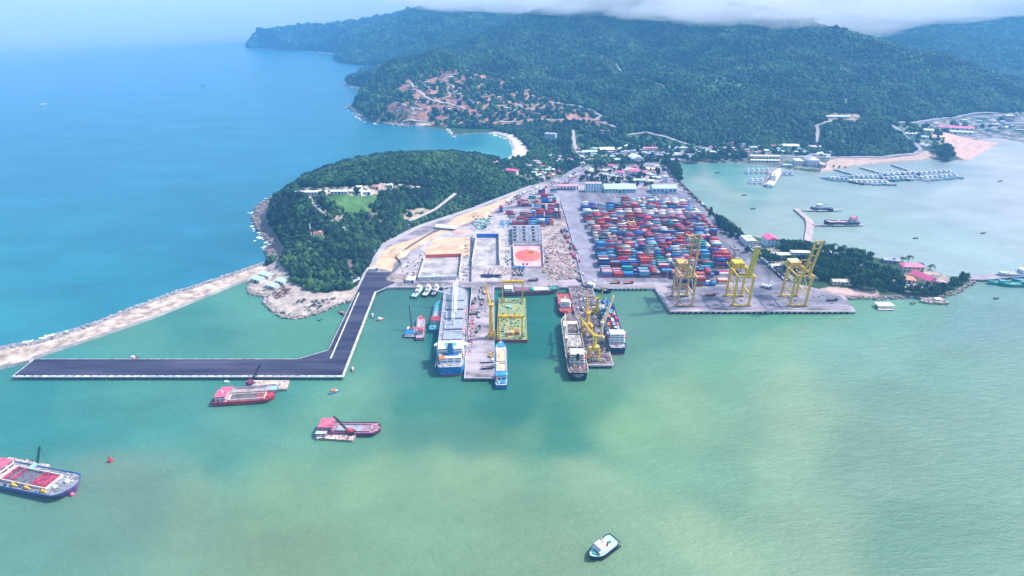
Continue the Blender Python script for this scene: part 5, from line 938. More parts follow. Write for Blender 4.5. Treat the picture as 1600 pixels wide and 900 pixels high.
# portal jib cranes on the second pier
def jib_crane(label, px, py, w, hp, ht, tip, tz, col, boomw=2.0, solid=True, name='harbour_crane', tw=2.2):
    a = np.array(W(px, py, 3.4)); b = np.array(W(*tip, tz)); t = thing(name, label, 'harbour crane', tuple(a)); 
    for sx in (-1, 1):
        for sy in (-1, 1): MB().bar((sx * w / 2, sy * w / 2, 1), (sx * w / 2 * .85, sy * w / 2 * .6, hp), 1.3, col).cbox(sx * w / 2, sy * w / 2, 0, 2.4, 1.4, 1.0, col).build('leg', t)
    MB().cbox(0, 0, hp - .6, w * .98, w * .72, 1.4, col).cbox(0, -w / 2, hp * .5, w * .98, .6, .6, col).build('portal_frame', t)
    MB().tube((0, 0, hp + .8), (0, 0, ht), tw, col, 10, tw * .7).cbox(0, 0, ht, tw * 1.9, tw * 1.9, 2.2, col).build('tower', t)
    ang = math.atan2(b[1] - a[1], b[0] - a[0]); r = (b - a); d = np.array((math.cos(ang), math.sin(ang), 0))
    MB().cbox(-d[0] * 2.5, -d[1] * 2.5, hp + 1, 5, 5, 3.4, col, yel2).build('machinery_house', t); MB().cbox(d[0] * 2, d[1] * 2, ht - 3, 2, 2, 2.2, wh).build('operator_cab', t)
    j = MB(); e0 = d * 1.5 + np.array((0, 0, ht)); e1 = np.array(r)
    if solid: j.tube(e0, e1, boomw * .62, col, 6, boomw * .28)
    else: j.lattice(e0, e1, boomw, col, 9, .4, boomw * .5)
    j.build('jib', t); c = MB().tube(-d * 2 + np.array((0, 0, ht + 6)), e1, .14, dark, 4).bar(np.array((0, 0, ht + 2)), -d * 2 + np.array((0, 0, ht + 6)), .6, col).tube(e1, e1 - np.array((0, 0, r[2] * .55)), .12, dark, 4).ball(tuple(e1 - np.array((0, 0, r[2] * .57))), .8, dark); c.build('hoist_rope', t); return t
jib_crane('yellow portal crane with its jib pointing straight inland, farther of two on the dirty pier', 917, 522, 10.5, 10, 23, (917, 455), 46, yel)
jib_crane('yellow portal crane leaning its jib to the left over the dark cargo ship', 927.5, 560, 10.0, 10.5, 24, (903, 492), 42, cm('deep_yellow', (.80, .52, .06)), 2.6)
jib_crane('greenish yellow mobile crane with a short raised jib left of the container ship', 932, 490, 5, 3, 17, (944, 449), 36, ylg, 1.8, name='mobile_crane', tw=1.9)
jib_crane('cream lattice boom crane reaching over the container ship', 939, 533, 6.5, 4, 20, (959, 461), 46, cm('cream_yellow', (.80, .66, .38)), 2.6, False, 'mobile_crane', 1.8)
jib_crane('tall orange yellow mobile harbour crane on the broad pier beside the deck barge', 768, 527, 6.5, 4, 36, (757, 442), 60, cm('orange_yellow', (.88, .52, .02)), 2.2, True, 'mobile_crane', 2.3)
# rubber tyred gantries in the yard
def rtg(label, px, py, col, h=19, w=11, g=20):
    a = W(px, py, 3.1); t = thing('yard_gantry_crane', label, 'gantry crane', a, 0, 'yard gantry cranes over the container blocks')
    for sy in (0, 1):
        for sx in (-1, 1): MB().bar((sx * w / 2, sy * g, 1.4), (sx * w / 2 * .8, sy * g, h), .8, col).tube((sx * w / 2 - .8, sy * g - .4, .8), (sx * w / 2 - .8, sy * g + .4, .8), .8, dark, 8).tube((sx * w / 2 + .8, sy * g - .4, .8), (sx * w / 2 + .8, sy * g + .4, .8), .8, dark, 8).build('leg', t)
        MB().box(-w / 2 - 1, w / 2 + 1, sy * g - .5, sy * g + .5, 1.3, 2.2, col).build('sill_beam', t)
    for sx in (-1, 1): MB().box(sx * w * .38 - .5, sx * w * .38 + .5, -1, g + 1, h, h + 1.5, col).build('bridge_beam', t)
    MB().cbox(0, g * .4, h + 1.5, w * .95, 4, 1.6, col).cbox(0, g * .4, h - 2.6, 2, 2, 2.2, wh).build('trolley', t); MB().cbox(0, 0, 3, w * .6, 1.5, 2, col).build('power_unit', t)
rtg('pale yellow yard gantry crane in the middle of the container yard', 987, 372, yel2); rtg('rusty orange yard gantry crane at the left of the near container blocks', 957, 396, cm('rusty_orange', (.60, .28, .18))); rtg('dark brown yard gantry crane above the second container block', 1015, 412, cm('dark_brown', (.22, .15, .15))); rtg('weathered yellow yard gantry crane behind the leftmost ship crane', 1080, 397, yel2, 21); rtg('thin grey yard gantry crane at the right edge of the container yard', 1149, 418, cm('grey_brown', (.35, .28, .28)), 20, 8)
# tall lamp masts
def lamp(label, px, py, h=24, z=None):
    a = np.array(T(px, py) if z is None else W(px, py, z)); t = thing('lamp_mast', label, 'lamp mast', tuple(a), 0, 'tall lamp masts of the port'); MB().tube((0, 0, -.5), (0, 0, h), .28, lgrey, 6, .14).build('pole', t); MB().cbox(0, 0, h, 2.6, .7, .4, lgrey, wh).bar((-1.2, 0, h), (1.2, 0, h), .15, lgrey).build('lamp_head', t)
for l, x, y in (('tall lamp mast at the back of the gantry wharf by the trees', 1203, 441), ('lamp mast at the left corner of the gantry wharf', 1049, 462), ('lamp mast at the front edge of the container yard', 1041, 441), ('lamp mast among the farthest container blocks', 1028, 328), ('lamp mast beside the left edge of the container yard', 930, 380), ('lamp mast near the gate at the head of the main road', 893, 312)): lamp(l, x, y, z=3.1)
for l, x, y in (('lamp mast at the landward end of the dark jetty', 552, 446), ('lamp mast beside the coast road above the sand lot', 611, 384), ('lamp mast by the coast road, middle of the bend', 640, 362), ('lamp mast by the coast road, below the headland wood', 715, 336), ('lamp mast by the coast road near the pink roofed house', 810, 297), ('lamp mast by the coast road, near the bottom of the bend', 588, 404)): lamp(l, x, y, 11, z=3.2)
a = T(487, 372); t = thing('signal_tower', 'thin red and white lattice tower beside the square house on the headland', 'tower', a); MB().lattice((0, 0, -1), (0, 0, 9), 1.1, wh, 5, .3).build('lower_lattice', t); MB().lattice((0, 0, 9), (0, 0, 13), 1.1, red, 2, .3).build('red_band', t); MB().lattice((0, 0, 13), (0, 0, 20), 1.1, wh, 4, .3, .6).build('upper_lattice', t)
# ---------------- buildings ----------------
pkr = cm('roof_pink', (.82, .14, .28), var=.12); ordr = cm('roof_orange', (.80, .24, .12), var=.12); tealr = mat('roof_pale_teal', (.50, .70, .70), var=.12, scale=.15, stretch=(4, .2, 1)); whr = mat('roof_white', (.74, .78, .80), var=.14, scale=.2, stretch=(4, .3, 1)); grr = mat('roof_grey', (.36, .38, .46), var=.2, scale=.2); pur = mat('roof_mauve', (.52, .42, .48), var=.2, scale=.2)
wwl = mat('wall_white', (.74, .74, .76), var=.12, scale=.3); cwl = mat('wall_cream', (.66, .58, .44), var=.15, scale=.3); bwl = mat('wall_pale_blue', (.45, .62, .74), var=.12, scale=.3); pwl = mat('wall_pinkish', (.66, .50, .48), var=.15, scale=.3)
def building(name, label, px, py, w, d, h, rz=0, roof='gable', wall=wwl, rm=whr, floors=1, z=None, group=None, rh=None, win=True, ov=.6, cat='building', doors=1, chim=0, nwin=None):
    a = T(px, py) if z is None else W(px, py, z); t = thing(name, label, cat, (a[0], a[1], a[2] - .1), R(rz), group); base = -3 if z is None else 0
    MB().cbox(0, d / 2, base, w, d, h - base, wall).build('wall', t); rh = rh or d * .18; r = MB(); y0 = -ov; y1 = d + ov; x = w / 2 + ov
    if roof == 'gable': r.add([(-x, y0, h), (x, y0, h), (x, y1, h), (-x, y1, h), (-x, d / 2, h + rh), (x, d / 2, h + rh)], [(0, 1, 5, 4), (2, 3, 4, 5), (0, 4, 3), (1, 2, 5), (3, 2, 1, 0)], rm)
    elif roof == 'gabley': r.add([(-x, y0, h), (x, y0, h), (x, y1, h), (-x, y1, h), (0, y0, h + rh), (0, y1, h + rh)], [(0, 4, 5, 3), (1, 2, 5, 4), (0, 1, 4), (2, 3, 5), (3, 2, 1, 0)], rm)
    elif roof == 'hip':
        q = min(w, d) * .42
        if w >= d: r.add([(-x, y0, h), (x, y0, h), (x, y1, h), (-x, y1, h), (-x + q, d / 2, h + rh), (x - q, d / 2, h + rh)], [(0, 1, 5, 4), (2, 3, 4, 5), (0, 4, 3), (1, 2, 5), (3, 2, 1, 0)], rm)
        else: r.add([(-x, y0, h), (x, y0, h), (x, y1, h), (-x, y1, h), (0, y0 + q, h + rh), (0, y1 - q, h + rh)], [(0, 4, 5, 3), (1, 2, 5, 4), (0, 1, 4), (2, 3, 5), (3, 2, 1, 0)], rm)
    else: r.cbox(0, d / 2, h, w + ov, d + ov, .5, rm)
    if roof == 'flat': r.cbox(w * .2, d * .6, h + .5, 3, 3, 1.6, wall)
    r.build('roof', t)
    if win:
        fh = h / floors; n = nwin or max(2, min(8, int(w / 4.5)))
        ww = w / n * .5; wm = MB().box(-ww / 2, ww / 2, -.12, .05, 0, fh * .42, glass).mesh('window')
        for k in range(floors):
            for i in range(n):
                if k == 0 and doors and i == n // 2: continue
                o = bpy.data.objects.new('window', wm); C.objects.link(o); o.parent = t; o.location = (-w / 2 + w * (i + .5) / n, 0, k * fh + fh * .34)
        if doors: MB().box(-w / 2 + w * (n // 2 + .5) / n - ww / 2, -w / 2 + w * (n // 2 + .5) / n + ww / 2, -.15, .05, 0, min(fh * .8, 4), dark).build('door', t)
    return t
B = building
# port buildings
t = thing('gatehouse', 'port gate with a long pink canopy at the head of the main road', 'gatehouse', W(887, 297, 3.1)); MB().cbox(0, 6, 6.2, 37, 13, 1.2, pinkd, cm('canopy_pink', (.72, .34, .38))).build('canopy', t)
for x in (-17, -11, -5, 1, 7, 13, 18): MB().cbox(x, 1.5, 0, 1.2, 1.2, 6.2, blue).cbox(x, 10, 0, 1.2, 1.2, 6.2, blue).build('post', t)
for x in (-8, 4, 10): MB().cbox(x, 5, 0, 2.4, 4, 3, wh).build('booth', t)
B('office_block', 'white four storey office block with blue windows beside the port gate', 927, 300, 29, 12, 15, roof='flat', wall=cm('office_wall', (.62, .78, .82), var=.1), rm=pur, floors=4, z=3.06, nwin=6)
B('warehouse', 'wide warehouse with a pale teal roof behind the container yard', 969, 301, 56, 30, 7, wall=bwl, rm=tealr, z=3.06, nwin=9)
B('warehouse', 'open fronted warehouse with a pale teal roof by the lagoon fence', 1038, 302, 43, 22, 9, wall=bwl, rm=tealr, z=3.06, nwin=6)
for lab, px, py, w, d, h, rz, rf, wl, rm, fl in (
 ('low pale blue building between the two teal roofed warehouses', 998, 286, 26, 10, 6, 0, 'flat', bwl, whr, 2), ('small cream house right of the low pale blue building', 1017, 288, 11, 11, 7, 0, 'hip', cwl, whr, 2),
 ('smaller pink roofed villa behind the teal roofed warehouses', 969, 275, 13, 13, 8, -15, 'hip', wwl, pkr, 2), ('larger pink roofed villa behind the teal roofed warehouses', 990, 274, 22, 16, 9, -8, 'hip', wwl, pkr, 2), ('little pink roofed house right of the two pink villas', 1009, 272, 10, 8, 5, 15, 'hip', cwl, pkr, 1),
 ('beige walled court behind the pink roofed villas', 1019, 266, 36, 16, 3, 0, 'flat', cwl, cm('court_beige', (.70, .55, .46)), 1), ('slim white tower house beside the lagoon road', 1040, 285, 7, 8, 12, 0, 'flat', wwl, whr, 3),
 ('large white hall with a vaulted roof north of the pink villas', 997, 255, 24, 30, 10, 12, 'gabley', wwl, whr, 2), ('round roofed pale hall left of the large white hall', 964, 254, 13, 13, 6, 0, 'hip', wwl, lgrey, 1), ('narrow white house among trees behind the office block', 922, 272, 9, 18, 7, -10, 'hip', wwl, whr, 2),
 ('long teal roofed depot at the bend of the valley road', 922, 241, 33, 16, 5, 6, 'gable', bwl, tealr, 1), ('white roofed depot right of the teal one in the valley', 949, 239, 33, 22, 7, 4, 'gable', dblue, whr, 1),
 ('tall curved blue white hotel above the beach', 859, 222, 27, 14, 19, -18, 'flat', bwl, pur, 6), ('white house with a terrace below the hotel', 866, 238, 18, 8, 5, -20, 'flat', wwl, whr, 1), ('white block with a pink roof terrace on the way to the beach', 888, 256, 22, 10, 8, 12, 'flat', wwl, cm('terrace_pink', (.62, .3, .36)), 2), ('small white block left of the pink terrace block', 874, 249, 9, 8, 6, 0, 'flat', wwl, whr, 2),
 ('pink roofed house at the edge of the headland wood near the beach', 798, 273, 22, 12, 8, -22, 'gable', cwl, pkr, 2), ('oval pink roofed pavilion beside the coast road', 878, 270, 14, 12, 3, 18, 'hip', wwl, pkr, 1), ('row of white shops left of the pink pavilion', 858, 269, 24, 7, 5, 8, 'flat', wwl, whr, 1), ('white kiosk beside the road below the pavilion', 871, 286, 7, 6, 4, 20, 'flat', wwl, whr, 1),
 ('pink roofed white barracks on the shore road above the village', 1016, 237, 32, 10, 8, 0, 'gable', pwl, cm('barrack_pink', (.70, .30, .32)), 2), ('long white roofed shed along the shore road', 1060, 234, 44, 8, 5, -3, 'gable', wwl, whr, 1),
 ('long blue grey roofed workshop at the corner of the inner bay', 1045, 246, 52, 12, 5, 0, 'gable', bwl, grr, 1), ('mauve roofed workshop by the corner of the inner bay', 1060, 253, 30, 12, 4, -5, 'gable', pwl, pur, 1), ('pale workshop right of the mauve roofed one', 1075, 249, 12, 10, 5, 0, 'gable', wwl, lgrey, 1),
 ('cream villa row with an orange gable at the foot of the mountain', 1141, 236, 32, 8, 7, 0, 'gable', pwl, cm('roof_salmon', (.72, .42, .34)), 2), ('long low salmon roofed shed above the wooded shore', 1140, 244, 36, 6, 3.5, -2, 'gable', cwl, pur, 1), ('white roofed houses in the trees right of the cream villas', 1180, 234, 28, 8, 6, 0, 'gable', wwl, whr, 2), ('low red roofed house hidden in trees by the shore road', 1205, 231, 22, 8, 5, 0, 'gable', pwl, cm('roof_dull_red', (.50, .16, .18)), 1),
 ('large white roofed hall above the naval basin', 1236, 233, 36, 18, 7, -4, 'gable', wwl, whr, 2), ('white building with a pinkish roof above the tall white block', 1273, 234, 26, 12, 7, -3, 'gable', wwl, cm('roof_blush', (.66, .48, .52)), 2),
 ('upper long white terrace above the naval pier', 1195, 249, 62, 9, 7, -3, 'gable', cwl, whr, 2), ('lower long white terrace facing the naval pier', 1195, 254, 60, 7, 5, -3, 'gable', cwl, whr, 1),
 ('white two winged house right of the naval basin', 1249, 258, 17, 18, 9, 0, 'hip', wwl, whr, 3), ('tall pale hip roofed block right of the naval basin', 1271, 260, 22, 34, 13, 0, 'hip', wwl, cm('roof_pale', (.62, .60, .68)), 4), ('pale blue boathouse at the right of the naval pier', 1231, 261, 19, 8, 4, 0, 'flat', bwl, bwl, 1), ('pink walled house right of the tall pale block', 1287, 262, 9, 26, 6, 0, 'flat', pwl, pwl, 1),
 ('long white roofed building on the mountainside clearing', 1309, 185, 58, 9, 5, -2, 'gable', wwl, whr, 1),
 ('flat grey roofed house at the neck of the wooded peninsula', 1173, 385, 14, 22, 8, 3, 'flat', wwl, lgrey, 3), ('pale blue villa with a pink roof at the neck of the peninsula', 1206, 386, 16, 17, 11, 5, 'gabley', bwl, pkr, 3),
 ('two storey grey terrace with a white roof among the peninsula trees', 1217, 407, 26, 9, 8, -3, 'gable', grr, whr, 2), ('long white roofed terrace behind the rightmost ship crane', 1250, 401, 24, 8, 6, -4, 'gable', wwl, whr, 2), ('grey house with a white roof in the middle of the peninsula', 1290, 401, 16, 8, 5, 0, 'gable', grr, whr, 1), ('tiny white roofed house right of the grey one on the peninsula', 1310, 402, 9, 6, 4, 0, 'gable', wwl, whr, 1), ('small white roofed house in the grove on the peninsula', 1326, 409, 13, 6, 4, -8, 'gable', wwl, whr, 1), ('low white roofed hut deeper in the peninsula grove', 1354, 421, 13, 6, 3, -8, 'gable', wwl, whr, 1),
 ('cream long shed at the edge of the grove above the pink sand', 1316, 446, 23, 8, 5, -5, 'gable', cwl, cm('roof_dun', (.55, .48, .40)), 1), ('cream hut just right of the rightmost ship crane', 1271, 439, 10, 7, 4, 0, 'flat', cwl, cm('hut_roof', (.55, .50, .44)), 1), ('white awning shed behind the gantry wharf', 1213, 419, 14, 5, 4, 4, 'gable', wwl, whr, 1),
 ('largest pink roofed villa near the tip of the peninsula', 1426, 426, 26, 12, 8, -4, 'hip', cwl, pkr, 2), ('orange roofed house below the largest pink roofed villa', 1420, 443, 14, 12, 5, -14, 'hip', wwl, ordr, 1), ('long pink roofed hall running toward the shore at the peninsula tip', 1455, 446, 13, 24, 7, 24, 'gabley', cwl, pkr, 1), ('small pale pink house at the tip of the peninsula', 1473, 448, 8, 8, 5, 10, 'hip', pwl, cm('roof_faint_pink', (.72, .42, .46)), 1), ('low white building along the shore below the orange roof', 1432, 455, 28, 4, 3, -14, 'flat', wwl, whr, 1), ('grey ruin on the back shore of the peninsula', 1394, 412, 20, 10, 4, -12, 'flat', grr, grr, 1),
 ('square cream house with a dark roof on the headland', 498, 375, 12, 11, 8, 14, 'flat', cm('cream_bright', (.78, .70, .55)), rustm, 1), ('smaller cream house right of the square one on the headland', 537, 367, 9, 8, 7, 22, 'flat', MATS['cream_bright'], cream, 1),
 ('left wing of the long white school building on the headland', 491, 305, 38, 8, 5, 2, 'gable', wwl, whr, 1), ('middle wing of the long white school building on the headland', 530, 304, 25, 8, 5, 1, 'gable', wwl, whr, 1), ('right wing of the long white school building on the headland', 555, 304, 18, 9, 5.5, 0, 'gable', wwl, whr, 1), ('white cube house right of the long white school building', 573, 305, 12, 8, 5, 10, 'flat', wwl, whr, 1), ('whitewashed house behind the right end of the school', 561, 297, 8, 7, 5, 0, 'gable', wwl, whr, 1), ('orange walled shed right of the school compound', 586, 296, 11, 6, 4, 0, 'flat', pwl, cm('shed_orange', (.62, .30, .22)), 1), ('small white house at the right end of the clearing', 609, 294, 9, 6, 5, 0, 'flat', wwl, whr, 1), ('pale little house at the far left end of the school', 467, 304, 8, 6, 4, 20, 'gable', wwl, whr, 1),
 ('northern teal roofed shed on the spit', 412, 434, 18, 8, 4, -28, 'gable', wwl, tealr, 1), ('western teal roofed shed on the spit by the water', 399, 441, 15, 9, 4, -28, 'gable', wwl, tealr, 1), ('eastern teal roofed shed on the spit nearest the wood', 437, 444, 14, 9, 4, -28, 'gable', wwl, tealr, 1), ('southern teal roofed shed on the spit', 422, 451, 15, 8, 4, -28, 'gable', wwl, tealr, 1),
 ('long white roofed shed beside the coast road in the sand yard', 696, 360, 32, 12, 5, -14, 'gable', greyd, whr, 1),
 ('pale tower block in the distant industrial area', 1578, 190, 22, 20, 16, 0, 'flat', pwl, whr, 2), ('distant white shed at the left end of the pink roofs', 1424, 212, 26, 12, 5, -10, 'gable', wwl, whr, 1), ('distant teal roofed shed beside the winding road', 1442, 217, 22, 12, 5, -20, 'gable', wwl, tealr, 1), ('pale shed beside the trees by the sand lot', 1452, 232, 18, 22, 6, 15, 'gabley', wwl, lgrey, 1),
 ('small white house among the hillside clearings', 920, 202, 12, 8, 6, 0, 'flat', wwl, whr, 2), ('pinkish house right of the small white one on the hillside', 946, 207, 22, 8, 5, 6, 'flat', pwl, cm('hill_roof', (.66, .46, .42)), 1), ('second pinkish house lower on the hillside', 931, 210, 12, 7, 4, 0, 'flat', pwl, pwl, 1), ('white tent like roof at the right of the hillside houses', 967, 206, 12, 7, 3, 12, 'gable', wwl, tealr, 1)):
    B('house' if w < 20 else 'building', lab, px, py, w, d, h, rz, rf, wl, rm, fl, z=3.1 if 0 else None)
# long pink warehouse roofs far right
for lab, px, py, w, d, rm in (('long pink roofed warehouse in the distant industrial area', 1492, 203, 86, 20, pkr), ('long white roofed warehouse in front of the distant pink one', 1488, 209, 90, 12, whr), ('distant white roofed shed left of the pink warehouse', 1446, 207, 34, 14, whr)):
    B('warehouse', lab, px, py, w, d, 6, -18, 'gable', wwl, rm, 1)
hg = np.random.default_rng(5)
def houses(n, poly, name, lab, group, s=(7, 13), cols=(whr, whr, lgrey, pur, pinkd, tealr)):
    P = np.array(poly); k = 0; ms = []
    while k < n:
        x = hg.uniform(P[:, 0].min(), P[:, 0].max()); y = hg.uniform(P[:, 1].min(), P[:, 1].max())
        if not inpoly(poly, np.array([x]), np.array([y]))[0]: continue
        B(name, lab, x, y, hg.uniform(*s), hg.uniform(5, 9), hg.uniform(3, 6), hg.uniform(-30, 30), hg.choice(['gable', 'flat', 'hip']), [wwl, cwl, pwl, bwl][hg.integers(0, 4)], cols[hg.integers(0, len(cols))], 1, group=group, nwin=2, doors=0, cat='house'); k += 1
houses(34, [(826,262),(850,236),(862,238),(880,262),(862,280),(838,284)], 'village_house', 'small pale house among trees between the beach and the coast road', 'village houses behind the beach')
houses(26, [(925,262),(960,258),(1030,262),(1040,284),(940,278)], 'village_house', 'small house in the leafy streets behind the warehouses', 'village houses behind the warehouses')
houses(44, [(1000,232),(1160,226),(1300,236),(1296,246),(1240,238),(1164,244),(1064,246),(1000,244)], 'town_house', 'small pale town house along the shore road of the inner bay', 'town houses along the shore road')
houses(26, [(905,232),(985,230),(1000,246),(930,252),(900,262)], 'town_house', 'small pale town house beside the bend of the valley road', 'town houses at the valley road bend')
houses(30, [(1080,236),(1300,240),(1300,250),(1240,240),(1090,244)], 'village_house', 'low roadside house along the foot of the mountain', 'houses along the foot of the mountain')
houses(150, [(650,128),(700,112),(800,135),(880,168),(860,186),(700,186),(620,178)], 'hillside_tomb', 'small pale or terracotta tomb on the brown hillside', 'tombs on the brown hillside', (6, 13), (whr, pwl, cwl, cm('terracotta', (.55, .20, .12), var=.3), MATS['terracotta'], MATS['terracotta']))
houses(26, [(1400,204),(1440,196),(1590,180),(1600,214),(1540,208),(1470,200)], 'distant_shed', 'small shed on the distant industrial flats', 'sheds of the distant industrial flats', (9, 20), (whr, pwl, lgrey, pur))
# walled storage courts
def court(name, label, pts, h, wall_m, floor_m, inner=None, z=3.2, th=.8, open_side=None):
    P = PL(pts, z); c = np.mean(P, 0); t = thing(name, label, 'walled court', (c[0], c[1], 3.05)); Q = [np.array(p_) - c for p_ in P]; MB().prism([tuple(q) for q in Q], 0, .25, floor_m).build('floor', t); n = len(Q)
    for i in range(n):
        if i == open_side: continue
        a, b = Q[i], Q[(i + 1) % n]; d = (b - a) / np.linalg.norm(b - a); nn = np.array((-d[1], d[0])) * (th if sum(Q[k][0] * Q[(k + 1) % n][1] - Q[(k + 1) % n][0] * Q[k][1] for k in range(n)) > 0 else -th)
        MB().prism([tuple(a), tuple(b), tuple(b + nn), tuple(a + nn)], .255, h, wall_m if not inner or i not in inner else inner[i]).build('wall', t)
    return t
lotf = mat('court_floor', (.44, .41, .42), var=.3, scale=.08); rw = cm('red_inner_wall', (.78, .12, .10)); bw_ = cm('blue_inner_wall', (.05, .16, .65)); 
court('storage_court', 'rectangular walled court with a bright red back wall near the workboats', [(653,439),(718,437),(722,401),(664,403)], 5, white, lotf, {2: rw, 3: white})
court('storage_court', 'narrow walled court with a bright blue back wall', [(737,415),(781,414),(780,371),(744,371)], 6, white, lotf, {2: bw_}, open_side=0)
court('storage_court', 'white walled court piled with red material in front of the saw roofed shed', [(803,417),(850,416),(848,384),(801,384)], 4, white, mat('court_pink', (.70, .42, .42), var=.2, scale=.1), None, open_side=0)
a = W(825, 399, 3.4); hp_ = MB(); n_ = 24; vs = [(0, 0, 3.6)]
for r_, z_ in ((.45, 3.0), (.8, 1.2), (1.0, 0.1)): vs += [(r_ * 17.5 * math.cos(6.283 * i / n_), r_ * 20 * math.sin(6.283 * i / n_), z_ + .3 * math.sin(i * 2.3)) for i in range(n_)]
fs = [(0, 1 + i, 1 + (i + 1) % n_) for i in range(n_)] + [(1 + k * n_ + i, 1 + (k + 1) * n_ + i, 1 + (k + 1) * n_ + (i + 1) % n_, 1 + k * n_ + (i + 1) % n_) for k in range(2) for i in range(n_)]
hp_.add(vs, fs, mat('red_ore', (.85, .16, .12), var=.12, scale=.2, bump=.4)); o = hp_.build('ore_heap'); o.location = (a[0], a[1], 3.32); tag(o, 'broad low heap of coral red ore inside the white walled court', 'ore heap')
t = thing('saw_roof_shed', 'long grey shed with five stepped bands of roof lights', 'warehouse', W(824, 383, 3.06)); MB().cbox(0, 32, 0, 41, 64, 6, wwl).build('wall', t)
for k in range(5):
    y = k * 12.6; MB().add([(-21, y, 6), (21, y, 6), (21, y + 12.4, 6), (-21, y + 12.4, 6), (-21, y + 2, 9.6), (21, y + 2, 9.6)], [(0, 1, 5, 4), (2, 3, 4, 5), (0, 4, 3), (1, 2, 5), (3, 2, 1, 0)], grr).build('roof', t)
    l_ = MB()
    for i in range(9): l_.add([(-19 + i * 4.4, y + .25, 6.6), (-19 + i * 4.4 + 3, y + .25, 6.6), (-19 + i * 4.4 + 3, y + 1.6, 9.0), (-19 + i * 4.4, y + 1.6, 9.0)], [(0, 1, 2, 3)], white if i % 3 else dark)
    for v in range(len(l_.v)): l_.v[v] = (l_.v[v][0], l_.v[v][1] - .12, l_.v[v][2] + .06)
    l_.build('roof_light', t)
struct(MB().prism(PL([(800,433),(857,432),(855,421),(801,422)], 3.2), 3, 3.24, mat('loading_pad', (.30, .29, .30), var=.2, scale=.1)).build('loading_pad'))
B('shed', 'blue roofed site cabin in front of the red ore court', 811, 421, 15, 4, 3, 0, 'flat', wwl, blue, 1, z=3.3); B('shed', 'white site cabin inside the near wall of the red walled court', 679, 437, 22, 4, 3, 0, 'flat', wwl, bwl, 1, z=3.2); B('shed', 'white square tent on the brown ground beside the red walled court', 641, 442, 10, 9, 4, 0, 'hip', wwl, whr, 1, z=3.1)
# heaps, timber, scrap
def heap(name, label, px, py, rx, ry, h, m, seed=1, z=3.1, cat='heap'):
    g = np.random.default_rng(seed); n = 18; vs = [(0, 0, h)]
    for r_, zz_ in ((.4, .8), (.75, .35), (1.0, 0)): vs += [(r_ * rx * g.uniform(.85, 1.1) * math.cos(6.283 * i / n), r_ * ry * g.uniform(.85, 1.1) * math.sin(6.283 * i / n), h * zz_) for i in range(n)]
    fs = [(0, 1 + i, 1 + (i + 1) % n) for i in range(n)] + [(1 + k * n + i, 1 + (k + 1) * n + i, 1 + (k + 1) * n + (i + 1) % n, 1 + k * n + (i + 1) % n) for k in range(2) for i in range(n)]
    o = MB().add(vs, fs, m).build(name); a = W(px, py, z); o.location = a; tag(o, label, cat)
heap('sand_heap', 'big sand heap beside the coast road under the pipe stacks', 752, 337, 16, 22, 5, sand, 1); heap('sand_heap', 'low sand heap in the middle of the sand lot', 706, 386, 20, 14, 3, sand, 2); heap('sand_heap', 'pinkish sand heap left of the pipe stacks', 722, 362, 16, 12, 3, mat('pink_sand', (.68, .44, .38), var=.15, scale=.1), 3); heap('rubble_heap', 'brown rubble heap left of the white square tent', 620, 434, 16, 12, 2.5, dirt, 4); heap('sand_heap', 'long sand heap at the left end of the sand strip', 622, 396, 14, 20, 3, sand, 5)
def scrap(name, label, poly, n, ms, seed, smax=2.5, h=1.5, z=3.15, cat='scrap'):
    g = np.random.default_rng(seed); b = MB(); P = np.array(poly); k = 0
    while k < n:
        x = g.uniform(P[:, 0].min(), P[:, 0].max()); y = g.uniform(P[:, 1].min(), P[:, 1].max())
        if not inpoly(poly, np.array([x]), np.array([y]))[0]: continue
        a = np.array(W(x, y, z)); m = ms[g.integers(0, len(ms))]; th = g.uniform(0, 3.14); l_ = g.uniform(.6, smax)
        if g.random() < .5: b.bar(a + (0, 0, .3), a + np.array((math.cos(th) * l_ * 2, math.sin(th) * l_ * 2, .4)), g.uniform(.3, .9), m)
        else: b.taper(a[0], a[1], z, l_, l_ * g.uniform(.5, 1), z + g.uniform(.3, h), l_ * .7, l_ * .6, m)
        k += 1
    tag(b.build(name), label, cat, kind='stuff')
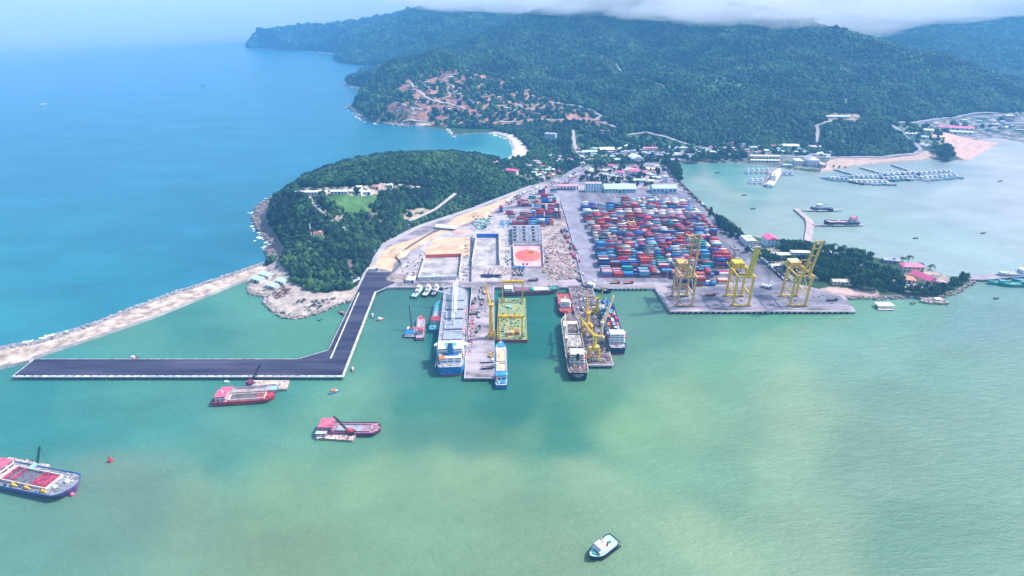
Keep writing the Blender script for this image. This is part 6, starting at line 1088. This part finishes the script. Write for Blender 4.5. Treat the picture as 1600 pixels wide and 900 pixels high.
scrap('pipe_scrap', 'dark green tangled pipe and machinery stacks near the coast road', [(735,350),(745,342),(768,338),(766,352),(748,362)], 150, [green, cm('pipe_grey', (.3, .4, .38)), dark, lgrey], 1, 6, 2); scrap('yard_scrap', 'brown scrap and timber strewn over the earth yard', [(853,438),(850,400),(862,360),(884,360),(905,425),(908,437)], 420, [woodb, pur, dark, rustm, pink, greyd], 2, 2.2, 1.2); scrap('yard_scrap', 'pale and dark rubbish around the courts west of the blue walled court', [(722,440),(726,376),(738,370),(736,440)], 90, [dark, rustm, green, cream], 3, 2.2); scrap('yard_scrap', 'rusty planks and frames strewn between the sand strip and red walled court', [(612,438),(640,408),(664,394),(655,430),(650,440)], 90, [dirt, dark, rustm, cream], 4, 2.2); scrap('blue_tarpaulins', 'blue tarpaulin covered goods beside the western container stacks', [(776,352),(790,344),(800,346),(796,356),(780,358)], 60, [blue, ltblue, bdeck], 5, 4, 1.6); scrap('yard_scrap', 'clutter in the lane left of the white walled court', [(784,420),(792,360),(799,360),(799,420)], 70, [dark, green, rustm, wh], 6, 2); scrap('pier_clutter', 'coal coloured litter and cargo strewn over the crane pier', [(893,452),(922,452),(950,535),(955,565),(922,565)], 500, [coal, dark, steel, rustm, greyd], 7, 2, .7, 3.42, 'litter'); scrap('red_spill', 'red dust and sacks spilled beside the bulk carrier on the broad pier', [(729,552),(731,500),(737,470),(742,470),(740,520),(738,552)], 110, [pink, red, pinkd, dark], 8, 1.8, .8, 3.42, 'spill'); scrap('spit_scrap', 'rusty scrap and plant on the rounded spit', [(420,452),(446,446),(455,456),(430,468)], 70, [rustm, brown, dark], 9, 2.4, 1, 3.2); scrap('spit_scrap', 'machines and pale rubble by the neck of the spit', [(486,470),(512,466),(516,474),(490,480)], 60, [rustm, lgrey, dark], 10, 2.2, 1, 3.2)
scrap('yard_scrap', 'dark gear and pallets between the white walled court and the earth yard', [(848,384),(856,384),(860,430),(852,432)], 60, [dark, lgrey, rustm], 12, 2); scrap('wharf_litter', 'dark stains of gear and rope lying on the gantry wharf', [(1052,470),(1070,452),(1290,456),(1310,480)], 60, [dark, steel], 13, 2.0, .3, 3.05, 'litter')
tb = MB()
for k in range(9): a = np.array(W(757 + k * 5.2, 430 - (k > 4) * 1, 3.3)); tb.tube(a, a + np.array((1.5 + k * 1.6, 22, 0)), .9, woodb if k % 2 else dirt, 6)
tag(tb.build('timber_stack'), 'fan of long brown timber poles stacked near the head of the broad pier', 'timber')
tb = MB(); g = np.random.default_rng(9)
for k in range(40): a = np.array(W(g.uniform(748, 775), g.uniform(429, 434), 3.3)); tb.bar(a, a + np.array((g.uniform(3, 9), g.uniform(-2, 2), g.uniform(0, 1.5))), .8, dblue)
tag(tb.build('grab_stack'), 'dark blue heap of grabs and hoppers in front of the timber poles', 'machinery')
# walls and fences
def fence(name, label, px, h, th, m, z=3.1, post=None):
    P = [np.array(W(x, y, z)) for x, y in px]; t = thing(name, label, 'fence', tuple(P[0])); b = MB()
    for i in range(len(P) - 1):
        a, c = P[i] - P[0], P[i + 1] - P[0]; d = (c - a)[:2] / np.linalg.norm((c - a)[:2]); nn = np.array((-d[1], d[0])) * th / 2; b.prism([tuple(a[:2] + nn), tuple(c[:2] + nn), tuple(c[:2] - nn), tuple(a[:2] - nn)], 0, h, m)
    b.build('panel', t); pl = []
    for i in range(len(P) - 1):
        L = np.linalg.norm(P[i + 1] - P[i]); k = 0
        while k < L and len(pl) < 90: pl.append(tuple((P[i] + (P[i + 1] - P[i]) * k / L - P[0]))); k += max(9, L * len(P) / 80)
    rep('post', t, MB().box(-.25, .25, -.25, .25, 0, h + .5, post or m), pl); return t
fence('boundary_wall', 'long dark boundary wall between the container yard and the inner bay', [(1031,257),(1064,287),(1110,332),(1170,385),(1234,440)], 2.6, .6, cm('dark_wall', (.10, .11, .13)), post=dark); fence('yard_wall', 'pale low wall dividing the main road from the earth yard', [(876,314),(888,352),(902,405),(911,444)], 1.6, .9, conc2); fence('seawall', 'dark zigzag retaining wall between the sand strip and the gravel yard', [(603,438),(627,412),(619,403),(640,386),(676,364),(700,356)], 2.4, .9, cm('wall_dark', (.14, .13, .16))); fence('yard_wall', 'dark wall along the right side of the sand lot', [(736,440),(737,400),(738,370)], 3, .8, MATS['wall_dark'])
# ---------------- vehicles ----------------
def mk_truck(kind, col, load):
    t = bpy.data.objects.new({'lorry': 'lorry', 'van': 'van', 'car': 'car', 'tanker': 'lorry', 'loader': 'wheel_loader'}[kind], None); C.objects.link(t); L = {'lorry': 12, 'van': 5.2, 'car': 4.4, 'loader': 7}[kind]
    wl = MB().tube((0, -.25, 0), (0, .25, 0), .52 if kind != 'car' else .35, dark, 10)
    if kind == 'lorry':
        MB().box(3.9, 6, -1.2, 1.2, .9, 3.1, col).box(3.8, 4.4, -1.1, 1.1, 3.1, 3.5, col).build('cab', t); MB().box(5.96, 6.05, -1.0, 1.0, 1.9, 2.8, glass).build('windscreen', t); MB().box(-6, 3.6, -1.25, 1.25, .8, 1.2, dark).build('chassis', t)
        b = MB(); 
        if load == 'box': b.box(-5.9, 3.5, -1.22, 1.22, 1.21, 3.7, load_c(col))
        else:
            for s in (-1, 1): b.box(-5.9, 3.5, s * 1.25 - .06, s * 1.25 + .06, 1.21, 2.3, col)
            b.box(-5.9, -5.75, -1.19, 1.19, 1.21, 2.3, col).box(3.35, 3.5, -1.19, 1.19, 1.21, 2.6, col).box(-5.7, 3.3, -1.18, 1.18, 1.21, 1.7, load)
        b.build('cargo_bed', t); ax = (-4.6, -3.3, 2.2, 4.9)
    elif kind == 'loader':
        MB().box(-3.4, 1.2, -1.1, 1.1, .9, 2.1, col).box(-1.4, .4, -.8, .8, 2.1, 3.4, glass).box(-1.5, .5, -.9, .9, 3.4, 3.6, col).build('body', t); MB().bar((1, -.8, 1.4), (3, -.8, .8), .3, col).bar((1, .8, 1.4), (3, .8, .8), .3, col).taper(3.4, 0, .2, .9, 2.8, 1.4, 1.6, 2.8, dark).build('bucket', t); ax = (-2, 1)
    else:
        h = 2.2 if kind == 'van' else 1.45
        MB().box(-L / 2, L / 2, -.9, .9, .35, h * .55, col).taper(-.2, 0, h * .55, L * .78, 1.7, h, L * .55, 1.5, glass).cbox(-.2, 0, h, L * .55, 1.5, .06, col).build('body', t); ax = (-L * .32, L * .32)
    for x in ax:
        for s in (-1, 1): o = wl.build('wheel', t); o.location = (x, s * 1.05, .5)
    return t
def load_c(col): return CM['white'] if col is CM['blue'] else CM['sky blue']
protos = {('lorry', 'blue box'): mk_truck('lorry', CM['blue'], 'box'), ('lorry', 'red sided'): mk_truck('lorry', CM['rust red'], sandl), ('lorry', 'dark empty'): mk_truck('lorry', cm('truck_dark', (.08, .09, .14)), dirt), ('lorry', 'white'): mk_truck('lorry', CM['white'], greyd), ('van', 'white'): mk_truck('van', CM['white'], None), ('car', 'red'): mk_truck('car', CM['crimson'], None), ('wheel loader', 'yellow'): mk_truck('loader', yel, None), ('car', 'dark'): mk_truck('car', MATS['truck_dark'], None)}
usedp = set(); bpy.context.view_layer.update()
for k, v in protos.items(): ALLCH[v.name] = list(v.children)
def veh(kind, col, px, py, rz, where, z=3.12, group=None):
    p_ = protos[(kind, col)]; kids = ALLCH.get(p_.name) or list(p_.children)
    if (kind, col) in usedp:
        t = p_.copy(); C.objects.link(t)
        for k in KIDS[(kind, col)]: c = k.copy(); C.objects.link(c); c.parent = t
    else: t = p_; usedp.add((kind, col))
    t.location = W(px, py, z); t.rotation_euler = (0, 0, R(rz)); tag(t, '%s %s %s' % (col, kind, where), 'lorry' if kind == 'lorry' else kind, group or 'vehicles working in the port')
KIDS = {k: list(v.children) for k, v in protos.items()}
for k, v in protos.items(): print(k, len(KIDS[k]))
for a in [('lorry','dark empty',752,455,90,'at the head of the broad pier, left one of a pair',3.5),('lorry','red sided',758,457,85,'at the head of the broad pier, beside a dark lorry',3.5),('lorry','white',751,465,95,'parked on the broad pier near the bulk carrier bow',3.5),('lorry','dark empty',741,472,80,'hugging the left edge of the broad pier, upper one',3.5),('lorry','dark empty',753.5,474,85,'in the middle of the broad pier, right of another dark lorry',3.5),('lorry','dark empty',741,491,10,'crosswise at the left edge of the broad pier',3.5),('lorry','white',749,493,90,'on the broad pier level with the middle hatches',3.5),('lorry','dark empty',747,516,75,'alone on the broad pier beside the red spill',3.5),('wheel loader','yellow',767,556,80,'at the lower right of the broad pier',3.5),('lorry','white',762,566,5,'crosswise near the sand boat on the broad pier',3.5),('lorry','dark empty',762,576,8,'near the outer end of the broad pier',3.5),
 ('van','white',908,470,80,'on the crane pier, upper left of four',3.5),('van','white',914,469,80,'on the crane pier, upper right of four',3.5),('van','white',903,483,80,'on the crane pier, lower left of four',3.5),('van','white',911,483,80,'on the crane pier, lower right of four',3.5),('lorry','dark empty',931,525,20,'by the lattice boom crane on the crane pier',3.5),('lorry','white',943,528,10,'right of the lattice boom crane on the crane pier',3.5),
 ('lorry','red sided',961,443,3,'on the quay road in front of the container yard, left one'),('lorry','red sided',982,443,3,'on the quay road in front of the container yard, right one'),('lorry','white',923,442,5,'at the head of the crane pier by the fence'),('lorry','dark empty',914,448,-60,'turning at the head of the crane pier'),('lorry','dark empty',833,439,5,'on the quay road above the maroon coaster'),('car','red',808,439,0,'on the quay road behind the yellow gantry'),
 ('lorry','dark empty',804,428,90,'first of three on the grey loading pad',3.3),('lorry','dark empty',811,428,90,'second of three on the grey loading pad',3.3),('lorry','dark empty',816,428,90,'third of three on the grey loading pad',3.3),('wheel loader','yellow',850,425,90,'at the right end of the grey loading pad',3.3),('car','dark',818,413,90,'just inside the ore court, left',3.6),('car','red',824,413,90,'just inside the ore court, right',3.6),('wheel loader','yellow',828,395,20,'on top of the red ore heap',6.6),
 ('lorry','blue box',1197,450,-35,'parked at the back of the gantry wharf'),('lorry','white',1204,446,60,'beside the blue box lorry on the gantry wharf'),('lorry','dark empty',1300,470,2,'low and dark at the right end of the gantry wharf'),('lorry','blue box',583,423,5,'at the landward end of the dark jetty',3.7),('lorry','white',556,440,60,'by the lamp mast where the spit joins the dark jetty',3.3),
 ('lorry','white',1069,462,0,'under the leftmost ship crane'),('lorry','red sided',1110,462,5,'on the wharf between the left and middle ship cranes'),('lorry','dark empty',905,438,-70,'beside the pale wall at the end of the earth yard'),('lorry','white',908,428,-72,'upper one beside the pale wall of the earth yard')]: veh(*a)
vg = np.random.default_rng(21); keys = list(protos)
for i in range(26):   # queue on the road beside the inner bay
    u = i / 25; x = 1046 + (1222 - 1046) * u + 3; y = 275 + (436 - 275) * u + 1.5
    kk = [k for k in keys if k[0] == 'lorry'][vg.integers(0, 4)]; P0 = W(1046, 275, 3); P1 = W(1222, 436, 3); veh(kk[0], kk[1], x, y, math.degrees(math.atan2(P1[1] - P0[1], P1[0] - P0[0])), 'in the queue by the boundary wall, %s from the far end' % ordw(i + 1), 3.1, 'lorries queued along the boundary wall')
for i in range(34):
    u = vg.uniform(0, 1); lane = vg.integers(0, 3); x = 792 + (872 - 792) * u + lane * 2 + vg.uniform(-1, 1); y = 313 - (313 - 282) * u + lane * 3.0; kk = keys[vg.integers(0, 6)]
    veh(kk[0], kk[1], x, y, 52 + vg.uniform(-6, 6), 'parked along the coast road', 3.25, 'vehicles parked along the coast road'); 
for i in range(22):
    u = vg.uniform(0, 1); x = 884 + (925 - 884) * u + vg.uniform(-5, 5); y = 288 - (288 - 250) * u; kk = keys[vg.integers(0, 6)]
    veh(kk[0], kk[1], x, y, 60 + vg.uniform(-8, 8), 'driving on the valley road', 3.3, 'traffic on the valley road')
for i, x in enumerate((958, 964, 970, 976, 982)): veh('van', 'white', x, 308, 90, ['first', 'second', 'third', 'fourth', 'fifth'][i] + ' from the left in front of the teal roofed warehouse', 3.1)
# ---------------- individual trees ----------------
bark = mat('bark', (.16, .12, .09), var=.3, scale=1.5)
def leafm(name, c0, c1):
    return mat(name, c1, rough=.7, col2=c0, scale=.7, spec=.15)
LM = [leafm('leaves_dark', (.012, .035, .022), (.045, .11, .04)), leafm('leaves_mid', (.02, .055, .025), (.07, .16, .05)), leafm('leaves_blue', (.012, .04, .03), (.03, .09, .05))]
def crown_mesh(seed, rx, rz_, m, z0, n=46, leaf=1.0, conic=0):
    g = np.random.default_rng(seed); b = MB()
    cl = []
    for k in range(n):
        d = g.normal(0, 1, 3); d /= np.linalg.norm(d); r = g.uniform(.45, 1.0) ** .6; zz_ = d[2] * r
        s = 1 - conic * (zz_ + 1) / 2 * .75; cl.append((d[0] * r * rx * s, d[1] * r * rx * s, z0 + rz_ * zz_))
    for c in cl:
        R_ = leaf * g.uniform(.6, 1.3)
        for q in range(9):
            o = np.array(c) + g.normal(0, .5, 3) * R_; u = g.normal(0, 1, 3); u /= np.linalg.norm(u); v = np.cross(u, g.normal(0, 1, 3)); v /= np.linalg.norm(v) + 1e-6; s1 = R_ * g.uniform(.5, 1.0)
            b.add([o - u * s1, o + v * s1 * .6, o + u * s1, o - v * s1 * .6], [(0, 1, 2, 3)], m)
        b.ball(c, R_ * .62, m, .8, 6)
    return b
TV = []
for i, (rx, rz_, z0, m, n, con) in enumerate(((4.2, 3.0, 6.4, 0, 46, 0), (5.2, 3.4, 7.0, 1, 60, 0), (3.4, 3.6, 6.0, 2, 42, 0), (2.6, 5.2, 7.0, 2, 44, 1), (4.8, 2.8, 5.4, 0, 50, 0))):
    cmz = crown_mesh(i + 1, rx, rz_, LM[m], z0, n, 1.15, con).mesh('crown'); tr = MB().tube((0, 0, -1), (0, 0, z0 - 1), .32, bark, 7, .2)
    for q in range(4): tr.tube((0, 0, z0 * .55), (math.cos(q * 1.7) * rx * .55, math.sin(q * 1.7) * rx * .55, z0), .14, bark, 5, .06)
    TV.append((tr.mesh('trunk'), cmz))
def palm_meshes(seed):
    g = np.random.default_rng(seed); tr = MB(); p0 = np.array((0, 0, -.5)); top = np.array((1.2, .4, 9.5)); pts = [p0, np.array((.2, 0, 3)), np.array((.6, .1, 6.2)), top]
    for a, b in zip(pts, pts[1:]): tr.tube(a, b, .26, bark, 6, .22)
    cr = MB()
    for k in range(13):
        a = 2 * math.pi * k / 13 + g.uniform(-.2, .2); el = g.uniform(-.1, .7); d = np.array((math.cos(a), math.sin(a), 0)); sd_ = np.array((-d[1], d[0], 0)); prev = None
        for q in range(5):
            u = q / 4; c = top + d * u * 4.2 * math.cos(el * .5) + np.array((0, 0, el * 3 * u - 3.4 * u * u)); w_ = .75 * (1 - abs(u - .4) * 1.1); row = (c - sd_ * w_ - np.array((0, 0, .3 * w_)), c + np.array((0, 0, .12)), c + sd_ * w_ - np.array((0, 0, .3 * w_)))
            if prev: cr.add([*prev, *row], [(0, 1, 4, 3), (1, 2, 5, 4)], LM[1])
            prev = row
    return tr.mesh('trunk'), cr.mesh('crown')
PV = [palm_meshes(i) for i in range(2)]
tg = np.random.default_rng(31)
def tree(x, y, z, label, group, v=None, s=1.0, palm=False, name='tree'):
    tm, cm_ = (PV if palm else TV)[v if v is not None else tg.integers(0, len(PV if palm else TV))]
    t = thing('palm_tree' if palm else name, label, 'palm tree' if palm else 'tree', (x, y, z), tg.uniform(0, 6.28), group); t.scale = (s, s, s * tg.uniform(.9, 1.15))
    for n_, m_ in (('trunk', tm), ('crown', cm_)): o = bpy.data.objects.new(n_, m_); C.objects.link(o); o.parent = t
    return t
def grove(n, poly, label, group, smin=.7, smax=1.3, dmin=5.5, vs_=None):
    P = np.array(poly); k = 0; pts = []; tries = 0
    while k < n and tries < n * 60:
        tries += 1; x = tg.uniform(P[:, 0].min(), P[:, 0].max()); y = tg.uniform(P[:, 1].min(), P[:, 1].max())
        if not inpoly(poly, np.array([x]), np.array([y]))[0]: continue
        a = T(x, y)
        if a[2] < 1.4 or any((a[0] - b[0]) ** 2 + (a[1] - b[1]) ** 2 < dmin * dmin for b in pts): continue
        if any(abs(a[0] - o[0]) < o[2] and -3 < a[1] - o[1] < o[3] for o in HB): continue
        pts.append(a); tree(*a, label, group, tg.choice(vs_) if vs_ else None, tg.uniform(smin, smax)); k += 1
HB = [(o.location[0], o.location[1], 11, 12) for o in C.objects if o.get('category') in ('building', 'house') and o.type == 'EMPTY']
grove(26, [(1106,336),(1112,338),(1160,372),(1150,378),(1135,366),(1118,350)], 'dark casuarina tree between the boundary wall and the inner bay', 'casuarinas along the inner bay', .8, 1.35, 4, [2, 3])
grove(85, [(1160,392),(1180,395),(1232,412),(1262,412),(1285,402),(1330,408),(1370,425),(1400,440),(1404,452),(1370,456),(1335,450),(1280,436),(1250,430),(1225,425),(1190,408)], 'dark broad tree in the dense grove in mid peninsula', 'grove on the middle of the peninsula', .9, 1.5, 6, [0, 1, 2, 4])
grove(44, [(1215,384),(1260,387),(1320,396),(1360,404),(1360,412),(1300,402),(1230,395)], 'tree in the leafy line along the back shore of the peninsula', 'trees along the back shore of the peninsula', .7, 1.2, 5, [0, 1, 4])
grove(30, [(1376,446),(1400,455),(1440,462),(1470,460),(1500,446),(1512,436),(1490,440),(1462,456),(1420,456)], 'tree crowded round the houses at the tip of the peninsula', 'trees at the tip of the peninsula', .7, 1.2, 5)
grove(70, [(925,258),(1000,256),(1036,262),(1046,286),(1000,292),(925,292),(905,285)], 'garden tree between the houses behind the teal roofed warehouses', 'garden trees behind the warehouses', .7, 1.2, 7)
grove(34, [(1066,246),(1164,244),(1164,254),(1100,254),(1066,254)], 'dark tree on the wooded shore at the head of the inner bay', 'trees at the head of the inner bay', 1.0, 1.5, 8, [0, 1, 4])
grove(26, [(1042,258),(1060,258),(1064,286),(1055,280)], 'dark tree on the tongue of land beside the boundary wall', 'trees beside the boundary wall', .9, 1.3, 6, [0, 4])
grove(20, [(1458,236),(1476,232),(1492,244),(1482,252),(1466,250)], 'blue green tree on the small wooded point by the sand lot', 'trees on the point by the sand lot', 1.1, 1.7, 9, [0, 1])
for i, (x, y) in enumerate(((1285,390),(1302,393),(1409,406),(1419,411),(1440,414),(1453,418),(1318,396),(1328,397),(1338,399),(1346,401))): a = T(x, y); tree(*a, '%s of the ten palms along the back shore of the peninsula, counted from the left' % ['first', 'second', 'third', 'fourth', 'fifth', 'sixth', 'seventh', 'eighth', 'ninth', 'tenth'][sorted([1285,1302,1409,1419,1440,1453,1318,1328,1338,1346]).index(x)], 'palms on the back shore of the peninsula', s=1.25 if i < 6 else 1.05, palm=True)
for i in range(16): a = T(1302 + i * 9.5, 262 - i * .7 - (i > 6) * 1.2); tree(*a, 'small lone tree in the row along the reclaimed sand shore', 'small trees along the sand shore', 2, .55)
# low cloud resting on the summits
clm = bpy.data.materials.new('cloud_mist'); clm.use_nodes = True; cn = clm.node_tree
for n_ in list(cn.nodes):
    if n_.type == 'BSDF_PRINCIPLED': cn.nodes.remove(n_)
cv = cn.nodes.new('ShaderNodeVolumePrincipled'); cv.inputs['Color'].default_value = (1, 1, 1, 1); cv.inputs['Density'].default_value = .0038
cn.links.new(cv.outputs[0], [n_ for n_ in cn.nodes if n_.type == 'OUTPUT_MATERIAL'][0].inputs['Volume'])
cg = np.random.default_rng(8)
def cloud(label, spec):
    vs = []; fs = []; off = 0
    # one closed lumpy body
    cx_, cy_, cz_, rx, ry, rz2 = spec; n = 40; m_ = 20
    V = []
    for j in range(m_ + 1):
        ph = math.pi * j / m_
        for i in range(n):
            th = 2 * math.pi * i / n; d = np.array((math.sin(ph) * math.cos(th), math.sin(ph) * math.sin(th), math.cos(ph))); q = 1 + .5 * (vnoise(np.array([d[0] * 2 + cx_ * .01]), np.array([d[1] * 2 + d[2] * 3.1]), 1.0, 3)[0] - .5) + .35 * (vnoise(np.array([d[0] * 5 + cx_]), np.array([d[2] * 6 + d[1] * 4]), 1.0, 8)[0] - .5); V.append((cx_ + d[0] * rx * q, cy_ + d[1] * ry * q, cz_ + d[2] * rz2 * q))
    Fc = [(j * n + i, j * n + (i + 1) % n, (j + 1) * n + (i + 1) % n, (j + 1) * n + i) for j in range(m_) for i in range(n)]
    me = bpy.data.meshes.new('low_cloud'); me.from_pydata(V, [], [f[::-1] for f in Fc]); me.materials.append(clm); me.update(); o = bpy.data.objects.new('low_cloud', me); C.objects.link(o); tag(o, label, 'cloud', kind='stuff')
for lab, px, py, D, rx, ry, rz2 in (('white cloud on the summit of the far left ridge', 790, 4, 3300, 430, 260, 55), ('white cloud bank on the main summit', 930, 0, 2900, 380, 200, 60), ('thin mist over the main summit', 980, 2, 2750, 480, 150, 60), ('brightest cloud on the saddle right of the main summit', 1130, 6, 2700, 330, 200, 80), ('thin mist veil below the brightest cloud', 1170, 10, 2250, 300, 120, 58), ('trailing mist to the right of the saddle', 1360, 12, 2500, 460, 200, 70), ('mist on the upper slopes at the right', 1480, 4, 3300, 600, 260, 80), ('pale cloud topping the left ridge', 690, 0, 3900, 330, 200, 45), ('small puff of mist left of the main summit', 870, 14, 2700, 170, 90, 26), ('small puff of mist under the main summit', 1020, 20, 2450, 190, 90, 28), ('ragged puff of mist below the saddle', 1120, 24, 2350, 170, 80, 36), ('wisp of mist on the right shoulder', 1235, 30, 2350, 200, 90, 34), ('wisp of mist drifting down the right valley', 1330, 44, 2550, 200, 120, 40)):
    c = Wd(px, py, D); cloud(lab, (c[0], c[1], c[2], rx, ry, rz2))
mm = bpy.data.materials.new('sea_mist_air'); mm.use_nodes = True; mn = mm.node_tree
for n_ in list(mn.nodes):
    if n_.type == 'BSDF_PRINCIPLED': mn.nodes.remove(n_)
mv = mn.nodes.new('ShaderNodeVolumePrincipled'); mv.inputs['Color'].default_value = (1, 1, 1, 1); mv.inputs['Density'].default_value = .0010; mn.links.new(mv.outputs[0], [n_ for n_ in mn.nodes if n_.type == 'OUTPUT_MATERIAL'][0].inputs['Volume'])
m2 = mm.copy(); m2.name = 'thin_mist_air'; [n_ for n_ in m2.node_tree.nodes if n_.type == 'PRINCIPLED_VOLUME'][0].inputs['Density'].default_value = .00026
tag(MB().prism([(-8800, 2300), (-2700, 3400), (-2350, 4880), (-8800, 4880)], .6, 420, m2).build('sea_mist'), 'thin pale mist over the open sea before the far bank', 'mist', kind='stuff')
m3 = mm.copy(); m3.name = 'middle_mist_air'; [n_ for n_ in m3.node_tree.nodes if n_.type == 'PRINCIPLED_VOLUME'][0].inputs['Density'].default_value = .0006
tag(MB().prism([(-8700, 4000), (-3300, 4300), (-2500, 4900), (-8700, 5600)], .9, 440, m3).build('sea_mist'), 'middle bank of mist over the open sea', 'mist', kind='stuff')
mp_ = MB().prism([(-8800, 5700), (-2450, 4950), (-1000, 5600), (2000, 7600), (2000, 11500), (-8800, 11500)], .6, 455, mm); tag(mp_.build('sea_mist'), 'pale mist bank lying on the far open sea at the horizon', 'mist', kind='stuff')

# things that share a label are told apart by their order in the view
by = {}
for o in C.objects:
    if o.get('label') and o.parent is None: by.setdefault(o['label'], []).append(o)
for lab, L_ in by.items():
    if len(L_) < 2: continue
    L_.sort(key=lambda o: proj(*o.location)[0])
    for i, o in enumerate(L_, 1):
        o['label'] = '%s from left, %s' % (ordw(i), lab)
